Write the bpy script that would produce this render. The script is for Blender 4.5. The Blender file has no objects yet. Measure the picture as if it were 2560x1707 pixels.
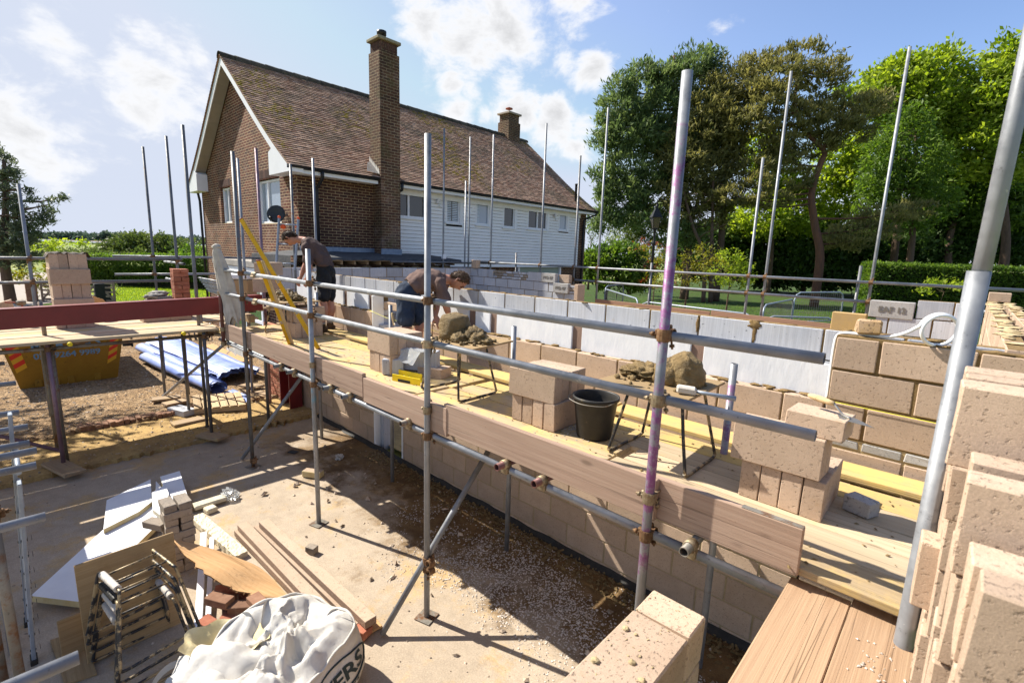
import bpy, math, random
import numpy as np
from mathutils import Vector, Matrix, noise as mnoise
R = random.Random(11)
NR = np.random.default_rng(5)
scene = bpy.context.scene
COL = scene.collection
PI = math.pi
# ---------- survey of the site: camera station and sight lines (used to measure where things stand) ----------
FPX, PCX, PCY, CAMH = 1212.6, 1280., 853.5, 3.0
_p, _r, _y = math.radians(10.227), math.radians(1.934), math.radians(42.974)
FW = Vector((-math.sin(_y)*math.cos(_p), math.cos(_y)*math.cos(_p), -math.sin(_p)))
_rt = Vector((math.cos(_y), math.sin(_y), 0)); _up = _rt.cross(FW)
RT = math.cos(_r)*_rt + math.sin(_r)*_up; UP = -math.sin(_r)*_rt + math.cos(_r)*_up
CAM = Vector((0, 0, CAMH))
def ray(x, y): return FW + RT*((x-PCX)/FPX) - UP*((y-PCY)/FPX)
def on_z(x, y, z): d = ray(x, y); return CAM + d*((z-CAMH)/d.z)
def on_x(x, y, X): d = ray(x, y); return CAM + d*(X/d.x)
def on_y(x, y, Y): d = ray(x, y); return CAM + d*(Y/d.y)
def at_d(x, y, D): return CAM + ray(x, y)*D
def S(sc, x0, y0, *pts): return [(x0+a/sc, y0+b/sc) for a, b in pts]
V = lambda *a: Vector(a)
# ---------- mesh builder ----------
class MB:
    def __init__(s): s.v = []; s.f = []; s.m = []; s.a = []; s.sm = []
    def add(s, vs, fs, mi=0, var=None, smooth=False):
        o = len(s.v); s.v.extend([tuple(q) for q in vs])
        if var is None: var = R.random()
        for f in fs:
            s.f.append(tuple(i+o for i in f)); s.m.append(mi); s.a.append(var); s.sm.append(smooth)
    def obox(s, c, ax, ay, az, ch=0.0, mi=0, var=None, jit=0.0):
        """box at centre c with half-extent vectors, chamfered by ch metres"""
        c = Vector(c); L = [ax.length, ay.length, az.length]; U = [ax.normalized(), ay.normalized(), az.normalized()]
        if ch <= 0:
            P = [c+sx*ax+sy*ay+sz*az for sz in (-1, 1) for sy in (-1, 1) for sx in (-1, 1)]
            s.add(P, [(0,2,3,1),(4,5,7,6),(0,1,5,4),(2,6,7,3),(0,4,6,2),(1,3,7,5)], mi, var); return
        ch = min(ch, min(L)*.45); vs = []; idx = {}
        for sx in (-1, 1):
            for sy in (-1, 1):
                for sz in (-1, 1):
                    sg = (sx, sy, sz)
                    j = Vector((R.uniform(-jit, jit), R.uniform(-jit, jit), R.uniform(-jit, jit))) if jit else Vector((0,0,0))
                    for k in range(3):
                        p = c + j
                        for q in range(3): p = p + U[q]*sg[q]*(L[q] - (0 if q == k else ch))
                        idx[(sg, k)] = len(vs); vs.append(p)
        fs = []
        def g(sg, k): return idx[(sg, k)]
        for k in range(3):
            a, b = [(1,2),(2,0),(0,1)][k]
            for sk in (-1, 1):
                q = []
                for (sa, sb) in ((-1,-1),(1,-1),(1,1),(-1,1)):
                    sg = [0,0,0]; sg[k] = sk; sg[a] = sa; sg[b] = sb; q.append(g(tuple(sg), k))
                fs.append(tuple(q) if sk > 0 else tuple(reversed(q)))
        for k in range(3):
            a, b = [(1,2),(2,0),(0,1)][k]
            for sa in (-1, 1):
                for sb in (-1, 1):
                    s0 = [0,0,0]; s1 = [0,0,0]; s0[k] = -1; s1[k] = 1
                    for t in (s0, s1): t[a] = sa; t[b] = sb
                    q = [g(tuple(s0), a), g(tuple(s1), a), g(tuple(s1), b), g(tuple(s0), b)]
                    fs.append(tuple(q) if sa*sb > 0 else tuple(reversed(q)))
        for sx in (-1, 1):
            for sy in (-1, 1):
                for sz in (-1, 1):
                    q = [g((sx,sy,sz), 0), g((sx,sy,sz), 1), g((sx,sy,sz), 2)]
                    fs.append(tuple(q) if sx*sy*sz > 0 else tuple(reversed(q)))
        s.add(vs, fs, mi, var)
    def box(s, x0, x1, y0, y1, z0, z1, ch=0., mi=0, var=None, rz=0., jit=0.):
        c, sn = math.cos(rz), math.sin(rz)
        s.obox(((x0+x1)/2, (y0+y1)/2, (z0+z1)/2), V(c, sn, 0)*((x1-x0)/2), V(-sn, c, 0)*((y1-y0)/2), V(0, 0, (z1-z0)/2), ch, mi, var, jit)
    def rbox(s, c, sx, sy, sz, rot=(0,0,0), ch=0., mi=0, var=None, jit=0.):
        from mathutils import Euler
        m = Euler(rot).to_matrix()
        s.obox(c, m@V(sx/2,0,0), m@V(0,sy/2,0), m@V(0,0,sz/2), ch, mi, var, jit)
    def beam(s, p, q, w, h, up=(0,0,1), ch=0., mi=0, var=None):
        p = Vector(p); q = Vector(q); d = q-p; u = Vector(up); sd = d.cross(u).normalized(); u2 = sd.cross(d).normalized()
        s.obox((p+q)/2, d/2, -sd*(w/2), u2*(h/2), ch, mi, var)
    def tube(s, pts, r, n=12, mi=0, var=None, caps=True, closed=False):
        pts = [Vector(p) for p in pts]; k = len(pts); rad = r if isinstance(r, (list, tuple)) else [r]*k
        vs = []; fs = []; prev = None
        for i, p in enumerate(pts):
            if closed: t = pts[(i+1) % k]-pts[i-1]
            else: t = pts[min(i+1, k-1)]-pts[max(i-1, 0)]
            t = t.normalized() if t.length > 1e-9 else V(0,0,1)
            if prev is None:
                a = V(0,0,1) if abs(t.z) < .9 else V(1,0,0)
                u = t.cross(a).normalized()
            else:
                u = prev - t*prev.dot(t); u = u.normalized() if u.length > 1e-6 else t.orthogonal().normalized()
            w = t.cross(u); prev = u
            for j in range(n):
                an = 2*PI*j/n; vs.append(p + u*math.cos(an)*rad[i] + w*math.sin(an)*rad[i])
        for i in range(k if closed else k-1):
            a0 = i*n; b0 = ((i+1) % k)*n
            for j in range(n): fs.append((a0+j, a0+(j+1) % n, b0+(j+1) % n, b0+j))
        if var is None: var = R.random()
        s.add(vs, fs, mi, var, True)
        if caps and not closed:
            o = len(s.v)-len(vs)
            for f in (tuple(reversed(range(n))), tuple((k-1)*n+j for j in range(n))):
                s.f.append(tuple(i+o for i in f)); s.m.append(mi); s.a.append(var); s.sm.append(False)
    def pipe(s, p, q, r=.02415, t=.004, n=16, mi=0, var=None):
        """open-ended steel tube"""
        p = Vector(p); q = Vector(q); d = (q-p).normalized(); u = d.orthogonal().normalized(); w = d.cross(u)
        L = (q-p).length; ins = min(.12, L*.4)
        prof = [(p+d*ins, r-t), (p, r-t), (p, r), (q, r), (q, r-t), (q-d*ins, r-t)]
        vs = []; fs = []
        for c, rr in prof:
            for j in range(n): an = 2*PI*j/n; vs.append(c+u*math.cos(an)*rr+w*math.sin(an)*rr)
        for i in range(len(prof)-1):
            for j in range(n): fs.append((i*n+j, (i+1)*n+j, (i+1)*n+(j+1) % n, i*n+(j+1) % n))
        fs.append(tuple(range(n))); fs.append(tuple(5*n+j for j in reversed(range(n))))
        s.add(vs, [tuple(reversed(f)) for f in fs], mi, var, False)
        k = len(fs)
        for i in range(len(s.sm)-k+2*n, len(s.sm)-k+3*n): s.sm[i] = True
    def lathe(s, prof, c=(0,0,0), n=24, mi=0, var=None, smooth=True, axis=None):
        c = Vector(c); vs = []; fs = []; az = Vector(axis).normalized() if axis else V(0,0,1)
        u = az.orthogonal().normalized() if axis else V(1,0,0); w = az.cross(u)
        for r, z in prof:
            for j in range(n): an = 2*PI*j/n; vs.append(c+u*math.cos(an)*r+w*math.sin(an)*r+az*z)
        for i in range(len(prof)-1):
            for j in range(n): fs.append((i*n+j, i*n+(j+1) % n, (i+1)*n+(j+1) % n, (i+1)*n+j))
        s.add(vs, fs, mi, var, smooth)
    def blob(s, c, rad, amp=.2, freq=2., nu=20, nv=12, mi=0, var=None, seed=0., flat=None, smooth=True):
        c = Vector(c); rad = Vector(rad) if not isinstance(rad, (int, float)) else V(rad, rad, rad)
        vs = []; fs = []
        for i in range(nv+1):
            th = PI*i/nv
            for j in range(nu):
                ph = 2*PI*j/nu; d = V(math.sin(th)*math.cos(ph), math.sin(th)*math.sin(ph), math.cos(th))
                k = 1+amp*mnoise.fractal(d*freq+V(seed, seed*1.7, -seed), 1.0, 2.0, 4)
                p = V(d.x*rad.x, d.y*rad.y, d.z*rad.z)*k
                if flat is not None and p.z < -flat: p.z = -flat
                vs.append(c+p)
        for i in range(nv):
            for j in range(nu): fs.append((i*nu+j, (i+1)*nu+j, (i+1)*nu+(j+1) % nu, i*nu+(j+1) % nu))
        s.add(vs, fs, mi, var, smooth)
    def prism(s, pts, ext, mi=0, var=None):
        """polygon pts (3D, ccw seen from +ext) extruded by vector ext"""
        pts = [Vector(p) for p in pts]; e = Vector(ext); n = len(pts)
        fs = [tuple(reversed(range(n))), tuple(range(n, 2*n))]+[(i, (i+1) % n, n+(i+1) % n, n+i) for i in range(n)]
        s.add(pts+[p+e for p in pts], fs, mi, var)
    def grid(s, P, mi=0, var=None, smooth=True, wrap=False):
        """P[i][j] points"""
        a = len(P); b = len(P[0]); fs = []
        for i in range(a-1):
            for j in range(b if wrap else b-1): fs.append((i*b+j, (i+1)*b+j, (i+1)*b+(j+1) % b, i*b+(j+1) % b))
        s.add([q for row in P for q in row], fs, mi, var, smooth)
    def build(s, name, mats, parent=None, frame=None):
        me = bpy.data.meshes.new(name)
        vs = s.v
        M = Matrix.Identity(4)
        if frame is not None:
            M = frame; Mi = M.inverted(); vs = [tuple(Mi @ Vector(q)) for q in vs]
        me.from_pydata(vs, [], s.f)
        if not isinstance(mats, (list, tuple)): mats = [mats]
        for m in mats: me.materials.append(m)
        me.polygons.foreach_set('material_index', s.m)
        me.polygons.foreach_set('use_smooth', s.sm)
        at = me.attributes.new('var', 'FLOAT', 'FACE'); at.data.foreach_set('value', s.a)
        me.update()
        o = bpy.data.objects.new(name, me); COL.objects.link(o)
        o.matrix_world = M
        if parent is not None:
            o.parent = parent; o.matrix_parent_inverse = Matrix.Translation(-parent.location)
        return o
def frm(o, x, z=(0,0,1)):
    """frame with origin o, x along x, z roughly up"""
    x = Vector(x).normalized(); z = Vector(z); y = z.cross(x).normalized(); z = x.cross(y)
    m = Matrix((x, y, z)).transposed().to_4x4(); m.translation = Vector(o); return m
def tag(o, label, cat, group=None):
    o['label'] = label; o['category'] = cat
    if group: o['group'] = group
    return o
def thing(name, label, cat, loc, group=None):
    o = bpy.data.objects.new(name, None); o.empty_display_size = .1; COL.objects.link(o); o.location = Vector(loc)
    return tag(o, label, cat, group)
def struct(name, mb, m, kind='structure'):
    o = mb.build(name, m); o['kind'] = kind; return o
def dup(root, delta=(0,0,0), rz=0., label=None, group=None):
    """copy of a thing (mesh or Empty with parts), moved by delta"""
    r = root.copy(); COL.objects.link(r)
    r.location = root.location+Vector(delta); r.rotation_euler.z = root.rotation_euler.z+rz
    if label: r['label'] = label
    if group: r['group'] = group
    for ch in list(root.children):
        c = ch.copy(); COL.objects.link(c); c.parent = r; c.matrix_parent_inverse = ch.matrix_parent_inverse
        for g in list(ch.children):
            d = g.copy(); COL.objects.link(d); d.parent = c; d.matrix_parent_inverse = g.matrix_parent_inverse
    return r
def solidify(pts_top, th): pass
# ---------- materials ----------
class NT:
    def __init__(s, name):
        s.mat = bpy.data.materials.new(name); s.mat.use_nodes = True; s.t = s.mat.node_tree
        s.b = s.t.nodes['Principled BSDF']; s.out = s.t.nodes['Material Output']
    def n(s, t, **k):
        x = s.t.nodes.new(t)
        for a, v in k.items(): setattr(x, a, v)
        return x
    def l(s, a, b): s.t.links.new(a, b)
    def coord(s, kind='Object', stretch=(1,1,1)):
        if kind == 'World':
            m = s.n('ShaderNodeMapping'); m.inputs['Scale'].default_value = stretch; s.l(s.n('ShaderNodeNewGeometry').outputs['Position'], m.inputs['Vector']); return m.outputs['Vector']
        c = s.n('ShaderNodeTexCoord'); m = s.n('ShaderNodeMapping'); m.inputs['Scale'].default_value = stretch
        s.l(c.outputs[kind], m.inputs['Vector']); return m.outputs['Vector']
    def noise(s, vec, sc, det=6, rough=.6, dist=0.):
        x = s.n('ShaderNodeTexNoise'); x.inputs['Scale'].default_value = sc; x.inputs['Detail'].default_value = det
        x.inputs['Roughness'].default_value = rough; x.inputs['Distortion'].default_value = dist; s.l(vec, x.inputs['Vector']); return x.outputs['Fac']
    def vor(s, vec, sc, feat='F1', out='Distance'):
        x = s.n('ShaderNodeTexVoronoi'); x.feature = feat; x.inputs['Scale'].default_value = sc; s.l(vec, x.inputs['Vector']); return x.outputs[out]
    def ramp(s, fac, lo, hi, a=0., b=1.):
        x = s.n('ShaderNodeMapRange'); x.interpolation_type = 'SMOOTHSTEP'
        for i, q in zip(('From Min','From Max','To Min','To Max'), (lo, hi, a, b)): x.inputs[i].default_value = q
        s.l(fac, x.inputs['Value']); return x.outputs['Result']
    def mix(s, fac, a, b, typ='MIX'):
        x = s.n('ShaderNodeMix', data_type='RGBA', blend_type=typ); x.clamp_factor = True
        for q, i in ((fac, 0), (a, 6), (b, 7)):
            if isinstance(q, (int, float)): x.inputs[i].default_value = q
            elif isinstance(q, (tuple, list)): x.inputs[i].default_value = (*q[:3], 1)
            else: s.l(q, x.inputs[i])
        return x.outputs[2]
    def math(s, op, a, b=0.):
        x = s.n('ShaderNodeMath', operation=op)
        for i, q in enumerate((a, b)):
            if isinstance(q, (int, float)): x.inputs[i].default_value = q
            else: s.l(q, x.inputs[i])
        return x.outputs[0]
    def attr(s, name='var'):
        x = s.n('ShaderNodeAttribute'); x.attribute_name = name; return x.outputs['Fac']
    def rnd(s): return s.n('ShaderNodeObjectInfo').outputs['Random']
    def hsv(s, col, val, sat=1., hue=.5):
        x = s.n('ShaderNodeHueSaturation')
        for i, q in (('Hue', hue), ('Saturation', sat), ('Value', val)):
            if isinstance(q, (int, float)): x.inputs[i].default_value = q
            else: s.l(q, x.inputs[i])
        s.l(col, x.inputs['Color']); return x.outputs['Color']
    def bump(s, h, st, dist=.01, prev=None):
        x = s.n('ShaderNodeBump'); x.inputs['Strength'].default_value = st; x.inputs['Distance'].default_value = dist
        s.l(h, x.inputs['Height'])
        if prev is not None: s.l(prev, x.inputs['Normal'])
        return x.outputs['Normal']
    def fin(s, col=None, rough=None, normal=None, metal=None, **kw):
        for q, i in ((col, 'Base Color'), (rough, 'Roughness'), (metal, 'Metallic')):
            if q is None: continue
            if isinstance(q, (int, float)): s.b.inputs[i].default_value = q
            elif isinstance(q, (tuple, list)): s.b.inputs[i].default_value = (*q[:3], 1)
            else: s.l(q, s.b.inputs[i])
        if normal is not None: s.l(normal, s.b.inputs['Normal'])
        for k, v in kw.items(): s.b.inputs[k].default_value = v
        return s.mat
def gen(name, c1, c2, sc=8., rough=.8, metal=0., bump=.3, bsc=60., stretch=(1,1,1), bd=.004, vary=.15, orand=.1, spot=None, coords='Object', spec=.3, fine=.0):
    t = NT(name); v = t.coord(coords, stretch)
    f = t.ramp(t.noise(v, sc, 8, .65), .3, .7)
    c = t.mix(f, c1, c2)
    if spot:
        col, ssc, lo, hi = spot; c = t.mix(t.ramp(t.noise(v, ssc, 5, .7), lo, hi), c, col)
    if fine: c = t.hsv(c, t.ramp(t.noise(v, bsc*2, 3, .7), .25, .75, 1-fine, 1+fine))
    val = t.math('ADD', t.math('MULTIPLY', t.attr(), vary*2), t.math('ADD', t.math('MULTIPLY', t.rnd(), orand*2), 1-vary-orand))
    c = t.hsv(c, val)
    nm = t.bump(t.noise(v, bsc, 5, .7), bump, bd) if bump else None
    return t.fin(c, rough, nm, metal, **{'Specular IOR Level': spec})
def flat(name, c, rough=.5, metal=0., spec=.4): return NT(name).fin(c, rough, None, metal, **{'Specular IOR Level': spec})
MT = {}
def block_mat(name, c1, c2, stain, st_lo=.62, pit=.7):
    t = NT(name); v = t.coord('World')
    c = t.mix(t.ramp(t.noise(v, 5, 8, .7), .3, .7), c1, c2)
    c = t.mix(t.ramp(t.noise(v, 2.3, 6, .7), st_lo, st_lo+.16), c, stain)
    grain = t.noise(v, 260, 3, .8); pits = t.ramp(t.noise(v, 62, 4, .62), .30, .44)
    c = t.mix(pits, tuple(q*.62 for q in c1), c)
    c = t.hsv(c, t.ramp(grain, .3, .7, .84, 1.14))
    c = t.hsv(c, t.math('ADD', t.math('MULTIPLY', t.attr(), .26), t.math('ADD', t.math('MULTIPLY', t.rnd(), .08), .83)))
    h = t.math('ADD', t.math('MULTIPLY', pits, 1.0), t.math('MULTIPLY', grain, .35))
    return t.fin(c, .93, t.bump(h, pit, .004), 0, **{'Specular IOR Level': .2})
MT['tan'] = block_mat('tan_concrete_block', (.49,.365,.27), (.43,.315,.228), (.38,.255,.145))
def air_mat(name, c1, c2):
    t = NT(name); v = t.coord()
    c = t.mix(t.ramp(t.noise(v, 4, 6, .6), .3, .7), c1, c2)
    st = t.noise(t.coord('Object', (60, 60, 1.5)), 1.5, 3, .6)
    c = t.hsv(c, t.ramp(st, .35, .65, .9, 1.06))
    c = t.mix(t.ramp(t.noise(v, 30, 2, .5), .68, .72), c, tuple(q*.45 for q in c1))
    c = t.mix(t.ramp(t.noise(v, 3, 6, .7), .66, .78), c, (.42,.30,.14))
    c = t.hsv(c, t.math('ADD', t.math('MULTIPLY', t.attr(), .35), .78))
    return t.fin(c, .9, t.bump(t.math('ADD', t.noise(v, 150, 3, .7), t.math('MULTIPLY', st, .6)), .3, .003), 0, **{'Specular IOR Level': .2})
MT['air'] = air_mat('blue_grey_aerated_block', (.43,.45,.50), (.50,.51,.545))
MT['dense'] = block_mat('grey_dense_block', (.36,.35,.34), (.45,.43,.41), (.30,.24,.16), .66)
MT['greybrick'] = block_mat('grey_brown_brick', (.36,.30,.24), (.28,.24,.20), (.40,.27,.13), .6)
MT['mortar'] = gen('damp_mortar', (.17,.105,.042), (.27,.18,.075), 25, .95, 0, .8, 120, bd=.008, vary=.1)
MT['mortar_dry'] = gen('pale_mortar', (.48,.38,.22), (.38,.29,.16), 25, .95, 0, .5, 120, vary=.1)
MT['muck'] = gen('wet_mortar_heap', (.165,.108,.042), (.26,.18,.08), 12, .6, 0, 1., 38, bd=.03, vary=.1)
MT['eps'] = gen('white_insulation_board', (.80,.81,.83), (.70,.72,.76), 10, .8, 0, .45, 30, bd=.005, vary=.06, orand=.03, stretch=(1,1,.3), spec=.2)
MT['foil'] = gen('white_foil_facing', (.78,.79,.82), (.70,.71,.76), 3, .55, 0, .4, 30, bd=.004, vary=.04, orand=.03)
MT['foam'] = gen('yellow_rigid_foam', (.55,.42,.20), (.62,.52,.30), 12, .9, 0, .4, 80, vary=.1)
MT['foam_crumb'] = gen('crumbly_foam', (.66,.60,.46), (.52,.46,.33), 18, .95, 0, 1., 40, bd=.012, vary=.1)
MT['gap'] = gen('brown_gap_board', (.16,.10,.075), (.24,.16,.12), 14, .7, 0, .3, 60, stretch=(1,1,.2))
def steel(name, base, rust=.0, paint=None, band=None, rough=.5):
    t = NT(name); v = t.coord()
    c = t.mix(t.ramp(t.noise(v, 9, 7, .7), .3, .7), base, tuple(min(1, q*1.25) for q in base))
    c = t.mix(t.ramp(t.noise(v, 26, 5, .75), .60, .70), c, tuple(q*.62 for q in base))
    c = t.mix(t.ramp(t.noise(v, 40, 4, .75), .70, .76), c, (.42,.42,.40))
    c = t.mix(t.ramp(t.noise(v, 11, 7, .8), .63, .68), c, (.42,.41,.385)); c = t.hsv(c, t.ramp(t.noise(v, 3.2, 5, .6), .3, .7, .78, 1.18))
    if rust: c = t.mix(t.ramp(t.noise(v, 7, 7, .75), .62-rust*.3, .80-rust*.3), c, (.17,.08,.035))
    if paint:
        m = t.ramp(t.noise(v, 9, 7, .8), .44, .60)
        if band:
            s = t.n('ShaderNodeSeparateXYZ'); t.l(t.n('ShaderNodeTexCoord').outputs['Object'], s.inputs[0])
            z = s.outputs['Z']; m = t.math('MULTIPLY', m, t.math('MULTIPLY', t.ramp(z, band[0], band[0]+.08), t.ramp(z, band[1]-.02, band[1], 1, 0)))
        c = t.mix(m, c, paint)
    rg = t.ramp(t.noise(v, 18, 6, .7), .3, .7, rough-.1, rough+.16)
    return t.fin(c, rg, t.bump(t.noise(v, 60, 4, .7), .15, .002), .38)
MT['steel'] = steel('galvanised_steel', (.21,.218,.235))
MT['steel_dark'] = steel('dull_dark_steel', (.13,.133,.14), .25, rough=.5)
MT['steel_old'] = steel('old_stained_steel', (.19,.175,.15), .5, rough=.55)
MT['steel_purple'] = steel('steel_with_purple_paint', (.20,.208,.225), .1, (.20,.065,.18), (1.2, 3.6))
MT['steel_purple_low'] = steel('steel_with_purple_streaks', (.24,.245,.26), .2, (.22,.11,.21), (1.5, 2.2))
MT['steel_blue'] = steel('steel_with_blue_paint', (.24,.25,.27), .1, (.10,.30,.44), (1.35, 1.75))
MT['tube_red'] = steel('red_brown_painted_tube', (.16,.07,.065), .4, rough=.6)
MT['tube_purple'] = steel('purple_grey_tube', (.20,.13,.17), .3, rough=.55)
MT['rust'] = gen('rusty_fitting', (.13,.062,.03), (.24,.15,.08), 40, .75, .45, .6, 120, vary=.2)
MT['fit'] = gen('zinc_fitting', (.36,.30,.20), (.22,.15,.09), 35, .55, .6, .4, 120, vary=.2)
MT['alu'] = gen('ladder_aluminium', (.30,.34,.40), (.24,.275,.33), 12, .4, .2, .1, 60, vary=.05)
def wood(name, c1, c2, sand=None, slo=.5, shi=.62, crack=.5, along=1.0, rough=.85):
    t = NT(name); cs = t.n('ShaderNodeTexCoord'); off = t.n('ShaderNodeVectorMath', operation='ADD'); 
    t.l(cs.outputs['Object'], off.inputs[0])
    cx = t.n('ShaderNodeCombineXYZ'); rr = t.math('MULTIPLY', t.rnd(), 37.)
    t.l(rr, cx.inputs[0]); t.l(rr, cx.inputs[1]); t.l(cx.outputs[0], off.inputs[1]); v0 = off.outputs[0]
    m = t.n('ShaderNodeMapping'); m.inputs['Scale'].default_value = (.55*along, 20, 20); t.l(v0, m.inputs['Vector']); v = m.outputs['Vector']
    g = t.noise(v, 1.6, 8, .65, .6)
    c = t.mix(t.ramp(g, .22, .78), c1, c2)
    fine = t.n('ShaderNodeMapping'); fine.inputs['Scale'].default_value = (.8, 110, 110); t.l(v0, fine.inputs['Vector'])
    g2 = t.noise(fine.outputs['Vector'], 2.0, 4, .6)
    c = t.hsv(c, t.ramp(g2, .3, .7, .9, 1.08))
    km = t.n('ShaderNodeMapping'); km.inputs['Scale'].default_value = (2.2, 6., 6.); t.l(v0, km.inputs['Vector'])
    k = t.ramp(t.vor(km.outputs['Vector'], 1.0), .04, .13, .45, 1.)
    c = t.mix(k, tuple(q*.35 for q in c1), c)
    ck = t.n('ShaderNodeMapping'); ck.inputs['Scale'].default_value = (.16, 16, 16); t.l(v0, ck.inputs['Vector'])
    cr = t.ramp(t.math('ABSOLUTE', t.math('SUBTRACT', t.noise(ck.outputs['Vector'], 1.0, 3, .5, .4), .5)), .0, .010)
    c = t.mix(t.math('MULTIPLY', t.math('SUBTRACT', 1, cr), crack), c, tuple(q*.3 for q in c1))
    if sand:
        c = t.mix(t.ramp(t.noise(v0, 3.2, 8, .72), slo, shi), c, sand)
        c = t.mix(t.ramp(t.noise(v0, 16, 6, .75), .66, .74), c, tuple(q*.45 for q in sand))
    c = t.hsv(c, t.math('ADD', t.math('MULTIPLY', t.rnd(), .3), .85))
    h = t.math('ADD', g2, t.math('MULTIPLY', cr, .8))
    return t.fin(c, rough, t.bump(h, .45, .004), 0, **{'Specular IOR Level': .25})
MT['toe'] = wood('weathered_toe_board', (.28,.185,.135), (.37,.265,.20), (.34,.23,.13), .66, .8)
MT['deck'] = wood('sandy_deck_board', (.37,.27,.16), (.47,.36,.22), (.54,.38,.155), .44, .62)
MT['deck_sand'] = wood('sand_covered_deck_board', (.42,.305,.15), (.50,.375,.18), (.56,.395,.14), .38, .6)
MT['deck_pale'] = wood('pale_dusty_deck_board', (.43,.33,.215), (.52,.415,.28), (.52,.38,.18), .55, .72)
MT['plank'] = wood('thick_pine_plank', (.30,.19,.115), (.40,.27,.17), (.38,.25,.13), .60, .78, crack=.6)
MT['pallet'] = wood('pallet_wood', (.42,.30,.17), (.52,.39,.25))
MT['sole'] = wood('sole_board_wood', (.33,.23,.14), (.43,.32,.21), (.45,.32,.16), .5, .66)
MT['ply'] = wood('stained_plywood', (.30,.20,.10), (.38,.27,.145), (.24,.155,.07), .5, .7, crack=.2)
MT['ply_new'] = wood('orange_plywood', (.44,.25,.11), (.53,.33,.165), crack=.45)
MT['timber_red'] = wood('reddish_toe_timber', (.34,.19,.125), (.42,.255,.18))
MT['handle'] = wood('tool_handle_wood', (.50,.36,.18), (.58,.43,.25))
MT['yellow'] = gen('yellow_level_paint', (.72,.42,.01), (.66,.36,.01), 9, .4, 0, .05, 60, spot=((.35,.25,.12), 9, .64, .74), vary=.04, orand=.02)
MT['yellow2'] = gen('bright_yellow_plastic', (.80,.62,.02), (.74,.55,.02), 9, .4, 0, .05, 60, vary=.04)
MT['beam'] = gen('red_oxide_steel', (.19,.018,.020), (.145,.014,.016), 3, .42, 0, .08, 30, stretch=(1,1,1), spot=((.24,.09,.08), 22, .72, .78), vary=.03, orand=.0, spec=.45)
MT['uwhite'] = gen('white_upvc', (.78,.79,.82), (.73,.74,.77), 3, .45, 0, .04, 30, vary=.03, orand=.02)
MT['soffit'] = gen('cream_soffit', (.62,.56,.47), (.56,.50,.42), 3, .6, 0, .1, 30, vary=.06)
MT['black'] = gen('black_gutter_plastic', (.012,.013,.018), (.022,.023,.028), 6, .42, 0, .05, 40, vary=.05)
MT['blackrub'] = gen('black_rubber', (.02,.02,.02), (.04,.037,.033), 20, .7, 0, .2, 80, vary=.05)
MT['bucket'] = gen('dirty_black_bucket', (.022,.021,.02), (.035,.032,.028), 14, .5, 0, .1, 60, spot=((.24,.18,.10), 7, .6, .74), vary=.03)
MT['stand'] = gen('black_stand_with_mortar', (.025,.027,.033), (.05,.05,.052), 20, .45, .3, .2, 80, spot=((.34,.26,.15), 11, .46, .56), vary=.05)
MT['tape'] = gen('grey_tape_wrap', (.46,.42,.37), (.56,.52,.47), 10, .7, 0, .8, 30, stretch=(1,1,1), vary=.05)
MT['lead'] = gen('blue_grey_lead', (.15,.20,.29), (.23,.28,.36), 9, .5, .35, .2, 20, vary=.08)
MT['leadpale'] = gen('pale_lead_flashing', (.50,.47,.43), (.60,.57,.52), 9, .6, .1, .2, 20, vary=.1)
MT['felt'] = gen('black_roofing_felt', (.035,.038,.045), (.085,.085,.088), 10, .85, 0, .5, 80, spot=((.35,.33,.29), 2.5, .62, .75), vary=.05)
MT['roof_void'] = gen('dark_void_shade', (.07,.035,.022), (.12,.065,.04), 10, .8, 0, .3, 60, vary=.2)
MT['wool'] = gen('brown_mineral_wool', (.22,.15,.08), (.33,.25,.14), 18, .95, 0, 1., 40, bd=.02, vary=.2)
MT['blue'] = None
t = NT('blue_corrugated_plastic'); v = t.coord(); c = t.mix(t.ramp(t.noise(v, 2.5, 6, .6), .3, .7), (.12,.19,.50), (.26,.33,.60)); st = t.noise(t.coord('Object', (.6, 30, 30)), 2, 3, .6)
c = t.mix(t.ramp(st, .55, .72), c, (.46,.50,.62)); MT['blue'] = t.fin(c, .45, t.bump(t.noise(v, 20, 3, .5), .1), 0)
MT['skip'] = gen('worn_yellow_skip_paint', (.30,.155,.012), (.25,.125,.010), 4, .55, .0, .15, 30, spot=((.05,.025,.012), 3.2, .60, .70), vary=.03, orand=.0)
MT['redp'] = flat('red_reflector', (.62,.03,.015), .4)
MT['yelp'] = flat('yellow_reflector', (.62,.33,.02), .4)
MT['bluep'] = gen('faded_blue_lettering', (.14,.30,.46), (.20,.34,.46), 6, .6, spot=((.30,.17,.02), 8, .55, .66))
MT['lintel'] = block_mat('pinkish_concrete_lintel', (.49,.37,.275), (.44,.325,.235), (.38,.27,.16), .68, .5)
MT['lintel_edge'] = gen('rough_brown_lintel_side', (.24,.155,.11), (.38,.27,.2), 90, .95, 0, 1., 160, bd=.006)
MT['redbrick'] = gen('red_clay_brick', (.26,.085,.05), (.34,.14,.085), 12, .9, 0, .5, 90, vary=.25, spot=((.30,.22,.15), 9, .58, .72))
MT['oldbrick'] = gen('dusty_brown_brick', (.20,.10,.06), (.28,.16,.10), 12, .9, 0, .5, 90, vary=.25, spot=((.34,.26,.18), 9, .58, .72))
MT['bag'] = None
t = NT('woven_white_sack'); v = t.coord()
wv = t.n('ShaderNodeTexWave'); wv.inputs['Scale'].default_value = 160; t.l(v, wv.inputs['Vector'])
c = t.mix(t.ramp(t.noise(v, 3, 6, .7), .35, .7), (.60,.575,.53), (.50,.465,.41)); c = t.mix(t.ramp(t.noise(v, 4.5, 6, .7), .64, .78), c, (.52,.42,.26))
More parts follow.
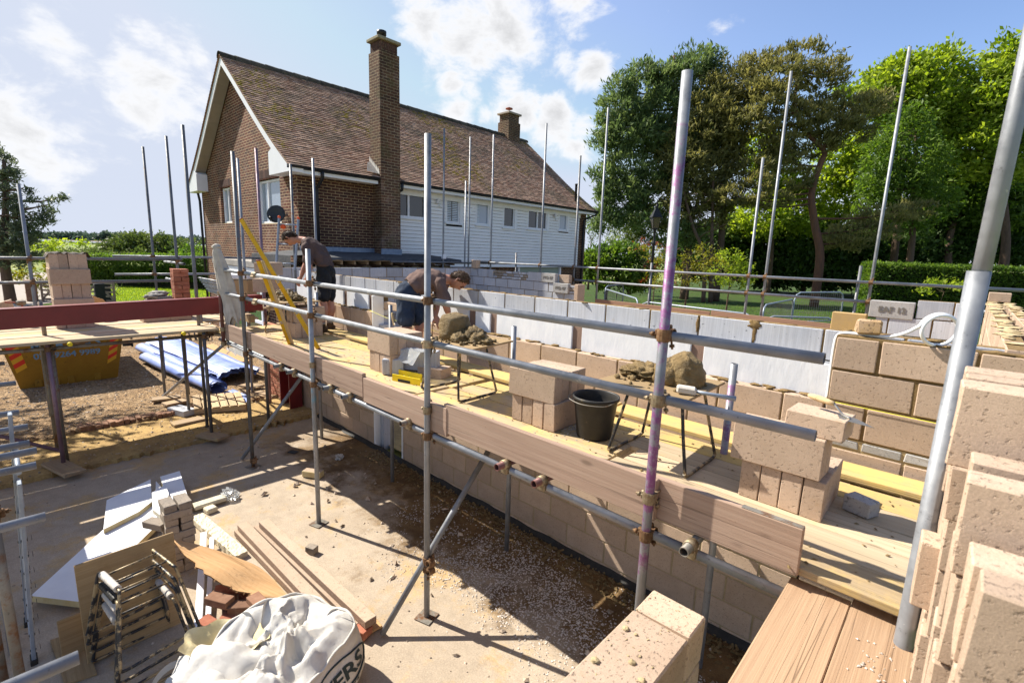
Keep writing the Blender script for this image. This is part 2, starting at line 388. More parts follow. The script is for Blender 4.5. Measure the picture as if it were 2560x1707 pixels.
MT['bag'] = t.fin(c, .75, t.bump(t.math('ADD', t.noise(v, 9, 5, .6), t.math('MULTIPLY', wv.outputs['Fac'], .05)), .5, .02), 0, **{'Specular IOR Level': .25})
MT['bag_in'] = gen('yellowed_sack_lining', (.70,.60,.36), (.62,.50,.24), 5, .7, 0, .4, 14, bd=.015, vary=.04)
MT['ink'] = gen('dark_green_print', (.02,.035,.035), (.035,.05,.05), 20, .7, 0, .1, 60)
MT['inkw'] = flat('black_ink', (.02,.02,.02), .7)
MT['stamp'] = flat('stamp_shade', (.16,.145,.125), .9)  # dark grey letters carry the shade of the pressed-in stamps
MT['cloth_pale'] = gen('pale_dusty_cloth', (.50,.47,.42), (.40,.36,.31), 8, .95, 0, .4, 120, vary=.05)
MT['cloth_dark'] = gen('dark_cloth', (.05,.04,.035), (.10,.085,.075), 8, .95, 0, .4, 120, vary=.05)
MT['shirt'] = gen('brown_cotton_shirt', (.088,.056,.048), (.062,.041,.037), 6, .95, 0, .3, 160, vary=.0, orand=.12, spot=((.15,.105,.09), 3, .60, .8))
MT['shirt2'] = gen('faded_brown_shirt', (.155,.098,.080), (.115,.072,.06), 6, .95, 0, .3, 160, vary=.0, orand=.02, spot=((.20,.14,.12), 3, .60, .8))
MT['shorts_b'] = gen('black_shorts', (.010,.010,.012), (.018,.018,.020), 8, .9, 0, .3, 120, vary=.0)
MT['shorts_n'] = gen('navy_denim_shorts', (.018,.028,.050), (.032,.046,.075), 8, .9, 0, .3, 120, vary=.0, spot=((.07,.09,.11), 5, .62, .75))
t = NT('sunburnt_skin'); v = t.coord(); c = t.mix(t.ramp(t.noise(v, 7, 5, .6), .35, .65), (.40,.175,.105), (.46,.215,.14))
MT['skin'] = t.fin(c, .5, t.bump(t.noise(v, 130, 3, .6), .12, .002), 0, **{'Subsurface Weight': .08})
MT['hair1'] = gen('dark_brown_hair', (.03,.017,.011), (.075,.045,.028), 40, .6, 0, .8, 60, bd=.01, vary=.25)
MT['hair2'] = gen('brown_hair', (.055,.030,.016), (.13,.075,.042), 40, .6, 0, .8, 60, bd=.01, vary=.25)
MT['boot'] = gen('muddy_work_boot', (.05,.03,.018), (.13,.085,.05), 14, .85, 0, .5, 60)
MT['sock'] = flat('grey_sock', (.30,.29,.27), .95)
MT['dish'] = gen('dark_grey_dish', (.028,.03,.034), (.04,.042,.047), 5, .45, 0, .05, 40)
MT['orange'] = flat('orange_plastic', (.70,.09,.01), .45)
MT['iron'] = gen('black_painted_iron', (.014,.014,.015), (.03,.03,.03), 12, .45, .2, .15, 50)
MT['lampglass'] = NT('smoky_lantern_glass').fin((.10,.085,.06), .15, None, 0, **{'Transmission Weight': .5})
t = NT('window_glass'); MT['glass'] = t.fin((.016,.020,.022), .03, t.bump(t.noise(t.coord(), .8, 2, .5), .05, .02), 0, **{'Specular IOR Level': .9})
t = NT('sky_coloured_glass'); MT['glass_sky'] = t.fin((.30,.36,.44), .06, t.bump(t.noise(t.coord(), .8, 2, .5), .05, .02), 0, **{'Specular IOR Level': 1.})  # pale blue base colour stands in for the reflected sky
MT['blind'] = gen('white_blind', (.62,.68,.74), (.52,.60,.68), 3, .6, 0, 0, 30)
MT['greenglass'] = NT('conservatory_glass').fin((.06,.10,.05), .08, None, 0, **{'Specular IOR Level': .8})
MT['clearpoly'] = NT('clear_polythene').fin((.75,.77,.78), .2, None, 0, **{'Transmission Weight': .6, 'Alpha': .8})
MT['whitepl'] = gen('white_plastic_strip', (.80,.81,.82), (.76,.77,.78), 4, .45, 0, .03, 30, vary=.02, orand=.0)
MT['string'] = flat('yellow_line', (.75,.72,.05), .6)
MT['trowel'] = gen('worn_trowel_steel', (.42,.40,.36), (.30,.29,.27), 12, .4, .75, .15, 40)
MT['terracotta'] = flat('terracotta_cowl', (.30,.075,.045), .7)
# house brickwork
def brick_mat(name, c1, c2, mort, white=.0, dark=.0, sc=1.0):
    t = NT(name); cs = t.n('ShaderNodeTexCoord'); g = t.n('ShaderNodeNewGeometry')
    sp = t.n('ShaderNodeSeparateXYZ'); t.l(cs.outputs['Object'], sp.inputs[0])
    sn = t.n('ShaderNodeSeparateXYZ'); t.l(g.outputs['Normal'], sn.inputs[0])
    ax = t.ramp(t.math('ABSOLUTE', sn.outputs['X']), .4, .6)
    u = t.math('ADD', t.math('MULTIPLY', sp.outputs['X'], t.math('SUBTRACT', 1., ax)), t.math('MULTIPLY', sp.outputs['Y'], ax))
    cb = t.n('ShaderNodeCombineXYZ'); t.l(u, cb.inputs[0]); t.l(sp.outputs['Z'], cb.inputs[1]); vec = cb.outputs[0]
    b = t.n('ShaderNodeTexBrick'); b.offset = .5
    b.inputs['Color1'].default_value = (*c1, 1); b.inputs['Color2'].default_value = (*c2, 1); b.inputs['Mortar'].default_value = (*mort, 1)
    for i, q in (('Scale', sc), ('Mortar Size', .007), ('Mortar Smooth', .15), ('Bias', -.1), ('Brick Width', .225), ('Row Height', .075)): b.inputs[i].default_value = q
    wob = t.n('ShaderNodeVectorMath', operation='MULTIPLY_ADD'); nz = t.n('ShaderNodeTexNoise'); nz.inputs['Scale'].default_value = 9; t.l(vec, nz.inputs['Vector'])
    wob.inputs[1].default_value = (.010, .010, 0); t.l(nz.outputs['Color'], wob.inputs[0]); t.l(vec, wob.inputs[2]); t.l(wob.outputs[0], b.inputs['Vector'])
    c = b.outputs['Color']
    big = t.noise(cs.outputs['Object'], 1.1, 6, .65)
    c = t.hsv(c, t.ramp(big, .3, .7, .72, 1.25))
    c = t.hsv(c, t.ramp(t.noise(cs.outputs['Object'], 40, 4, .7), .3, .7, .8, 1.2))
    if white: c = t.mix(t.math('MULTIPLY', t.ramp(t.noise(cs.outputs['Object'], 1.6, 8, .75), .52, .72), white), c, (.42,.34,.31))
    if dark: c = t.mix(t.math('MULTIPLY', t.ramp(t.noise(cs.outputs['Object'], 1.3, 7, .75), .5, .68), dark), c, (.09,.08,.035))
    h = t.math('ADD', t.math('MULTIPLY', t.math('SUBTRACT', 1., b.outputs['Fac']), 1.), t.math('MULTIPLY', t.noise(cs.outputs['Object'], 90, 4, .7), .4))
    return t.fin(c, .9, t.bump(h, .7, .008), 0, **{'Specular IOR Level': .2})
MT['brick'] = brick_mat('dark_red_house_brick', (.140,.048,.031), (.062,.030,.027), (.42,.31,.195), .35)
MT['brick_shade'] = brick_mat('house_brick_shade_darkened', (.085,.038,.026), (.042,.023,.021), (.37,.27,.155), .0)  # the house brick again, darkened in colour for the shaded side
MT['brick_chim'] = brick_mat('weathered_chimney_brick', (.115,.058,.036), (.058,.034,.027), (.30,.235,.15), .3, .7)
t = NT('mossy_clay_tile'); v = t.coord()
c = t.mix(t.attr(), (.25,.135,.092), (.46,.31,.225)); c = t.mix(t.ramp(t.noise(v, 1.2, 6, .7), .45, .7), c, (.20,.145,.10))
c = t.hsv(c, t.ramp(t.noise(v, 30, 5, .7), .3, .7, .7, 1.25))
moss = t.math('MULTIPLY', t.ramp(t.noise(v, 7, 6, .75), .50, .56), t.ramp(t.noise(v, .45, 5, .6), .50, .58))
c = t.mix(moss, c, (.26,.19,.012)); c = t.mix(t.ramp(t.noise(v, 13, 5, .8), .66, .72), c, (.34,.30,.22))
c = t.mix(t.math('MULTIPLY', t.ramp(t.noise(v, 21, 5, .8), .56, .66), t.ramp(t.noise(v, .7, 4, .6), .40, .6)), c, (.13,.115,.03))
MT['tile'] = t.fin(c, .92, t.bump(t.math('ADD', t.noise(v, 60, 4, .7), t.math('MULTIPLY', moss, 2.)), .5, .01), 0, **{'Specular IOR Level': .2})
MT['ridge'] = gen('dark_ridge_tile', (.045,.040,.034), (.10,.085,.06), 9, .9, 0, .6, 50, vary=.3, spot=((.10,.09,.02), 6, .58, .7))
t = NT('white_weatherboard'); v = t.coord(); c = t.mix(t.ramp(t.noise(v, 2, 5, .6), .3, .7), (.82,.81,.80), (.76,.755,.75))
dirt = t.ramp(t.noise(t.coord('Object', (3, .5, 6)), 2.2, 7, .75), .56, .74)
zz = t.n('ShaderNodeSeparateXYZ'); t.l(v, zz.inputs[0]); c = t.mix(t.math('MULTIPLY', dirt, t.ramp(zz.outputs['Z'], 2.6, 3.5, .65, .08)), c, (.33,.33,.24))
MT['board_white'] = t.fin(c, .5, t.bump(t.noise(v, 30, 4, .6), .08, .004), 0)
# ground
def ground_mat(name, cols, scs, bsc, bst, bd=.02, stones=None):
    t = NT(name); v = t.coord(); c = cols[0]
    for k, col in enumerate(cols[1:]): c = t.mix(t.ramp(t.noise(v, scs[k], 8, .72), .46, .60), c, col)
    h = t.noise(v, bsc, 6, .75)
    if stones:
        vr = t.n('ShaderNodeTexVoronoi'); vr.inputs['Scale'].default_value = stones; t.l(v, vr.inputs['Vector'])
        c = t.hsv(c, t.ramp(t.noise(vr.outputs['Color'], 3., 2, .5), .3, .7, .45, 1.5)); h = t.math('ADD', t.math('MULTIPLY', vr.outputs['Distance'], -1.2), h)
    c = t.hsv(c, t.ramp(t.noise(v, bsc*1.5, 4, .75), .3, .7, .82, 1.16))
    return t.fin(c, .95, t.bump(h, bst, bd), 0, **{'Specular IOR Level': .2})
MT['slab'] = ground_mat('dusty_concrete_slab', [(.42,.335,.245), (.38,.31,.24), (.40,.285,.155)], [.9, 1.7], 45, .35, .006)
MT['damp'] = ground_mat('damp_muddy_slab', [(.19,.115,.05), (.135,.08,.035), (.27,.175,.075)], [1.6, 2.6], 40, .7, .012)
MT['sand'] = ground_mat('compacted_sand', [(.44,.30,.125), (.39,.26,.105), (.31,.205,.09)], [1.2, 2.5], 30, .6, .02)
MT['gravel'] = ground_mat('loose_gravel', [(.36,.235,.125), (.41,.29,.175), (.29,.185,.10)], [.5, 1.4], 60, .9, .03, stones=34)
MT['soil'] = ground_mat('dry_soil', [(.30,.19,.10), (.22,.135,.07), (.38,.26,.14)], [1.5, 4], 25, .9, .03)
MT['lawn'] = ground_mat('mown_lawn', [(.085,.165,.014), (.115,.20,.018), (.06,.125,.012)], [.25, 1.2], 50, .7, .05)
MT['lawn_shade'] = ground_mat('garden_lawn_shade_tinted', [(.04,.08,.012), (.055,.10,.014), (.05,.06,.022)], [.25, 1.2], 50, .7, .05)  # tree shade is put into this darker lawn green
MT['field'] = ground_mat('rough_pasture', [(.17,.215,.05), (.27,.275,.09), (.12,.17,.04)], [.05, .02], 2, .5, .1)
MT['drive'] = gen('pale_drive', (.27,.235,.20), (.32,.28,.24), 2, .95)
t = NT('calm_inlet_water'); MT['water'] = t.fin((.16,.20,.27), .12, t.bump(t.noise(t.coord(), .3, 3, .5), .2, .3), 0)
def leaf(name, c1, c2, trans=.35):
    t = NT(name); c = t.mix(t.attr(), c1, c2); g = t.n('ShaderNodeBsdfTranslucent'); d = t.b
    d.inputs['Roughness'].default_value = .55; d.inputs['Specular IOR Level'].default_value = .25
    t.l(c, d.inputs['Base Color']); t.l(t.hsv(c, 1.5, 1.1), g.inputs['Color'])
    m = t.n('ShaderNodeMixShader'); m.inputs[0].default_value = trans; t.l(d.outputs[0], m.inputs[1]); t.l(g.outputs[0], m.inputs[2]); t.l(m.outputs[0], t.out.inputs['Surface'])
    return t.mat
MT['lf_pine'] = leaf('pine_needles', (.045,.085,.034), (.20,.25,.085), .45)
MT['lf_pineb'] = leaf('browning_pine_needles', (.080,.090,.034), (.29,.26,.085), .45)
MT['lf_bright'] = leaf('fresh_spring_leaves', (.11,.185,.018), (.36,.42,.06), .6)
MT['lf_mid'] = leaf('mid_green_leaves', (.05,.105,.018), (.16,.235,.035), .5)
MT['lf_dark'] = leaf('dark_green_leaves', (.032,.066,.016), (.09,.15,.03), .4)
MT['lf_blue'] = leaf('grey_green_needles', (.055,.080,.048), (.17,.19,.105), .35)
MT['lf_red'] = leaf('red_new_leaves', (.16,.030,.018), (.26,.075,.03), .35)
MT['lf_gold'] = leaf('yellow_green_leaves', (.14,.16,.018), (.28,.25,.04), .4)
MT['lf_willow'] = leaf('pale_willow_leaves', (.10,.145,.035), (.17,.21,.06), .4)
MT['lf_far'] = leaf('scrub_leaves', (.06,.095,.022), (.135,.165,.045), .3)
MT['lf_fard'] = leaf('distant_wood_leaves', (.065,.105,.070), (.105,.145,.085), .2)
MT['bark'] = gen('grey_brown_bark', (.085,.055,.038), (.14,.09,.06), 8, .95, 0, 1., 14, bd=.03, stretch=(1,1,.3))
MT['bark_red'] = gen('red_pine_bark', (.16,.075,.042), (.10,.055,.038), 8, .95, 0, 1., 14, bd=.03, stretch=(1,1,.3))
MT['chip'] = gen('white_chips', (.58,.53,.48), (.44,.38,.32), 30, .9, 0, .2, 60, vary=.25)
MT['pebble'] = gen('mixed_pebbles', (.30,.23,.165), (.46,.38,.30), 30, .9, 0, .2, 60, vary=.45)
# ---------- ground ----------
def sheet(name, poly, z, m, sub=0):
    mb = MB(); mb.add([(x, y, z) for x, y in poly], [tuple(range(len(poly)))]); return struct(name, mb, m)
def ragged(poly, step=.25, amp=.05, seed=0):
    out = []
    for i, p in enumerate(poly):
        q = poly[(i+1) % len(poly)]; L = math.hypot(q[0]-p[0], q[1]-p[1]); n = max(1, int(L/step)); nx, ny = -(q[1]-p[1])/L, (q[0]-p[0])/L
        for k in range(n):
            t = k/n; x = p[0]+(q[0]-p[0])*t; y = p[1]+(q[1]-p[1])*t
            o = amp*mnoise.fractal(V(x*2.1, y*2.1, seed), 1., 2., 3)*2 if k else 0
            out.append((x+nx*o, y+ny*o))
    return out
sheet('ground', [(-2500,-2500),(2500,-2500),(2500,2500),(-2500,2500)], -.06, MT['field'])
hor = lambda x: 590.4+.0337*(x+34)
W = [on_z(px, hor(px)+dy, -.02) for px, dy in ((-500,8.),(150,8.),(215,8.2),(272,7.),(420,5.2),(560,4.6),(560,1.3),(-500,1.3))]
sheet('inlet_water', [(p.x, p.y) for p in W], -.02, MT['water'])
W2 = [on_z(px, hor(px)+dy, -.016) for px, dy in ((60,3.6),(200,4.2),(290,4.4),(420,4.4),(420,3.0),(250,3.1),(60,3.2))]
sheet('mud_flat', [(p.x, p.y) for p in W2], .0, MT['soil'])
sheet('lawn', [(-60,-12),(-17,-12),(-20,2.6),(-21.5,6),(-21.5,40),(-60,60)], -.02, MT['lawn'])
sheet('garden_lawn', [(-12.6,18.4),(-12.6,9.6),(12,9.6),(60,20),(60,80),(-30,80),(-30,40),(-21,19)], -.012, MT['lawn_shade'])
sheet('driveway', [(-60,-12),(-24,-12),(-27.5,-1.5),(-33,3),(-60,12)], .004, MT['drive'])
sheet('added_soil_patch', [(-12.6,9.6),(-3.5,9.6),(-3.5,13),(-7,21),(-12.6,24)], .006, MT['soil'])  # unseen soil sheet, added to cut green lawn bounce on the weatherboards
sheet('gravel_yard', ragged([(-9.6,-6),(-9.7,1.2),(-9.75,9.5),(-12.7,9.5),(-12.7,5.6),(-21,5.6),(-20,2.6),(-18.5,-6)], .5, .12), .03, MT['gravel'])
# trench edge: compacted sand strip a little above the slab, with broken edge
mb = MB(); E = ragged([(-8.12,-6),(-8.12,-.4),(-8.16,.9),(-8.22,2.6),(-8.25,6.)], .12, .045, 3); E = E[:-1] if E[-1][1] < 5 else E
E = [(x, y) for x, y in E if y < 6.01 and x > -8.6]; E.sort(key=lambda q: q[1])
xs = np.linspace(-9.72, -8.2, 12); rows = []
for x, y in E:
    row = []
    for k in range(13):
        t = k/12; X = -9.75+(x+9.75)*t; z = .055+.02*mnoise.fractal(V(X*1.5, y*1.5, 1), 1., 2., 4)
        row.append(V(X, y, z))
    row.append(V(x+.01, y, .0)); rows.append(row)
mb.grid(rows, smooth=False); struct('sand_strip', mb, MT['sand'])
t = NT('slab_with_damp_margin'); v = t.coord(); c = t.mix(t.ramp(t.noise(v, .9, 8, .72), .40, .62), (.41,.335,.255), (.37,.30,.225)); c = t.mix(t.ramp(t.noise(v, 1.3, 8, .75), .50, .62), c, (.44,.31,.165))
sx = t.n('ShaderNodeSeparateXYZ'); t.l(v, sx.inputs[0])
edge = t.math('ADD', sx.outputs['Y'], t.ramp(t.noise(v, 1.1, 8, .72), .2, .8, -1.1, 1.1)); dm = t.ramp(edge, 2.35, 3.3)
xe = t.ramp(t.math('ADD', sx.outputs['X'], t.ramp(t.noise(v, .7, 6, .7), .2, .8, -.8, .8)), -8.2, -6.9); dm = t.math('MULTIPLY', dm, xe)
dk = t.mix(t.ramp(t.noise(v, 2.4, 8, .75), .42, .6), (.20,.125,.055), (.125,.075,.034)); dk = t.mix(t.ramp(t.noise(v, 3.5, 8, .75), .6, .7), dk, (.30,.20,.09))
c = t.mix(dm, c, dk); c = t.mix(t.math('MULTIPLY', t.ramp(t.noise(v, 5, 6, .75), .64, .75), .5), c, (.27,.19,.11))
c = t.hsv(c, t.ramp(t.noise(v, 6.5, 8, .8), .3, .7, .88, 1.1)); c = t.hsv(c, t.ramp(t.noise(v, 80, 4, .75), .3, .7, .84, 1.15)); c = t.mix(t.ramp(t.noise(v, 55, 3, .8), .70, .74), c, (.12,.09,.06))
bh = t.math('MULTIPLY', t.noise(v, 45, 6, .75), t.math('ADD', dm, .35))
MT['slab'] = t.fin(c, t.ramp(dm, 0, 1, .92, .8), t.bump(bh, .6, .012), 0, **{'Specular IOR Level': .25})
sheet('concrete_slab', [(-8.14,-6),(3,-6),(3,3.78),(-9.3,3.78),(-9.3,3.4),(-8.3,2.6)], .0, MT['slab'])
sheet('extension_floor', [(-10.4,3.95),(.3,3.95),(.3,9.6),(-10.4,9.6)], .004, MT['sand'])
# dark damp-proof strip at the foot of the block wall
mb = MB(); P = []
for i in range(90):
    x = -9.2+9.4*i/89; a = .05*mnoise.noise(V(x*4, 0, 0)); P.append([V(x, 3.772, .05+a*.4), V(x, 3.745+a*.4, .03+a*.3), V(x, 3.71+a*.7, .004)])
mb.grid(P); tag(mb.build('damp_proof_sheet', MT['blackrub']), 'black plastic damp proof strip lying along the foot of the tan block wall', 'plastic strip')
# ---------- the house ----------
HX, HY, HY2, HL = -12.705, 5.505, 18.15, -20.7
house = thing('brick_house', 'two storey dark brick house with steep mossy tiled roof and white weatherboarding', 'house', (-16.7, 11.8, 0))
mb = MB(); AX, AZ = -16.7, 8.02
# gable wall with window recesses cut out as a set of rectangles and trapezia
W1 = (-18.67, -17.66, 3.67, 4.83); W2_ = (-15.43, -13.77, 3.60, 4.82)
def rect(mb, x0, x1, z0, z1, y=HY): mb.add([(x0,y,z0),(x1,y,z0),(x1,y,z1),(x0,y,z1)], [(0,1,2,3)])
EZ = 4.80
for x0, x1, z0, z1 in ((HL,W1[0],0,EZ+.03),(W1[0],W1[1],0,W1[2]),(W1[1],W2_[0],0,EZ+.03),(W2_[0],W2_[1],0,W2_[2]),(W2_[1],HX,0,EZ+.03)): rect(mb, x0, x1, z0, z1)
for w in (W1, W2_): rect(mb, w[0], w[1], w[3], EZ+.03) if w[3] < EZ+.03 else None
mb.add([(HL,HY,EZ+.03),(HX,HY,EZ+.03),(AX,HY,AZ)], [(0,1,2)])
for x0, x1, z0, z1 in (W1, W2_):
    d = HY+.11
    for q in ([(x0,HY,z0),(x0,HY,z1),(x0,d,z1),(x0,d,z0)], [(x1,HY,z0),(x1,d,z0),(x1,d,z1),(x1,HY,z1)], [(x0,HY,z1),(x1,HY,z1),(x1,d,z1),(x0,d,z1)], [(x0,HY,z0),(x0,d,z0),(x1,d,z0),(x1,HY,z0)]): mb.add(q, [(0,1,2,3)])
mb.add([(HL,HY,0),(HL,HY,EZ),(HL,HY2,EZ),(HL,HY2,0)], [(0,1,2,3)])
mb.add([(HL,HY2,0),(HL,HY2,EZ+.03),(AX,HY2,AZ),(HX,HY2,EZ+.03),(HX,HY2,0)], [(0,1,2,3,4)])
mb.build('gable_wall', MT['brick'], house)['label'] = 'sunlit red brown brick gable wall'
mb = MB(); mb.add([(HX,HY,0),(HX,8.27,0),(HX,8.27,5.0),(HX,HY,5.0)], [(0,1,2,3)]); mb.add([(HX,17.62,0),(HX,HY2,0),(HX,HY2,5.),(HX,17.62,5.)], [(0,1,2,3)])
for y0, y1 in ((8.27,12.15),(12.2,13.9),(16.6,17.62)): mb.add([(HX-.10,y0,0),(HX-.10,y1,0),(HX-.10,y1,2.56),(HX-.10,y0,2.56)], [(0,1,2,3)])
mb.build('side_wall', MT['brick_shade'], house)['label'] = 'shaded dark brown brick side wall'
mb = MB(); mb.box(HX-.2, HX-.12, 13.9, 16.6, 0, 2.5); mb.build('garage_door', gen('pale_green_door', (.30,.36,.31), (.27,.33,.29), 4, .6, bump=.05), house)
mb = MB(); mb.box(HX-.14, HX-.05, 16.5, 16.6, 0, 2.5); mb.box(HX-.14, HX-.05, 13.9, 14., 0, 2.5); mb.build('door_frame', MT['uwhite'], house)
# brick soldier courses over the gable windows
for w in (W1, W2_):
    mb = MB(); n = int((w[1]-w[0]+.2)/.075)
    for i in range(n): mb.box(w[0]-.1+i*.075, w[0]-.1+i*.075+.065, HY-.006, HY+.05, w[3]+.02, w[3]+.235, .004)
    mb.build('soldier_course', gen('soldier_brick', (.11,.05,.036), (.075,.04,.033), 20, .9, vary=.35), house)
# weatherboarding: overlapping boards
mb = MB(); ys0, ys1 = 8.27, 17.62; z = 2.50; SW = [(8.27,9.46,3.97,4.74),(10.28,10.96,3.93,4.76),(11.60,12.31,3.95,4.78),(12.93,13.62,3.94,4.80),(14.27,15.52,3.97,4.83),(16.20,16.85,4.02,4.83)]
while z < 4.9:
    z1 = z+.11
    segs = [(ys0, ys1)]
    for a, b, c0, c1 in SW:
        if z1 > c0-.01 and z < c1: segs = [s for p, q in segs for s in ((p, min(q, a)), (max(p, b), q)) if s[1]-s[0] > .02]
    for p, q in segs:
        mb.add([(HX+.034,p,z+.009),(HX+.034,q,z+.009),(HX+.012,q,z1),(HX+.012,p,z1),(HX-.005,p,z+.009),(HX-.005,q,z+.009)], [(0,1,2,3),(4,5,1,0)])
    z += .11
mb.build('weatherboarding', MT['board_white'], house)
def window(y0, y1, z0, z1, panes, axis='x', base=HX+.0, glass='glass', blind=None, trim=True):
    """window set in a wall; axis x: wall faces +x, axis y: wall faces -y"""
    fr = MB(); gl = MB()
    def bx(mb, a0, a1, d0, d1, c0, c1, ch=.004):
        if axis == 'x': mb.box(base+d0, base+d1, a0, a1, c0, c1, ch)
        else: mb.box(a0, a1, base-d1, base-d0, c0, c1, ch)
    f = .055
    bx(fr, y0, y0+f, -.05, .02, z0, z1); bx(fr, y1-f, y1, -.05, .02, z0, z1); bx(fr, y0+f, y1-f, -.05, .02, z0, z0+f); bx(fr, y0+f, y1-f, -.05, .02, z1-f, z1)
    for s in panes[1:-1]: m = y0+(y1-y0)*s; bx(fr, m-f*.6, m+f*.6, -.045, .018, z0+f, z1-f)
    o = fr.build('window', MT['uwhite'], house)
    for i in range(len(panes)-1):
        a = y0+(y1-y0)*panes[i]+f*.7; b = y0+(y1-y0)*panes[i+1]-f*.7
        g = MB(); bx(g, a, b, -.035, -.025, z0+f, z1-f, 0); g.build('pane', MT[glass[i] if isinstance(glass, (list, tuple)) else glass], o)
    if blind:
        g = MB()
        for a, b in blind:
            zz = z0+f+.02
            while zz < z1-f-.02: bx(g, y0+(y1-y0)*a, y0+(y1-y0)*b, -.022, -.018, zz, zz+.032, 0); zz += .055
        g.build('blind', MT['blind'], o)
    s = MB(); bx(s, y0-.06, y1+.06, -.03, .07, z0-.05, z0-.004); s.build('sill', MT['uwhite'] if axis == 'x' else MT['mortar_dry'], o)
    if axis == 'x':
        s = MB(); bx(s, y1+.006, y1+.14, .012, .034, z0-.03, z1+.02); s.build('trim', MT['uwhite'], o)
    return o
window(SW[0][0], SW[0][1], SW[0][2], SW[0][3], (0,.48,1))
window(SW[1][0], SW[1][1]-.1, SW[1][2], SW[1][3], (0,1), blind=[(.1,.42),(.5,.9)])
window(SW[2][0], SW[2][1]-.1, SW[2][2], SW[2][3], (0,1), glass='glass_sky', blind=[(.08,.3)])
window(SW[3][0], SW[3][1]-.1, SW[3][2], SW[3][3], (0,1))
window(SW[4][0], SW[4][1]-.1, SW[4][2], SW[4][3], (0,.5,1))
window(SW[5][0], SW[5][1]-.1, SW[5][2], SW[5][3], (0,1), glass='glass_sky')
window(W1[0]+.03, W1[1]-.02, W1[2]+.02, W1[3]-.02, (0,.5,1), 'y', HY+.10, ['glass_sky','glass'])
window(W2_[0]+.03, W2_[1]-.02, W2_[2]+.02, W2_[3]-.02, (0,.36,1), 'y', HY+.10, ['glass_sky','glass_sky'])
# roof: every tile course stands proud of the one above; bell-cast at the eaves
RZ = 8.36; def_e = (-12.30, 4.93)
def roof_pt(s, side):  # s 0 at eaves .. 1 at ridge
    x = -12.30+(AX+12.30)*s; z = 4.93+(RZ-4.93)*s - .16*math.sin(PI*min(1, s*1.0))*1.0*(1-s)
    if side < 0: x = 2*AX-x
    return x, z
mb = MB(); ncr = 50; y0r, y1r = HY-.36, HY2+.22; ntl = int((y1r-y0r)/.165)
for side in (1, -1):
    for r in range(ncr):
        xa, za = roof_pt(r/ncr, side); xb, zb = roof_pt(min(1, (r+1.25)/ncr), side); d = V(xb-xa, 0, zb-za).normalized(); n = V(-d.z, 0, d.x)*(-1 if side > 0 else 1)
        if n.z < 0: n = -n
        off = .5 if r % 2 else 0
        if side < 0:
            P = [V(xa, y0r, za)+n*.045, V(xa, y1r, za)+n*.045, V(xb, y1r, zb)+n*.02, V(xb, y0r, zb)+n*.02]; P += [p-n*.02 for p in P[:2]]
            mb.add(P, [(0,3,2,1),(0,1,5,4)], 0, R.random()); continue
        for k in range(ntl+1):
            ya = max(y0r, y0r+(k-off)*.165); yb = min(y1r, y0r+(k-off+1)*.165-.004)
            if yb-ya < .02: continue
            l = R.uniform(-.006, .009); h0 = .027+l*.6; j = R.uniform(-.006, .006); h1 = h0+R.uniform(-.004, .004)
            s0 = V(xa, 0, za)+d*j
            P = [s0+V(0,ya,0)+n*h0, s0+V(0,yb,0)+n*h1, V(xb,yb,zb)+n*.002, V(xb,ya,zb)+n*.002, s0+V(0,ya,0)+n*(h0-.022), s0+V(0,yb,0)+n*(h1-.022)]
            mb.add(P, [(0,1,2,3),(4,5,1,0),(0,3,4),(1,5,2)], 0, R.random())
for side in (1, -1): mb.grid([[V(roof_pt(s_, side)[0], yy, roof_pt(s_, side)[1]-.03) for yy in ((y0r, y1r) if side > 0 else (y1r, y0r))] for s_ in np.linspace(0, 1, 14)], var=.1)
roof = mb.build('roof', MT['tile'], house)
mb = MB(); y = y0r-.02
while y < y1r:
    pr = []
    for yy, rr in ((y, .135), (y+.44, .125)): pr.append([V(AX+rr*math.cos(a)*1.05, yy, RZ-.045+rr*math.sin(a)*1.0+R.uniform(-.004,.004)) for a in np.linspace(-.25, PI+.25, 9)])
    mb.grid(pr, smooth=True); y += .43
mb.build('ridge_tiles', MT['ridge'], roof)
# barge boards, raking soffit, boxed ends
mb = MB(); sf = MB()
for side in (1, -1):
    P = [roof_pt(s, side) for s in np.linspace(.14, 1, 8)]
    for a, b in zip(P[:-1], P[1:]):
        for (dz0, dz1, ya, yb) in ((-.05, -.27, y0r+.03, y0r+.055),):
            q = [(a[0],ya,a[1]+dz1),(b[0],ya,b[1]+dz1),(b[0],ya,b[1]+dz0),(a[0],ya,a[1]+dz0)]; mb.add(q+[(x,yb,z) for x,_,z in q], [(0,1,2,3) if side < 0 else (3,2,1,0),(4,7,6,5),(0,4,5,1),(3,2,6,7)])
        sf.add([(a[0],y0r+.055,a[1]-.24),(b[0],y0r+.055,b[1]-.24),(b[0],HY-.002,b[1]-.24),(a[0],HY-.002,a[1]-.24)], [(0,3,2,1),(0,1,2,3)])
    ex = roof_pt(0, side)[0]; wx = HX if side > 0 else HL; ix = wx-.85*side if side > 0 else wx+.80
    zt = roof_pt(.2, side)[1]-.05; xt = roof_pt(.2, side)[0]
    q = [(ix,0,4.785),(ex,0,4.785),(ex,0,4.93),(xt,0,zt),(ix,0,zt-.2+.05)] if True else None
    ys = y0r+.022; mb.prism([(x,ys,z) for x,_,z in (q if side < 0 else q)], (0, HY-ys-.003, 0))
mb.build('barge_board', MT['uwhite'], house); sf.build('raking_soffit', MT['soffit'], house)
mb = MB(); mb.box(HX+.004, HX+.36, HY-.02, 7.60, 4.775, 4.80); mb.box(HX+.004, HX+.36, 8.30, HY2+.2, 4.775, 4.80)
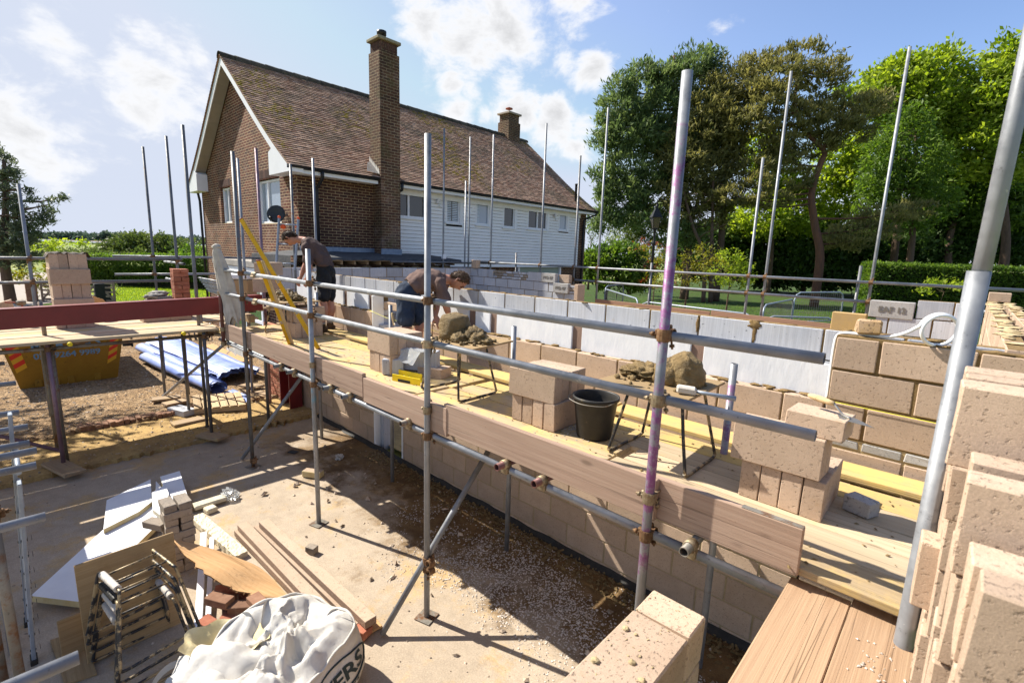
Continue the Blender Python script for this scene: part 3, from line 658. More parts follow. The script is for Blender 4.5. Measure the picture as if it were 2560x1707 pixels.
mb.box(HX+.33, HX+.352, HY-.1, 7.60, 4.80, 4.92); mb.box(HX+.33, HX+.352, 8.30, HY2+.2, 4.80, 4.92); mb.box(HX+.03, HX+.05, 8.3, HY2-.5, 4.62, 4.775)
mb.build('fascia', MT['uwhite'], house)
mb = MB()
for a, b in ((HY-.38, 7.62), (8.29, HY2+.25)):
    mb.grid([[V(HX+.415+.058*math.cos(t), yy, 4.935+.058*math.sin(t)) for t in np.linspace(PI, 2*PI, 8)] for yy in (a, b)])
    mb.tube([(HX+.475,a,4.935),(HX+.475,b,4.935)], .008, 6); mb.add([(HX+.36,a,4.94),(HX+.47,a,4.94),(HX+.45,a,4.88),(HX+.38,a,4.88)], [(0,1,2,3)])
    mb.grid([[V(HX+.36, yy, 4.95), V(HX+.355, yy, 4.86)] for yy in (a, b)])
mb.build('gutter', MT['black'], house)
def downpipe(pts): m = MB(); m.tube(pts, .042, 10); m.build('downpipe', MT['black'], house)
downpipe([(HX+.41,5.98,4.9),(HX+.41,5.98,4.76),(HX+.34,5.98,4.66),(HX+.07,5.98,4.5),(HX+.06,5.98,4.4),(HX+.06,5.98,2.6)])
downpipe([(HX+.41,8.36,4.9),(HX+.40,8.35,4.7),(HX+.2,8.30,4.62)])
downpipe([(HX+.41,18.35,4.9),(HX+.40,18.35,4.8),(HX+.1,18.0,4.6),(HX+.07,17.9,4.5),(HX+.07,17.9,0)])
downpipe([(HL-.3,HY-.05,4.86),(HL-.1,HY-.05,4.5),(HL-.05,HY-.05,0)])
# chimney with corbelled neck, slab and pot
ch = MB(); ch.box(-12.81, -12.28, 7.65, 8.275, 0, 8.20); ch.box(-12.77, -12.32, 7.69, 8.235, 8.20, 8.47)
chim = ch.build('chimney', MT['brick_chim'], house)
m = MB()
for i in range(8): m.box(-12.775+.057*i, -12.775+.057*i+.045, 7.682, 7.70, 8.215, 8.455, .003)
for i in range(9): m.box(-12.335, -12.312, 7.70+.059*i, 7.70+.059*i+.047, 8.215+.06*(i % 2), 8.455, .003)
m.build('soldier_bricks', gen('chimney_soldier', (.10,.05,.036), (.06,.035,.03), 20, .9, vary=.35), chim)
m = MB(); m.box(-12.84, -12.25, 7.60, 8.32, 8.47, 8.55, .012); m.build('chimney_cap', gen('mossy_stone_cap', (.20,.17,.11), (.28,.25,.18), 12, .95), chim)
m = MB(); m.lathe([(.10,8.55),(.09,8.62),(.09,8.70),(.125,8.70),(.13,8.80),(.10,8.81),(.0,8.81)], (-12.6,7.93,0), 20); m.build('chimney_pot', MT['iron'], chim)
m = MB(); q = [V(-12.36,7.64,4.99), V(-12.42,7.30,5.03), V(-12.80,7.55,5.33), V(-12.80,7.64,5.36)]; q = [p+V(0,0,.06) for p in q]; m.add(q, [(0,3,2,1),(0,1,2,3)])
for i in range(6):
    x = -12.34-.085*i; z = 5.06+.066*i; m.add([(x,7.645,z-.02),(x-.10,7.645,z+.05),(x-.085,7.643,z+.19),(x-.03,7.643,z+.11)], [(0,1,2,3),(3,2,1,0)])
m.build('step_flashing', MT['leadpale'], chim)
ch = MB(); x0, x1, ya, yb = -17.05, -16.35, 16.85, 17.62; ch.box(x0, x1, ya, yb, 7.2, 8.95); ch.box(x0+.05, x1-.05, ya+.05, yb-.05, 8.95, 9.28)
c2 = ch.build('chimney', MT['brick_chim'], house); m = MB(); m.box(x0-.04, x1+.04, ya-.04, yb+.04, 9.28, 9.36, .01); m.build('chimney_cap', MT['greybrick'], c2)
m = MB(); m.lathe([(.16,9.36),(.14,9.44),(.02,9.46),(.02,9.56),(.17,9.56),(.16,9.60),(.0,9.66)], (-16.7,17.2,0), 18); m.build('chimney_cowl', MT['terracotta'], c2)
m = MB(); m.lathe([(.05,5.3),(.05,5.95),(.062,5.95),(.062,6.0),(.0,6.0)], (-12.75,17.35,0), 12); m.build('soil_vent_pipe', MT['iron'], house)
m = MB(); m.box(HX+.001, HX+.03, HY, 8.28, 3.0-.12, 3.02, .004); m.box(-12.283, -12.25, 7.62, 8.30, 2.86, 3.02, .004); m.build('lead_flashing', MT['lead'], house)
# small plaque on the gable, security lights on the weatherboards
m = MB(); m.box(-14.35, -14.15, HY-.03, HY, 5.72, 6.05, .01); m.build('alarm_box', gen('faded_red_box', (.48,.22,.19), (.55,.33,.29), 8, .7), house)
for yy, zz in ((9.92, 4.55), (15.88, 4.58)):
    m = MB(); m.rbox((HX+.09, yy, zz), .06, .16, .13, (0,.4,.5), .01); m.rbox((HX+.08, yy+.07, zz-.13), .05, .07, .07, (0,.4,0), .01); m.tube([(HX+.02,yy,zz-.04),(HX+.08,yy,zz-.02)], .02, 8); m.build('security_light', MT['uwhite'], house)
# satellite dish
dc = at_d(690, 535, 12.75); sd = thing('satellite_dish', 'dark grey satellite dish fixed beside the large gable window', 'satellite dish', dc)
dn = V(.72, -.64, .22).normalized(); m = MB(); m.lathe([(.0,.055),(.08,.05),(.16,.033),(.215,.012),(.235,0),(.232,-.006),(.16,.02),(.0,.04)], dc, 28, axis=-dn); m.build('reflector', MT['dish'], sd)
m = MB(); m.tube([dc-dn*.06, dc-dn*.16+V(.1,.0,0), dc+V(.36,.32,-.0), dc+V(.37,.42,-.02)], .018, 8); m.tube([dc+V(.37,.42,.12), dc+V(.37,.42,-.45)], .02, 8); m.build('bracket', MT['iron'], sd)
m = MB(); m.tube([dc+V(-.05,0,-.2), dc+dn*.16+V(-.08,0,-.21), dc+dn*.30+V(-.08,0,-.2)], .012, 8); m.rbox(dc+dn*.30+V(-.08,0,-.18), .05, .06, .06, (0,0,.3), .008); m.build('receiver_arm', MT['iron'], sd)
# ---------- low flat roof against the house with exposed joists ----------
fr = thing('flat_roof', 'low felted flat roof with open dark joists against the house side wall', 'roof', (-11.9, 7.4, 2.6))
mb = MB(); P = []
for i in range(28):
    y = 5.35+4.15*i/27; row = []
    for k in range(9):
        t = k/8; x = HX+.02+(-11.02-HX)*t; z = 2.90-.13*t+.012*mnoise.noise(V(x*3, y*3, 0)); row.append(V(x+(.04*mnoise.noise(V(0,y*5,2)) if k == 8 else 0), y, z))
    row.append(V(row[-1].x+.012, y, row[-1].z-.045-.02*R.random())); P.append(row)
mb.grid(P); mb.build('felt', MT['felt'], fr)
mb = MB(); mb.box(HX+.02, -11.03, 5.37, 9.45, 2.70, 2.735); mb.build('deck', MT['pallet'], fr)
mb = MB()
for i in range(12): mb.box(HX+.03, -11.10-.03*R.random(), 5.45+.35*i, 5.45+.35*i+.045, 2.61, 2.698, .003)
mb.build('joists', MT['sole'], fr)
mb = MB(); mb.box(-11.5, -11.44, 5.37, 9.45, 2.2, 2.60); mb.build('void_shade_panel', MT['roof_void'], fr)  # dark panel stands in for the deep shade under the open roof
mb = MB()
for i in range(26): mb.blob((-11.20, 5.6+3.7*R.random(), 2.50+.04*R.random()), (.07, .14, .05), .6, 3, 12, 8, seed=i)
mb.build('insulation', MT['wool'], fr)
# ---------- porch with flat roof in front of the gable ----------
po = thing('porch', 'low flat roofed porch with white framed glazing in front of the brick gable', 'porch', (-14.2, 5.0, 0))
mb = MB(); mb.box(-16.6, -12.75, 4.55, 5.49, 2.42, 2.60, .02); mb.build('roof_slab', gen('dusty_felt', (.36,.33,.29), (.26,.24,.22), 5, .9, bump=.4), po)
mb = MB(); mb.box(-16.5, -12.9, 4.58, 4.66, 2.27, 2.415, .004); mb.build('fascia', MT['uwhite'], po)
mb = MB()
for x in (-16.45, -15.3, -14.15, -13.0): mb.box(x-.05, x+.05, 4.60, 4.67, .1, 2.27, .004)
mb.box(-16.45, -13., 4.605, 4.665, 1.0, 1.08, .004); mb.box(-16.45, -13., 4.605, 4.665, .08, .16, .004); mb.build('frame', MT['uwhite'], po)
mb = MB(); mb.box(-16.4, -13.05, 4.64, 4.648, .16, 2.27); mb.build('pane', MT['greenglass'], po)
mb = MB(); P = []
for i in range(20):
    x = -13.35+2.35*i/19; z = 2.80+.02*mnoise.noise(V(x*3,0,0)); P.append([V(x,5.49,z+.1), V(x,4.85,z+.02), V(x+.03*R.random(),4.55,z), V(x+.03*R.random(),4.54,z-.22-.12*R.random())])
mb.grid(P, smooth=False); tag(mb.build('roofing_felt', MT['felt']), 'ragged black roofing felt draped over the edge beside the porch roof', 'roofing felt')
mb = MB(); mb.box(-13.3, -11.0, 4.75, 5.45, 0, 2.55); o = mb.build('brick_pier', MT['brick_shade']); tag(o, 'broken brick return wall under the ragged felt by the porch', 'wall')
# ---------- block walls of the extension ----------
def block_wall(mb, o, u, L, z0, z1, th, bl=.44, course=.225, start=0, ch=.006, top=None, mi=0, mo=1, jit=.003, proud=.006):
    """stretcher bond; o = near bottom corner, u along the wall, thickness to the left of u"""
    o = Vector(o); u = Vector(u).normalized(); w = V(-u.y, u.x, 0); z = z0; r = start
    while z < z1-.02:
        h = min(course, z1-z); x = -(bl+.01)*(.5 if r % 2 else 0)
        while x < L-.02:
            a = max(0, x); b = min(L, x+bl)
            if b-a > .03:
                off = R.uniform(-.002, .002)
                mb.obox(o+u*((a+b)/2)+w*(th/2+off)+V(0,0,z+h/2-.0045), u*((b-a)/2-.001), w*(th/2), V(0,0,(h-.009)/2), ch, mi, R.random(), jit*.5)
            x += bl+.01
        z += course; r += 1
    mb.obox(o+u*(L/2)+w*(th/2)+V(0,0,(z0+z1)/2-.004), u*(L/2-.004), w*(th/2-proud), V(0,0,(z1-z0)/2-.005), 0, mo)
cw = thing('cavity_wall', 'long unfinished cavity wall of tan blocks white insulation and blue grey blocks', 'wall', (-4.5, 3.9, 0))
Y0 = 3.774; X_ = V(1,0,0); Y_ = V(0,1,0)
TANM = [MT['tan'], MT['mortar_dry'], MT['dense'], MT['mortar']]
mb = MB()
block_wall(mb, (-9.25,Y0,0), X_, 2.90, -.15, 1.875, .10, start=1, mo=1); block_wall(mb, (-9.25,Y0,0), X_, 2.90, 1.875, 2.10, .10, start=0, mo=3)
block_wall(mb, (-5.58,Y0,0), X_, 4.97, -.15, 1.875, .10, mo=1); block_wall(mb, (-5.58,Y0,0), X_, 4.97, 1.875, 2.10, .10, start=1, mo=3)
block_wall(mb, (-.60,Y0,0), X_, 2.2, -.15, 1.575, .10, mo=1)
def course(z0, z1, joints, mi=0, mo=3, gap=.019, y=Y0, th=.10):
    for a, b in zip(joints[:-1], joints[1:]): mb.obox(((a+b)/2, y+th/2+R.uniform(-.002,.002), (z0+z1)/2), V((b-a-gap)/2,0,0), V(0,th/2,0), V(0,0,(z1-z0)/2-.0085), .005, mi, R.random(), .004)
    mb.obox(((joints[0]+joints[-1])/2, y+th/2, (z0+z1)/2), V((joints[-1]-joints[0])/2-.006,0,0), V(0,th/2-.008,0), V(0,0,(z1-z0)/2+.001), 0, mo)
course(1.575, 1.797, [-.60,-.145,.31,.76,1.6], 0, 1)
course(1.797, 1.868, [-.60+.223*i for i in range(11)], 2, 1)
course(1.868, 2.10, [-.60,-.375,.075,.525,.975,1.6]); course(2.10, 2.323, [-.60,-.150,.30,.75,1.6]); course(2.323, 2.545, [-.60,-.355,.095,.545,1.0,1.6])
cw_o = mb.build('outer_leaf', TANM, cw)
mb = MB()
def smear(x0, x1, y0, y1, z, n, mbx=mb, h=.012):
    for i in range(n): mbx.blob((R.uniform(x0,x1), R.uniform(y0,y1), z), (R.uniform(.02,.07), R.uniform(.012,.04), R.uniform(.004,h)), .5, 2.5, 10, 6, seed=R.random()*50)
smear(-9.2,-6.4,Y0+.01,Y0+.09,2.10,40); smear(-5.5,-.65,Y0+.03,Y0+.09,2.10,60); smear(-.55,1.2,Y0+.02,Y0+.08,2.545,26)
mb.build('mortar_droppings', MT['mortar'], cw)
# insulation boards in the cavity, with gaps
for a, b in ((-9.2,-7.43),(-7.31,-6.66),(-6.54,-6.36),(-5.58,-5.02),(-4.98,-4.36),(-4.24,-3.99),(-3.88,-2.82),(-2.70,-1.61),(-1.50,-.56)):
    m = MB(); t0 = R.uniform(-.006,.006); m.box(a, b, 3.895, 3.945, 1.2, 2.325+t0, .004, rz=R.uniform(-.004,.004)); m.build('insulation_board', MT['eps'], cw)
mb = MB(); mb.box(-9.2, -6.36, 3.915, 3.955, 1.2, 2.31); mb.box(-5.58, -.5, 3.915, 3.955, 1.2, 2.31); mb.build('gap_backing', MT['gap'], cw)
AIRM = [MT['air'], MT['mortar']]
mb = MB()
block_wall(mb, (-9.25,3.965,0), X_, 2.90, .0, 2.12, .10); block_wall(mb, (-5.58,3.965,0), X_, 5.0, 0, 2.12, .10)
def acourse(z0, z1, j, y=3.965, th=.1):
    for a, b in zip(j[:-1], j[1:]): mb.obox(((a+b)/2, y+th/2, (z0+z1)/2), V((b-a-.014)/2,0,0), V(0,th/2,0), V(0,0,(z1-z0)/2-.005), .004, 0, R.random(), .0015)
    mb.obox(((j[0]+j[-1])/2, y+th/2, (z0+z1)/2), V((j[-1]-j[0])/2-.006,0,0), V(0,th/2-.007,0), V(0,0,(z1-z0)/2-.003), 0, 1)
acourse(2.12, 2.335, [-9.25+.45*i for i in range(7)]+[-6.36]); acourse(2.12, 2.335, [-5.58+.45*i for i in range(12)]+[-.1, .3])
acourse(2.335, 2.555, [-9.25,-8.75,-8.4,-7.95,-7.51,-7.31,-6.87,-6.55,-6.07,-5.62,-5.17,-4.73,-4.28,-3.83,-3.38,-2.94,-2.49,-2.03,-1.59,-1.16,-.70,-.25,.3])
mb.build('inner_leaf', AIRM, cw)
mb = MB(); smear(-9.2,.2,3.98,4.05,2.553,46,mb)
mb.blob((-1.16,3.966,2.525),(.045,.006,.03),.6,4,14,9,seed=3); mb.blob((-1.155,3.966,2.46),(.014,.006,.08),.5,3,12,9,seed=5); mb.blob((-1.60,3.966,2.48),(.013,.007,.06),.6,4,12,9,seed=9); mb.build('mortar_droppings', MT['mortar'], cw)
mb = MB(); mb.box(-6.62, -5.35, 3.962, 4.068, 2.125, 2.235, .006); mb.build('lintel', MT['lintel'], cw)
mb = MB(); mb.box(-6.36, -6.33, 3.775, 3.96, -.1, 2.33, .003); mb.box(-5.62, -5.59, 3.775, 3.96, -.1, 2.09, .003); mb.build('cavity_closer', MT['whitepl'], cw)
mb = MB(); mb.box(-6.36+.004, -6.24, 3.87, 4.06, -.1, 1.0, .006); mb.box(-6.36+.004, -6.24, 3.87, 4.06, 1.01, 1.9, .006); mb.build('reveal_blocks', AIRM, cw)
# red steel column at the left end of the lower wall, timber door lining and brick plinth beside it
mb = MB(); mb.box(-9.22, -8.78, 3.70, 3.73, 0, 1.58, .004); mb.box(-9.22,-9.19,3.5,3.70,0,1.58); mb.box(-8.81,-8.78,3.5,3.70,0,1.58)
tag(mb.build('steel_column', MT['beam']), 'dark red steel column standing under the far end of the scaffold deck', 'steel column')
mb = MB(); mb.box(-9.36,-9.25,3.55,3.72,0,1.58,.004); tag(mb.build('timber_post', MT['pallet']), 'timber post standing against the dark red steel column under the deck', 'post')
mb = MB(); block_wall(mb, (-10.2,3.62,0), X_, .82, .0, 1.5, .10, bl=.215, course=.075); tag(mb.build('brick_pier', [MT['redbrick'], MT['mortar_dry']]), 'short brown brick pier under the left end of the deck beside the timber post', 'wall')
# walls behind
def wall_obj(label, mats, segs, loc):
    m = MB()
    for a in segs: block_wall(m, *a[0], **a[1])
    o = m.build('block_wall', mats); return tag(o, label, 'wall')
wall_obj('shaded blue grey block wall running from the man with black shorts towards the house', AIRM, [(((-10.35,9.2,0), (0,-1,0), 5.2, .1, 2.575, .10), {})], None)
mb = MB()
def bcourse(z0, z1, j, mi=0, y=9.2, th=.1, gap=.016):
    for a, b in zip(j[:-1], j[1:]): mb.obox(((a+b)/2, y+th/2+R.uniform(-.004,.004), (z0+z1)/2), V((b-a-gap)/2,0,0), V(0,th/2,0), V(0,0,(z1-z0)/2-.006), .004, mi if isinstance(mi,int) else R.choice(mi), R.random(), .003)
    mb.obox(((j[0]+j[-1])/2, y+th/2, (z0+z1)/2), V((j[-1]-j[0])/2-.01,0,0), V(0,th/2-.01,0), V(0,0,(z1-z0)/2-.002), 0, 1)
block_wall(mb, (-10.35,9.2,0), X_, 3.75, .1, 1.90, .10)
bcourse(1.90, 2.125, [-10.35,-10.0,-9.55,-9.1,-8.65,-8.2,-7.75,-7.3,-6.95,-6.60]); bcourse(2.125, 2.35, [-10.35,-10.15,-9.7,-9.25,-8.8,-8.35,-7.9,-7.43,-7.1], 0)
bcourse(2.35, 2.575, [-10.35,-9.95,-9.55,-9.35]); xs = [-9.35]
while xs[-1] < -8.15: xs.append(xs[-1]+R.choice([.11,.16,.215]))
for k in range(3): bcourse(2.352+.068*k, 2.418+.068*k, [x+(.06 if k % 2 else 0) for x in xs], [0,0,2])
bcourse(2.35, 2.575, [-8.1,-7.66])
for k in range(3): bcourse(2.128+.068*k, 2.194+.068*k, [-7.1,-6.98,-6.80,-6.62], [0,0,2])
qw = mb.build('block_wall', [MT['air'], MT['mortar'], MT['greybrick']]); tag(qw, 'sunlit blue grey block wall behind the stooping man, with stamped grey blocks', 'wall')
mb = MB(); mb.box(-7.655, -7.22, 9.18, 9.30, 2.352, 2.57, .005); mb.box(-7.24, -6.80, 9.14, 9.28, 2.13, 2.352, .005); mb.build('stamped_block', MT['dense'], qw)
mb = MB(); mb.box(-6.60, -6.50, 9.12, 9.40, .1, 2.36, .006); mb.box(-7.2, -6.9, 9.30, 9.42, 2.36, 2.55, .006); mb.build('tan_outer_leaf', MT['tan'], qw)
def text_obj(name, txt, size, loc, xdir, updir, m, parent, ext=.002, bold=False, shear=0.):
    cu = bpy.data.curves.new(name, 'FONT'); cu.body = txt; cu.size = size; cu.extrude = ext; cu.align_x = 'CENTER'; cu.align_y = 'CENTER'; cu.shear = shear; cu.resolution_u = 3
    if bold: cu.offset = size*.025
    tmp = bpy.data.objects.new(name, cu); COL.objects.link(tmp); bpy.context.view_layer.update()
    me = bpy.data.meshes.new_from_object(tmp.evaluated_get(bpy.context.evaluated_depsgraph_get())); bpy.data.objects.remove(tmp)
    x = Vector(xdir).normalized(); z = x.cross(Vector(updir)).normalized(); y = z.cross(x)
    M = Matrix((x, y, z)).transposed().to_4x4(); M.translation = Vector(loc)
    me.materials.clear(); me.materials.append(m)
    o = bpy.data.objects.new(name, me); COL.objects.link(o); o.matrix_world = M
    if parent is not None: o.parent = parent; o.matrix_parent_inverse = Matrix.Translation(-parent.location)
    return o
text_obj('stamp', 'PTD 07', .095, (-7.44,9.176,2.46), X_, (0,0,1), MT['stamp'], qw, .002, True); text_obj('stamp', 'PTD 07', .095, (-7.02,9.136,2.24), X_, (0,0,1), MT['stamp'], qw, .002, True)
# wall behind the white coil
mb = MB(); block_wall(mb, (-1.32,8.0,0), X_, 1.45, .1, 2.125, .10)
bcourse(2.125, 2.36, [-.86,-.72,-.28,.13], 0, 8.0); bcourse(2.36, 2.595, [-.46,-.10,.13], 0, 8.0)
bw = mb.build('block_wall', AIRM); tag(bw, 'blue grey block wall behind the white plastic coil, with a stamped block', 'wall')
mb = MB(); mb.box(-.94, -.475, 7.985, 8.10, 2.335, 2.555, .006); mb.build('stamped_block', MT['dense'], bw)
text_obj('stamp', 'EAF 12', .10, (-.70,7.98,2.445), X_, (0,0,1), MT['stamp'], bw, .002, True)
mb = MB(); mb.box(-1.34, -.95, 7.93, 8.05, 2.08, 2.36, .008); tag(mb.build('stained_block', gen('yellow_stained_block', (.42,.28,.11), (.36,.25,.12), 6, .95, bump=.5)), 'yellow stained block standing against the left end of the stamped block wall', 'block')
# right hand return wall of tan blocks
mb = MB(); block_wall(mb, (.30,3.88,0), (0,1,0), 5.6, .1, 2.35, .10); block_wall(mb, (.30,3.88,0), (0,1,0), 5.6, 2.35, 2.575, .10); block_wall(mb, (.46,3.88,0), (0,1,0), 5.6, 1.5, 2.575, .10)
mb.box(.2,.42,9.3,9.48,2.578,2.70,.006)
rw = mb.build('block_wall', [MT['tan'], MT['mortar']]); tag(rw, 'tan block return wall running away behind the big grey pole at the right', 'wall')
mb = MB(); smear(.21,.29,4.0,9.4,2.573,60,mb,.008); smear(.38,.45,4.0,9.4,2.573,40,mb,.008); mb.build('mortar_droppings', MT['mortar_dry'], rw)
# loose things on the wall tops
mb = MB(); mb.box(-10.18,-9.98,9.16,9.32,2.58,2.80,.006); mb.box(-10.1,-9.95,9.13,9.27,2.58,2.78,.006); tag(mb.build('loose_block', MT['tan']), 'tan block standing on the corner of the blue block wall behind the stooping man', 'block')
m = MB(); m.obox(V(-.44,3.85,2.612), V(.065,.01,0), V(-.01,.05,0), V(0,0,.05), .012, 0, .5, .012); tag(m.build('broken_block', block_mat('broken_tan_block', (.52,.37,.24), (.36,.22,.10), (.42,.28,.12), .45, 1.4)), 'small broken lump of tan block weighing down the white strip on the wall', 'block')
# white plastic strip: up the end of the pier, along the top, then coiled
pts = [V(-.607,3.86,2.08), V(-.612,3.86,2.3), V(-.612,3.86,2.48), V(-.60,3.86,2.535), V(-.56,3.86,2.556), V(-.44,3.855,2.557), V(-.33,3.83,2.565), V(-.25,3.82,2.60), V(-.19,3.82,2.65)]
cc = V(-.095,3.80,2.64); uu = V(.72,.66,.10).normalized(); ww = V(-.08,-.12,1).normalized()
for k in range(40):
    a = math.radians(165-k*14.5); r = .112-.0003*k; nn = uu.cross(ww)
    pts.append(cc+uu*r*math.cos(a)+ww*r*math.sin(a)*.86+nn*(-.012+.0006*k))
# smooth
def catmull(P, n=6):
    out = []
    for i in range(len(P)-1):
        p0, p1, p2, p3 = P[max(i-1,0)], P[i], P[i+1], P[min(i+2,len(P)-1)]
        for k in range(n):
            t = k/n; out.append(.5*((2*p1)+(p2-p0)*t+(2*p0-5*p1+4*p2-p3)*t*t+(3*p1-p0-3*p2+p3)*t**3))
    return out+[P[-1]]
P = catmull(pts, 4); mb = MB(); mb.tube(P, .0105, 8); tag(mb.build('plastic_strip', MT['whitepl']), 'white plastic strip laid over the wall end and curled into a loose coil', 'plastic coil')
mb = MB(); mb.tube(catmull([V(-.62,3.765,2.10), V(.2,3.765,2.088), V(1.2,3.766,2.075)], 4), .0022, 6); tag(mb.build('string_line', MT['string']), 'yellow string line stretched along the joint of the near tan wall', 'string line')
mb = MB(); mb.tube([V(-6.4,3.765,2.11), V(-5.9,3.75,2.05), V(-4.6,3.765,2.0)], .002, 6); tag(mb.build('string_line', MT['string']), 'yellow string line stretched across the wall opening between the two men', 'string line')
# ---------- scaffolding ----------
TR = .02415
def coupler(p, along=(0,1,0), parent=None, m='rust', var=0):
    """a right-angle clamp: two bands, bolts and nuts"""
    p = Vector(p); mb = MB(); a = Vector(along).normalized()
    mb.lathe([(TR+.001,-.03),(TR+.007,-.03),(TR+.009,-.018),(TR+.009,.018),(TR+.007,.03),(TR+.001,.03)], p, 14, smooth=False)
    b = a.cross(V(0,0,1)).normalized(); q = p+a*.05
    mb.lathe([(TR+.001,-.028),(TR+.008,-.028),(TR+.008,.028),(TR+.001,.028)], q, 14, smooth=False, axis=b)
    sgn = -1
    for o, d in ((p-b*.042, -b), (q+V(0,0,.045)-b*.02, V(0,0,1)-b*.35), (q-V(0,0,.04)+b*.02, -V(0,0,1)+b*.2)):
        d = d.normalized(); mb.tube([o-d*.02, o+d*.032], .006, 8); mb.tube([o+d*.008, o+d*.022], .0125, 6); 
    mb.rbox(p-b*.034+a*.012, .03, .026, .05, (0,0,math.atan2(b.y,b.x)), .006); mb.rbox(q+V(0,0,.036)-b*.012, .05, .03, .024, (0,0,math.atan2(b.y,b.x)), .006)
    return mb.build('coupler', MT[m], parent)
def tube_part(name, p, q, m, parent, r=TR): 
    mb = MB(); mb.pipe(p, q, r); return mb.build(name, MT[m] if isinstance(m, str) else m, parent, frm(p, (Vector(q)-Vector(p)), (0,1,0)) if False else None)
def board(name, p, q, w, h, m, parent=None, up=(0,0,1), bands=False, ch=.004):
    """plank with its length along the local x axis"""
    mb = MB(); mb.beam(p, q, w, h, up, ch); return mb.build(name, MT[m] if isinstance(m, str) else m, parent, frm((Vector(p)+Vector(q))/2, Vector(q)-Vector(p), up))
YS = 2.18; DZ = 1.695
sc1 = thing('scaffold', 'grey tube scaffold with guard rails and timber toe boards along the new block wall', 'scaffold', (-3.5, 2.7, 0))
fr_st = [(-7.70,1.56,2.93,'tube_red'),(-6.82,0,4.12,'steel_dark'),(-4.85,0,2.98,'steel_blue'),(-2.896,0,3.80,'steel'),(-1.037,0,3.81,'steel_purple')]
for x, a, b, m in fr_st:
    tube_part('standard', (x,YS,a), (x,YS,b), m, sc1)
    if a == 0:
        mb = MB(); mb.box(x-.075, x+.075, YS-.075, YS+.075, .004, .012, .003, rz=.3); mb.build('base_plate', MT['steel_old'], sc1)
for x, a, b in ((-1.07,0,2.33),(-3.08,0,2.33),(-5.17,0,2.33),(-7.18,0,2.33)): tube_part('standard', (x,3.33,a), (x,3.33,b), 'steel_purple_low' if x > -2 else 'steel', sc1)
for x0, x1, z in ((-7.98,-6.50,2.645),(-6.46,-.38,2.635),(-7.90,-6.45,2.315),(-6.43,-.37,2.315)): tube_part('guard_rail', (x0,YS+.052,z), (x1,YS+.052,z-.004), 'steel', sc1)
for z in (2.645, 2.315):
    mb = MB(); mb.lathe([(TR+.001,-.07),(TR+.006,-.07),(TR+.006,.07),(TR+.001,.07)], (-6.46,YS+.052,z-.003), 14, axis=(1,0,0)); mb.rbox((-6.46,YS+.02,z-.03), .1, .03, .03, (0,0,0), .005); mb.build('sleeve_coupler', MT['fit'], sc1)
tube_part('ledger', (-8.05,YS+.052,1.60), (-.28,YS+.052,1.575), 'steel', sc1); tube_part('ledger', (-8.3,3.28,1.60), (.4,3.28,1.585), 'steel_dark', sc1)
for x, a, b, m in fr_st:
    for z in (2.64, 2.315, 1.59): coupler((x,YS,z), (0,1,0), sc1, 'rust' if R.random() < .75 else 'fit')
for x in (-4.85,-2.896,-1.037,-7.70): coupler((x,YS,1.80), (0,1,0), sc1, 'fit')
# transoms sticking out under the deck
for sx, sy in ((691,914),(723,918),(814,958),(861,977),(1009,1042),(1250,1148),(1343,1190),(1718,1352)):
    p = on_y(sx, sy, YS-.03); tube_part('transom', (p.x,YS-.06,1.628), (p.x,3.70,1.628), R.choice(['steel_dark','steel_old','tube_red']) if sx > 1000 else 'steel_dark', sc1)
    mb = MB(); mb.lathe([(TR+.001,-.025),(TR+.008,-.025),(TR+.008,.025),(TR+.001,.025)], (p.x,YS+.02,1.628), 12, axis=(0,1,0)); mb.rbox((p.x,YS+.03,1.585), .06, .05, .05, (0,0,0), .008); mb.build('coupler', MT['fit'], sc1)
# braces
b1 = on_z(605,1147,.03); t1 = on_x(752,944,-6.76); tube_part('brace', b1, b1+(t1-b1)*1.12, 'steel', sc1)
b2 = on_z(955,1585,.03); t2 = on_x(1222,1125,-2.84); tube_part('brace', b2, b2+(t2-b2)*1.1, 'steel', sc1)
k1 = b1+(t1-b1)*((YS-b1.y)/(t1.y-b1.y)); k2 = b2+(t2-b2)*((YS-b2.y)/(t2.y-b2.y)); coupler((-6.82,YS,k1.z), (1,0,0), sc1); coupler((-2.90,YS,k2.z), (1,0,0), sc1); coupler((-2.90,YS,k2.z-.07), (1,0,0), sc1)
# toe boards
for x0, x1, dz, s in ((-7.90,-6.70,0,0),(-6.69,-3.90,.0,0),(-3.89,-2.70,-.03,0),(-2.74,-1.02,.0,.012),(-1.06,-.365,.003,.075)):
    o = board('toe_board', (x0,YS+.046+s*.6,1.768+dz), (x1,YS+.046+s*.6,1.772+dz), .038, .225, 'toe', sc1)
mb = MB(); mb.box(-.62,-.367,YS+.074,YS+.107,1.887,1.890,.0008); mb.build('end_band', MT['steel_old'], sc1)
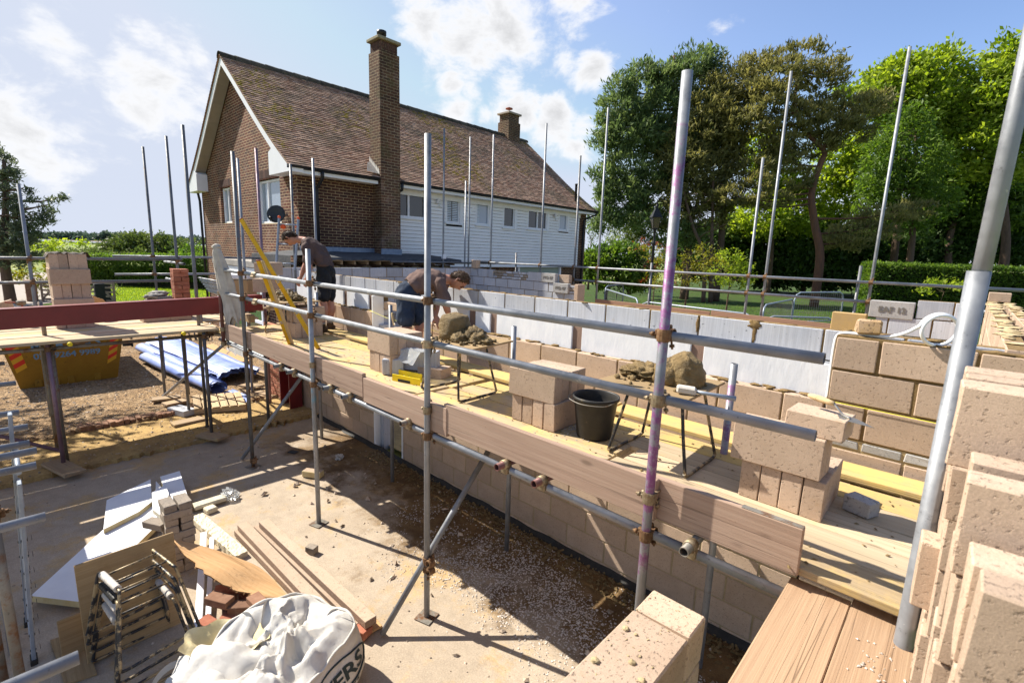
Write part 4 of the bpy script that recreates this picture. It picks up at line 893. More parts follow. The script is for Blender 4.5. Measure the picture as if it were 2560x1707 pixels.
# deck boards: rows across, lengths along
rows = [(2.37,'deck_sand'),(2.606,'deck'),(2.835,'deck'),(3.072,'deck'),(3.302,'deck_sand')]
wd = ['nearest the toe board','second from the toe board','third from the toe board','fourth from the toe board','fifth from the toe board']
cuts = [(-8.45,-6.35,'at the far end by the yellow level'),(-6.34,-3.55,'beside the block stack with the trowel'),(-3.54,-1.55,'by the black bucket'),(-1.54,1.1,'at the near right end')]
for r, (y, m) in enumerate(rows):
    for i, (a, b, where) in enumerate(cuts):
        j = R.uniform(-.12,.12) if 0 < i else 0
        yy = y+.018 + (.0 if i < 3 else 0)
        o = board('scaffold_board', (a+(j if i else 0)+.006,yy,DZ-.019+R.uniform(-.002,.003)), (b+(0 if i == 3 else R.uniform(-.05,.0)),yy+R.uniform(-.004,.004),DZ-.019+R.uniform(-.002,.003)), .224, .036, m if i < 3 or r > 3 else ('deck_pale' if r else 'deck'))
        tag(o, 'deck board %s, %s' % (wd[r], where), 'scaffold board', 'boards of the scaffold deck')
for i, (a, b, where) in enumerate(((-8.3,-5.0,'behind the two men'),(-4.98,-2.1,'under the wall between the mortar stands'),(-2.08,1.1,'at the right end below the string line'))):
    o = board('scaffold_board', (a,3.60,DZ+.017), (b,3.60,DZ+.021), .24, .036, 'deck_sand'); tag(o, 'sandy board against the block wall, %s' % where, 'scaffold board', 'inside boards against the block wall')
# the two large poles at the right
bp = thing('scaffold_pole', 'big grey telescopic pole rising beside the bright block stack at right', 'pole', (.015, 2.42, 0))
tube_part('outer_tube', (.012,2.19,0), (.013,2.19,2.995), 'steel', bp, .0305); tube_part('inner_tube', (.013,2.19,2.4), (.032,2.19,4.4), 'steel', bp)
# ---------- left platform ----------
sc2 = thing('scaffold', 'scaffold platform with weathered boards crossing behind the red steel beam', 'scaffold', (-9.4, .8, 0))
PX0, PX1 = -8.25, -10.3; DP = 1.734
for i in range(9):
    x = PX0-.115-.229*i-(.03 if i > 1 else 0)-(.03 if i > 4 else 0); z = DP-.019+R.uniform(-.003,.004)
    o = board('scaffold_board', (x,-2.2,z), (x+R.uniform(-.004,.004),2.30+(-.0 if i < 4 else .9)+R.uniform(-.05,.05),z+R.uniform(-.003,.003)), .222, .038, 'deck_pale' if i not in (3,) else 'deck')
    tag(o, 'weathered board of the left platform, %s from its front edge' % ['first','second','third','fourth','fifth','sixth','seventh','eighth','ninth'][i], 'scaffold board', 'boards of the left platform')
o = board('scaffold_board', (-8.75,2.22,DZ-.075), (-7.95,2.52,DZ-.075), .22, .036, 'deck_pale'); tag(o, 'short board bridging the left platform and the main scaffold deck', 'scaffold board')
for x, y, top, m in ((-8.36,.38,1.69,'tube_purple'),(-8.47,.42,1.69,'steel_old'),(-9.05,.37,1.69,'steel_old'),(-8.30,2.09,1.69,'steel_dark'),(-9.55,2.09,1.65,'steel_dark'),(-11.1,2.06,1.65,'steel_dark'),(-8.38,2.97,1.62,'steel_dark'),(-11.12,3.66,1.62,'steel_dark')):
    tube_part('standard', (x,y,.06), (x,y,top), m, sc2)
for x, z0, z1, y in ((-8.52,1.55,1.65,0),):
    tube_part('ledger', (-8.40,-2.,1.62), (-8.40,2.3,1.62), 'steel_old', sc2); tube_part('ledger', (-9.3,-2.,1.62), (-9.3,2.5,1.62), 'steel_old', sc2); tube_part('ledger', (-10.2,-2.,1.62), (-10.2,3.2,1.62), 'steel_old', sc2)
for px_, py_, nm in ((458,1310,0),(203,860,1)):
    pass
for (sx, sy) in ((175,861),(460,834)):
    p = on_x(sx, sy, -8.20); tube_part('transom', (-8.20,p.y,p.z), (-10.6,p.y,1.66), 'steel_old', sc2)
    mb = MB(); mb.lathe([(0,.0),(.022,.0),(.027,-.004),(.027,-.05),(.0245,-.05)], (-8.185,p.y,p.z), 16, axis=(1,0,0)); mb.build('end_cap', MT['yellow2'], sc2)
tube_part('brace', on_z(408,990,.05), (-7.80,2.26,1.60), 'steel', sc2); tube_part('brace', (-9.9,-1.6,1.1), (-8.6,.42,.16), 'tube_purple', sc2)
for p in ((-8.36,.38),(-8.30,2.09),(-9.55,2.09)): coupler((p[0],p[1],1.62), (0,1,0), sc2, 'rust')
for i in range(2): 
    p = on_z(*[(112,838),(503,807)][i], DP); tube_part('standard', (p.x,p.y,1.55), (p.x,p.y,2.18 if i == 0 else 1.9), 'steel_old', sc2)
# outer rails and uprights of the platform
XR = -10.85
a0 = on_x(0,647,XR); a1 = on_x(455,648.5,XR); tube_part('guard_rail', (XR,-1.5,a0.z), (XR,a1.y,a1.z), 'steel_dark', sc2)
b0 = on_x(0,707.5,XR); b1_ = on_x(458,698,XR); tube_part('guard_rail', (XR,-1.5,b0.z), (XR,b1_.y,b0.z+.0), 'steel_dark', sc2)
for (tx, ty), (bx, by) in (((47,460),(87,762)),((413.5,340),(452,748))):
    t_ = on_x(tx,ty,XR-.05); b_ = on_x(bx,by,XR-.05); y = (t_.y+b_.y)/2; tube_part('standard', (XR-.05,y,.06), (XR-.05,y,t_.z), 'steel' if tx < 100 else 'steel_dark', sc2)
    for zz in (a0.z, b0.z): coupler((XR-.05,y,zz), (1,0,0), sc2)
t_ = on_x(459,313,-8.72); tube_part('standard', (-8.72,2.14,.06), (-8.72,2.14,t_.z), 'steel_dark', sc2)
for z in (a0.z-.06, b0.z-.06): tube_part('transom', (XR+.02,2.50,z), (-12.9,2.62,z-.02), 'steel', sc2)
sc3 = thing('scaffold', 'far left scaffold lift with two guard rails running to the house gable', 'scaffold', (-12.6, 4, 0))
XQ = -12.65
c0 = on_x(281,640,XQ); c1 = on_x(700,643,XQ); tube_part('guard_rail', (XQ,c0.y,c0.z), (XQ,4.52,c0.z), 'steel', sc3); d0 = on_x(287,686,XQ); tube_part('guard_rail', (XQ,d0.y,d0.z), (XQ,4.52,d0.z), 'steel', sc3)
t_ = on_x(357,367,XQ+.05); tube_part('standard', (XQ+.05,t_.y,.06), (XQ+.05,t_.y,t_.z), 'steel_dark', sc3)
for z in (c0.z, d0.z): coupler((XQ+.05,t_.y,z), (-1,0,0), sc3)
for (tx, ty), (bx, by), yy, m in (((591,397),(613,694),3.36,'steel'),((639,371),(662,760),3.38,'tube_purple')):
    t_ = on_y(tx,ty,yy); b_ = on_y(bx,by,yy); tube_part('standard', (b_.x,yy,.06), (b_.x,yy,t_.z), m, sc3)
for (tx, ty), D, m in (((726,410),9.3,'steel_dark'),((782,396),9.8,'steel')):
    t_ = at_d(tx,ty,D); tube_part('standard', (t_.x,t_.y,.1), (t_.x,t_.y,t_.z), m, sc3)
tube_part('ledger', (-10.4,3.4,1.6), (-12.6,3.4,1.6), 'steel_old', sc3); tube_part('ledger', (-11.1,2.0,1.6), (-11.1,3.8,1.6), 'steel_old', sc3)
mb = MB(); mb.rbox(at_d(675,700,8.75), .05, .05, .12); mb.build('end_plate', MT['steel_old'].copy(), sc3)
# ---------- far scaffold behind the extension ----------
YF = 9.85
sc4 = thing('scaffold', 'far scaffold with two guard rails in front of the pine trees', 'scaffold', (-5, 9.9, 0))
r0 = on_y(1185,650.5,YF); r1 = on_y(2560,728,YF); q0 = on_y(1437,698,YF); q1 = on_y(2560,778,YF)
tube_part('guard_rail', (r0.x,YF,2.735), (1.2,YF,2.735), 'steel', sc4); tube_part('guard_rail', (q0.x,YF,2.415), (-1.1,YF,2.415), 'steel', sc4); tube_part('guard_rail', (-.1,YF,2.40), (1.2,YF,2.40), 'steel', sc4)
for (tx, ty), (bx, by), m in (((1232,337),(1226,672),'steel_purple_low'),((1365,309),(1351,672),'steel'),((1448,390),(1434,705),'steel_dark'),((1518,270),(1492,722),'steel'),((1902,395),(1862,780),'steel'),((1972,180),(1902,789),'steel'),((2275,117.5),(2171,751),'steel'),((1628,657),(1620,772),'steel_dark'),((2162,665),(2140,745),'steel_dark'),((1290,632),(1289,690),'steel_dark')):
    yy = YF+.052; t_ = on_y(tx,ty,yy); b_ = on_y(bx,by,yy); x = b_.x; tube_part('standard', (x,yy,.0), (x,yy,t_.z), m, sc4)
    if ty < 600:
        for z in (2.735, 2.415): coupler((x,yy,z), (0,-1,0), sc4)
for x0, x1 in ((-6.45,-3.72),(-3.70,-1.02)): board('toe_board', (x0,YF-.06,1.90), (x1,YF-.06,1.885), .036, .225, 'timber_red', sc4)
for i in range(4): 
    o = board('scaffold_board', (-6.5,YF-.2-.0+.235*i-.0+.3,1.76), (1.0,YF-.2+.235*i+.3,1.76), .225, .036, 'deck_pale', sc4)
sc5 = thing('scaffold', 'thin upright scaffold poles standing before the white weatherboarding', 'scaffold', (-11.4, 8, 0))
for (tx, ty), (bx, by), m in (((1103,319),(1108,645),'steel'),((1174,342),(1171,645),'steel'),((1162,452),(1162,643),'steel_purple_low')):
    X = -10.85; t_ = on_x(tx,ty,X); b_ = on_x(bx,by,X); tube_part('standard', (X,b_.y,.1), (X,b_.y,t_.z), m, sc5)
e0 = on_x(1140,642,-10.85); e1 = on_x(1200,646,-10.85); tube_part('ledger', (-10.80,e0.y-2.2,2.70), (-10.80,e1.y+.6,2.70), 'steel_dark', sc5)
p = on_x(1110,640,-10.85); mb = MB(); mb.box(p.x-.05,p.x+.05,p.y-.05,p.y+.05,p.z-.08,p.z+.05,.01); mb.build('end_cap', MT['uwhite'], sc5)
# ---------- left foreground scaffold with protruding tube ends ----------
sc6 = thing('scaffold', 'near left scaffold with a row of tube ends sticking out over the slab', 'scaffold', (-4.5, -.3, 0))
ENDS = [(19,880,1.55),(12,908,1.48),(40,957,1.55),(48,1030,1.55),(70,1066,1.55),(74,1107,1.55),(92,1125,1.60),(91,1162,1.55),(114,1290,1.55),(197,1642,1.55)]
for sx, sy, z in ENDS:
    p = on_z(sx, sy, z+.0); m = 'steel'
    tube_part('transom', (p.x,p.y,z), (p.x+R.uniform(-.02,.02),p.y-1.4,z+R.uniform(-.01,.01)), m, sc6)
for sx, sy in ((10,1330),(30,1430),(62,1360),(8,1500)): pass
for x, y, m in ((-5.18,-.20,'steel_old'),(-4.72,-.19,'steel_purple_low'),(-3.72,-.14,'steel_old'),(-4.0,-.22,'steel_old')): tube_part('standard', (x,y,.0), (x,y,1.75), m, sc6)
tube_part('ledger', (-7.,-.24,1.50), (-3.2,-.24,1.50), 'steel', sc6)
for x, y in ((-5.18,-.20),(-4.72,-.19),(-3.72,-.14)): coupler((x,y,1.50), (1,0,0), sc6)
for i in range(6): board('deck_board', (-8.2,-.25-.23*i,1.60), (-4.4,-.25-.23*i,1.60), .225, .038, 'deck', sc6)
# loose sole boards under the uprights
for i, ((sx, sy), (ex, ey), lab) in enumerate((((130,1155),(190,1185),'sole board under the purple front pole of the left platform'),((430,1062),(510,1045),'long sole board under the thin dark pole, by the slab corner'),((380,1000),(452,992),'sole board under the braced pole beside the blue sheeting'),((410,1012),(468,1000),'short timber offcut lying beside the braced pole'),((505,1085),(540,1092),'square sole board nearest the slab corner under the dark pole'),((608,962),(640,966),'sole board under the pole right of the blue sheeting'))):
    a = on_z(sx,sy,.08); b = on_z(ex,ey,.08); d = (b-a)
    if d.length < .35: b = a+d.normalized()*.45
    tag(board('sole_board', (a.x,a.y,.085), (b.x,b.y,.085), .225, .038, 'sole'), lab, 'sole board')
# ---------- block stacks: every block is a thing ----------
ORD = ['first','second','third','fourth','fifth','sixth']
def blk(c, sx, sy, sz, rz, label, group, m='tan', ch=.006, cat='concrete block', name='concrete_block'):
    c = Vector(c); mb = MB(); mb.rbox(c, sx, sy, sz, (0,0,rz), min(ch,.004), 0, R.random(), .003)
    return tag(mb.build(name, MT[m] if isinstance(m, str) else m, None, Matrix.Translation(c-V(0,0,sz/2))), label, cat, group)
def course_of(x0, y0, z, n, along, where, group, gaps=.004, L=.44, H=.215, T=.10, rz=0., skip=(), ends='left', m='tan'):
    """n blocks side by side; along='x': each lies along x and they stack up in y"""
    for i in range(n):
        if i in skip: continue
        o = (i+.5)*(T+gaps); j = R.uniform(-.007,.007)
        if along == 'x': c = V(x0+L/2+j, y0+o, z+H/2); s = (L, T, H)
        else: c = V(x0+o, y0+L/2+j, z+H/2); s = (T, L, H)
        side = ('nearest' if i == 0 else '%s from near side' % ORD[i]) if along == 'x' else '%s from %s' % (ORD[i], ends)
        blk(c, s[0], s[1], s[2], rz+R.uniform(-.012,.012), 'tan block, %s, %s' % (where, side), group, m)
G1, G2, G3, G4, G5, G6 = ('blocks stacked by the yellow levels','blocks stacked with the trowel handle on top','blocks stacked beside the black bucket','blocks stacked at the right under the trowel','blocks stacked on the left platform','bright blocks stacked at the right edge')
course_of(-7.42, 2.90, DZ, 4, 'x', 'bottom course behind the yellow levels', G1); course_of(-7.40, 2.92, DZ+.217, 4, 'y', 'top course behind the yellow levels', G1)
blk((-7.55,3.22,DZ+.11), .10,.44,.215, .1, 'tan block on end at the left behind the yellow levels', G1)
course_of(-4.72, 2.76, DZ, 4, 'y', 'bottom course under the upright trowel', G2, .006); course_of(-4.74, 2.75, DZ+.217, 4, 'x', 'top course under the upright trowel', G2)
course_of(-2.545, 2.75, DZ, 4, 'y', 'bottom course beside the black bucket', G3, .010, rz=.02); course_of(-2.565, 2.735, DZ+.217, 4, 'x', 'top course beside the black bucket', G3, rz=.05)
course_of(-.795, 2.78, DZ, 4, 'y', 'bottom course at the right deck end', G4, .004); course_of(-.855, 2.76, DZ+.217, 2, 'x', 'middle course at the right deck end', G4, .004)
blk((-.475,2.90,DZ+.217+.217+.055), .27,.20,.11, -.05, 'cut tan block lying on the stack with a trowel on it', G4)
for k in range(5): course_of(-9.78 if k % 2 == 0 else -9.72, .55 if k % 2 == 0 else .545, DP+.211*k, 4, 'x' if k % 2 == 0 else 'y', '%s course up of the left platform stack' % ORD[k], G5, .004, ends='left' if k % 2 else 'left')
blk((-9.56,1.78,DP+.05), .215,.44,.10, .05, 'tan block lying flat under the red beam at the middle of the left platform', None); blk((-9.55,2.07,DP+.05), .215,.30,.10, .02, 'shorter tan block lying under the red beam nearer the main deck', None)
# foreground stack at the right edge
FB = DZ
for k in range(3): course_of(.04+.012*(k % 2), 1.80, FB+.2165*k, 4, 'x', '%s course up of the right edge stack' % ORD[k], G6, .03, rz=.01)
course_of(.022, 1.66, FB+.2165*3+.148, 3, 'x', 'top course of the right edge stack', G6, .035, L=.50, rz=-.01)
course_of(.03, 1.66, FB+.2165*3, 4, 'x', 'flat course of the right edge stack', G6, .01, H=.145)
course_of(.056, 1.345, FB+.2165*3, 2, 'x', 'top course of the low right stack', G6, .05, rz=.01)
for k in range(3): course_of(.06, 1.345, FB+.2165*k, 2, 'x', '%s course up of the low right stack' % ORD[k], G6, .05)
course_of(.082, 1.10, FB+.2165*2+.115, 2, 'x', 'top course of the bottom right stack', G6, .01); 
for k in range(2): course_of(.085, 1.08, FB+.2165*k+.115, 2, 'x', '%s course up of the bottom right stack' % ORD[k], G6, .01)
for (x, y, z, l) in ((-.004,1.93,FB+.27,'single'),): blk((x+.225,y,z+.1), .44,.10,.215, .02, 'tan block sticking out to the left from the bright right stack halfway down', G6)
# ---------- mortar stands, spot boards, mortar ----------
def stand(loc, rz, label, group=None, proto=[None]):
    t = thing('mortar_stand', label, 'stand', loc, group); t.rotation_euler.z = 0
    c, s = math.cos(rz), math.sin(rz); L = lambda x, y, z: V(loc[0]+x*c-y*s, loc[1]+x*s+y*c, loc[2]+z)
    for y in (-1, 1):
        m = MB(); m.tube(catmull([L(-.27,y*.235,.02), L(-.22,y*.20,.25), L(-.175,y*.165,.47), L(-.14,y*.155,.497), L(0,y*.155,.5), L(.14,y*.155,.497), L(.175,y*.165,.47), L(.22,y*.20,.25), L(.27,y*.235,.02)], 5), .0105, 8); m.build('leg_frame', MT['stand'], t)
    for x in (-1, 1):
        m = MB(); m.tube(catmull([L(x*.265,-.24,.03), L(x*.272,-.20,.010), L(x*.272,0,.010), L(x*.272,.20,.010), L(x*.265,.24,.03)], 4), .0105, 8); m.build('foot_bar', MT['stand'], t)
    for x in (-.10, .06): m = MB(); m.tube([L(x,-.155,.495), L(x,.155,.495)], .007, 8); m.build('cross_rod', MT['stand'], t)
    return t
def heap(c, parts, label, m='muck'):
    mb = MB(); c = Vector(c)
    for (dx, dy, dz, rx, ry, rz, amp, fr) in parts: mb.blob(c+V(dx,dy,dz), (rx,ry,rz), amp, fr, 56, 36, seed=R.random()*40, flat=dz)
    for i_, q_ in enumerate(mb.v): q_ = Vector(q_); k_ = mnoise.fractal(q_*22, 1, 2.2, 4)*.010-abs(mnoise.noise(q_*11+V(3,0,0)))*.018; h_ = max(0, min(1, (q_.z-c.z)/.03)); mb.v[i_] = tuple(q_+(q_-c-V(0,0,.02)).normalized()*k_*h_)
    for i in range(46):
        a = R.random()*2*PI; r = R.uniform(.08,.29); s = R.uniform(.006,.022); mb.blob(c+V(r*math.cos(a),r*math.sin(a),s*.4), s, .6, 2, 8, 6, seed=i)
    return tag(mb.build('mortar_heap', MT[m]), label, 'mortar')
def spot(c, rz, label, w=.62, d=.60):
    mb = MB(); mb.rbox(Vector(c), w, d, .016, (R.uniform(-.02,.02),R.uniform(-.02,.02),rz), .003); return tag(mb.build('spot_board', MT['ply'], None, frm(c, (math.cos(rz),math.sin(rz),0))), label, 'mortar board')
stand((-7.45,3.02,DZ), .2, 'mortar stand at the far end of the deck behind the yellow levels'); spot((-7.35,2.98,2.207), .1, 'mortar board at the far deck end before the man in black shorts', .75)
heap((-7.35,2.98,2.216), [(-.22,0,.03,.12,.14,.09,.4,3),(0,.0,.04,.16,.15,.10,.42,3),(.18,.02,.03,.10,.12,.06,.42,3)], 'crumbly wet mortar heap on the far mortar board')
stand((-3.40,2.93,DZ), .0, 'mortar stand between the two middle block stacks'); spot((-3.27,2.90,2.207), .08, 'mortar board on the middle stand under the bucket shaped mortar')
hp = (-3.36,2.90,2.216)
mb = MB(); mb.lathe([(0,0),(.155,0),(.15,.06),(.14,.13),(.128,.19),(.115,.215),(.06,.222),(0,.20)], V(*hp)+V(-.05,-.02,.0), 30)
for i, q in enumerate(mb.v):
    q = Vector(q); k = mnoise.fractal(q*9, 1, 2, 4); mb.v[i] = (q.x+.018*k+.02*(q.z-hp[2]), q.y+.018*k, q.z+.02*k*(q.z > hp[2]+.01))
for (dx,dy,rx,rz_) in ((.16,.02,.11,.10),(.24,.0,.09,.07),(.10,-.10,.08,.06),(.33,.02,.07,.04),(-.22,.05,.08,.04),(.06,.12,.12,.07)): mb.blob(V(*hp)+V(dx,dy,rz_*.35), (rx,rx*.9,rz_), .38, 3., 24, 16, seed=dx*90, flat=rz_*.35)
for i in range(70):
    a = R.random()*2*PI; r = R.uniform(.12,.30); s = R.uniform(.006,.02); mb.blob(V(*hp)+V(.06+r*math.cos(a)*1.05,r*math.sin(a)*.9,s*.4), s, .6, 2, 8, 6, seed=i)
tag(mb.build('mortar_heap', MT['muck']), 'bucket shaped lump of wet mortar turned out on the middle mortar board', 'mortar')
stand((-1.36,2.98,DZ), .0, 'mortar stand beside the black bucket with the brush on its board'); spot((-1.385,2.93,2.207), .03, 'mortar board by the black bucket with a long mortar heap and a brush')
heap((-1.39,2.95,2.216), [(.14,.02,.05,.135,.13,.155,.12,1.4),(.06,-.04,.05,.10,.10,.12,.2,2),(-.10,.0,.03,.15,.12,.065,.4,3.5),(-.20,.02,.02,.10,.12,.045,.4,3.5)], 'smooth rounded lump of wet mortar with crumbs on the board by the bucket')
b = MB(); p = V(-1.10,2.74,2.245); d = V(.78,.35,-.06).normalized(); b.rbox(p-d*.03, .11,.06,.045, (0,.05,.42), .012); br = thing('block_brush', 'bricklayer brush with dusty head and blue grey handle on the mortar board edge', 'brush', p); b.build('head', MT['tape'], br)
b = MB(); b.tube([p+d*.02, p+d*.10, p+d*.24], [.011,.010,.016], 10); b.build('handle', MT['alu'], br)
# bucket
bk = thing('bucket', 'dirty black builders bucket standing on the deck beside the block stack', 'bucket', (-1.875,2.935,DZ))
mb = MB(); cz = (-1.875,2.935,DZ); mb.lathe([(0,.004),(.120,.004),(.124,0),(.128,.012),(.158,.275),(.163,.282),(.172,.286),(.172,.308),(.163,.31),(.157,.30),(.152,.26),(.122,.02),(0,.016)], cz, 36); mb.build('body', MT['bucket'], bk)
mb = MB(); mb.tube(catmull([V(-1.875-.172,2.90,DZ+.295), V(-1.875-.15,2.80,DZ+.285), V(-1.875,2.745,DZ+.28), V(-1.875+.15,2.80,DZ+.285), V(-1.875+.172,2.90,DZ+.295)], 6), .0035, 6); mb.build('handle', MT['steel_old'].copy(), bk)
mb = MB(); mb.lathe([(0,.03),(.125,.03)], cz, 24); mb.build('residue', MT['mortar_dry'], bk)
# grey aerated blocks and other bits by the second stack
blk((-4.16,3.02,DZ+.165), .44,.10,.215, .55, 'dark grey aerated block standing behind the yellow folded tool case', None, 'air'); 
blk((-4.02,3.12,DZ+.05), .30,.20,.10, .3, 'tan offcut lying under the dark grey aerated block', None)
blk((-4.33,2.82,DZ+.09), .22,.10,.17, .75, 'broken dark grey aerated block beside the yellow folded tool case', None, 'air')
pl = MB(); c0_ = V(-4.10,2.92,DZ+.29); P = []
for i in range(8):
    row = []
    for j in range(8): row.append(c0_+V(-.14+.28*i/7, -.12+.22*j/7, .018*mnoise.noise(V(i*.7,j*.7,3))+ (-.12*max(0,(3-j)/3) if j < 3 else 0)))
    P.append(row)
pl.grid(P, smooth=False); tag(pl.build('polythene_bag', MT['clearpoly']), 'crumpled clear polythene bag draped over the dark grey aerated block', 'plastic bag')
yc = thing('tool_case', 'yellow folded cardboard fixings tray open on the deck beside the grey blocks', 'tray', (-4.02,2.72,DZ)); y0 = on_z(1020,968,DZ); y1 = on_z(1040,975,DZ)
mb = MB(); a = V(-4.20,2.70,DZ); mb.obox(a+V(.11,.16,.035), V(.16,.03,0), V(-.002,.006,0), V(0,0,.034)); mb.obox(a+V(.24,.02,.035), V(.17,.045,0), V(-.002,.006,0), V(0,0,.034)); mb.obox(a+V(.16,.10,.005), V(.16,.03,0), V(-.016,.07,0), V(0,0,.003)); mb.build('tray', MT['yellow2'], yc)
mb = MB(); mb.obox(a+V(.22,.008,.018), V(.075,.02,0), V(-.001,.003,0), V(0,0,.013)); mb.build('label', MT['inkw'], yc)
mb = MB()
for i in range(40): p = a+V(.17+R.uniform(-.12,.12), .10+R.uniform(-.05,.05), .014+.012*R.random()); d = V(R.uniform(-1,1),R.uniform(-1,1),R.uniform(-.3,.3)).normalized()*.03; mb.tube([p-d,p+d], .0035, 5)
mb.build('fixings', MT['whitepl'], yc)
def trowel(p, d, label, up=(0,0,1), L=.17, blade=True):
    t = thing('trowel', label, 'trowel', p); p = Vector(p); d = Vector(d).normalized(); s = d.cross(Vector(up)).normalized(); u = s.cross(d)
    m = MB(); q = [p+d*.0, p+d*.03+s*.042, p+d*.07+s*.042, p+d*L, p+d*.07-s*.042, p+d*.03-s*.042]; m.prism([x-u*.001 for x in (q if True else q)], u*.002); m.build('blade', MT['trowel'], t)
    m = MB(); m.tube(catmull([p+d*.06+u*.004, p+d*.02+u*.012, p-d*.01+u*.035, p-d*.03+u*.05], 4), .006, 8); m.build('shank', MT['trowel'], t)
    m = MB(); h0 = p-d*.028+u*.05; m.tube([h0, h0-d*.03, h0-d*.08, h0-d*.12, h0-d*.135], [.011,.015,.017,.014,.008], 10); m.build('handle', MT['handle'], t)
    return t
trowel((-.40,2.90,DZ+.217*2+.114), (.75,-.25,-.06), 'worn pointing trowel lying on the cut block near the right end of the deck')
tr2 = thing('trowel', 'wooden handled trowel stuck upright behind the block stack near the stooping man', 'trowel', (-4.45,3.2,2.1)); m = MB(); hp2 = on_y(985,812,3.12); m.tube([hp2+V(.02,0,.02), hp2, hp2+V(-.03,.01,.06), hp2+V(-.05,.01,.12), hp2+V(-.055,.01,.135)], [.006,.011,.017,.015,.008], 10); m.build('handle', MT['handle'], tr2)
m = MB(); m.tube([hp2+V(.02,0,.02), hp2+V(.03,0,-.03), hp2+V(.03,0,-.06)], .006, 8); m.prism([hp2+V(.03,-.001,-.05), hp2+V(-.03,-.001,-.10), hp2+V(.03,-.001,-.30), hp2+V(.09,-.001,-.10)], (0,.002,0)); m.build('blade', MT['trowel'], tr2)
blk(on_z(2145,1290,DZ+.0)+V(0,0.05,.045), .13,.10,.085, -.35, 'pale grey half brick lying on the deck boards at the right', None, 'dense', .01, 'brick', 'half_brick')
# white chippings by the block stacks
def chips(name, pts_fn, n, smin, smax, m, label, kind='stuff', flat_=.6):
    mb = MB()
    for i in range(n):
        x, y, z = pts_fn(); s = R.uniform(smin, smax); a = R.random()*PI; sx = s*R.uniform(.6,1.5); sy = s*R.uniform(.5,1.1); sz = s*flat_*R.uniform(.4,1)
        ax = V(math.cos(a),math.sin(a),R.uniform(-.3,.3))*sx; ay = V(-math.sin(a),math.cos(a),R.uniform(-.3,.3))*sy
        b = V(x,y,z+sz*.4); q = [b-ax*R.uniform(.6,1), b+ay*R.uniform(.5,1), b+ax*R.uniform(.6,1), b-ay*R.uniform(.5,1), b+V(R.uniform(-.2,.2)*s,R.uniform(-.2,.2)*s,sz)]
        mb.add(q, [(0,3,4),(3,2,4),(2,1,4),(1,0,4)])
    o = mb.build(name, MT[m]); o['kind'] = kind; o['label'] = label; return o
def bandpt():
    while 1:
        x = R.uniform(-4.6,-.7); y = min(3.66, max(2.2, R.gauss(3.05+.02*(x+3), .33)))
        dn = mnoise.fractal(V(x*1.6,y*1.6,4), 1, 2, 4)
        if dn > R.uniform(-.35,.3) and R.random() < min(1, (x+4.8)/1.6): return x, y, .0
chips('plaster_chips', bandpt, 9000, .004, .015, 'chip', 'scatter of white plaster chips on the damp floor below the deck')
chips('scattered_grit', lambda: (R.uniform(-7.8,-.3), R.uniform(-.2,3.7), 0), 900, .004, .016, 'pebble', 'scattered grit and small stones on the concrete slab')
chips('scattered_rubble', lambda: (R.uniform(-7.8,-.8), R.uniform(1.9,3.6), 0), 70, .02, .05, 'pebble', 'small broken stones on the damp floor below the deck', flat_=.9)
chips('soil_crumbs', lambda: (R.uniform(-6.2,-.2), 3.74-abs(R.gauss(0,.16)), 0), 1500, .008, .035, 'muck', 'soil and mortar crumbs banked along the foot of the block wall', flat_=.8)
chips('yard_stones', lambda: (R.uniform(-17,-9.8), R.uniform(-2,7), .03), 5200, .012, .035, 'pebble', 'loose stones scattered over the gravel yard')
chips('sand_crumbs', lambda: (R.uniform(-9.7,-8.2), R.uniform(-2,4), .06), 700, .008, .03, 'pebble', 'crumbs of soil and stone on the compacted sand strip')
chips('deck_crumbs', lambda: (R.uniform(-8,.1), R.uniform(2.22,3.65), DZ+.002), 650, .004, .016, 'muck', 'mortar crumbs scattered over the deck boards')
chips('white_scrapings', lambda: (-2.02+R.gauss(0,.09), 2.99+R.gauss(0,.12), DZ), 260, .005, .012, 'chip', 'white scrapings on the deck behind the black bucket')
# levels leaning on the rails
def level(p, q, label, edge):
    t = thing('spirit_level', label, 'spirit level', p); d = Vector(q)-Vector(p); n = V(.55,-.83,0); m = MB(); m.beam(p, q, .055, .022, d.cross(n).cross(d), .003); m.build('body', MT['yellow'], t)
    for s in (0, 1):
        c = Vector(p)+d*(.0 if s == 0 else 1); e = d.normalized()*(.012 if s else -.012); m = MB(); m.beam(c-e*.1, c+e, .057, .024, d.cross(n).cross(d), .002); m.build('end_cap', MT[edge], t)
    for f in (.28, .52): c = Vector(p)+d*f; m = MB(); m.beam(c-d.normalized()*.022, c+d.normalized()*.022, .04, .026, d.cross(n).cross(d), .002); m.build('vial', MT['clearpoly'], t)
    return t
pa = on_z(796,872,DZ); level(pa, on_y(603,549,2.30), 'long yellow spirit level leaning against the guard rails', 'terracotta')
pb_ = on_z(725,860,DZ); level(pb_, on_y(646,652,2.28), 'shorter yellow spirit level leaning left of the long one', 'terracotta')
o = board('timber_batten', pb_+V(.035,.02,0), on_y(656,652,2.30), .045, .02, 'handle'); tag(o, 'wooden batten leaning beside the shorter yellow level', 'batten')
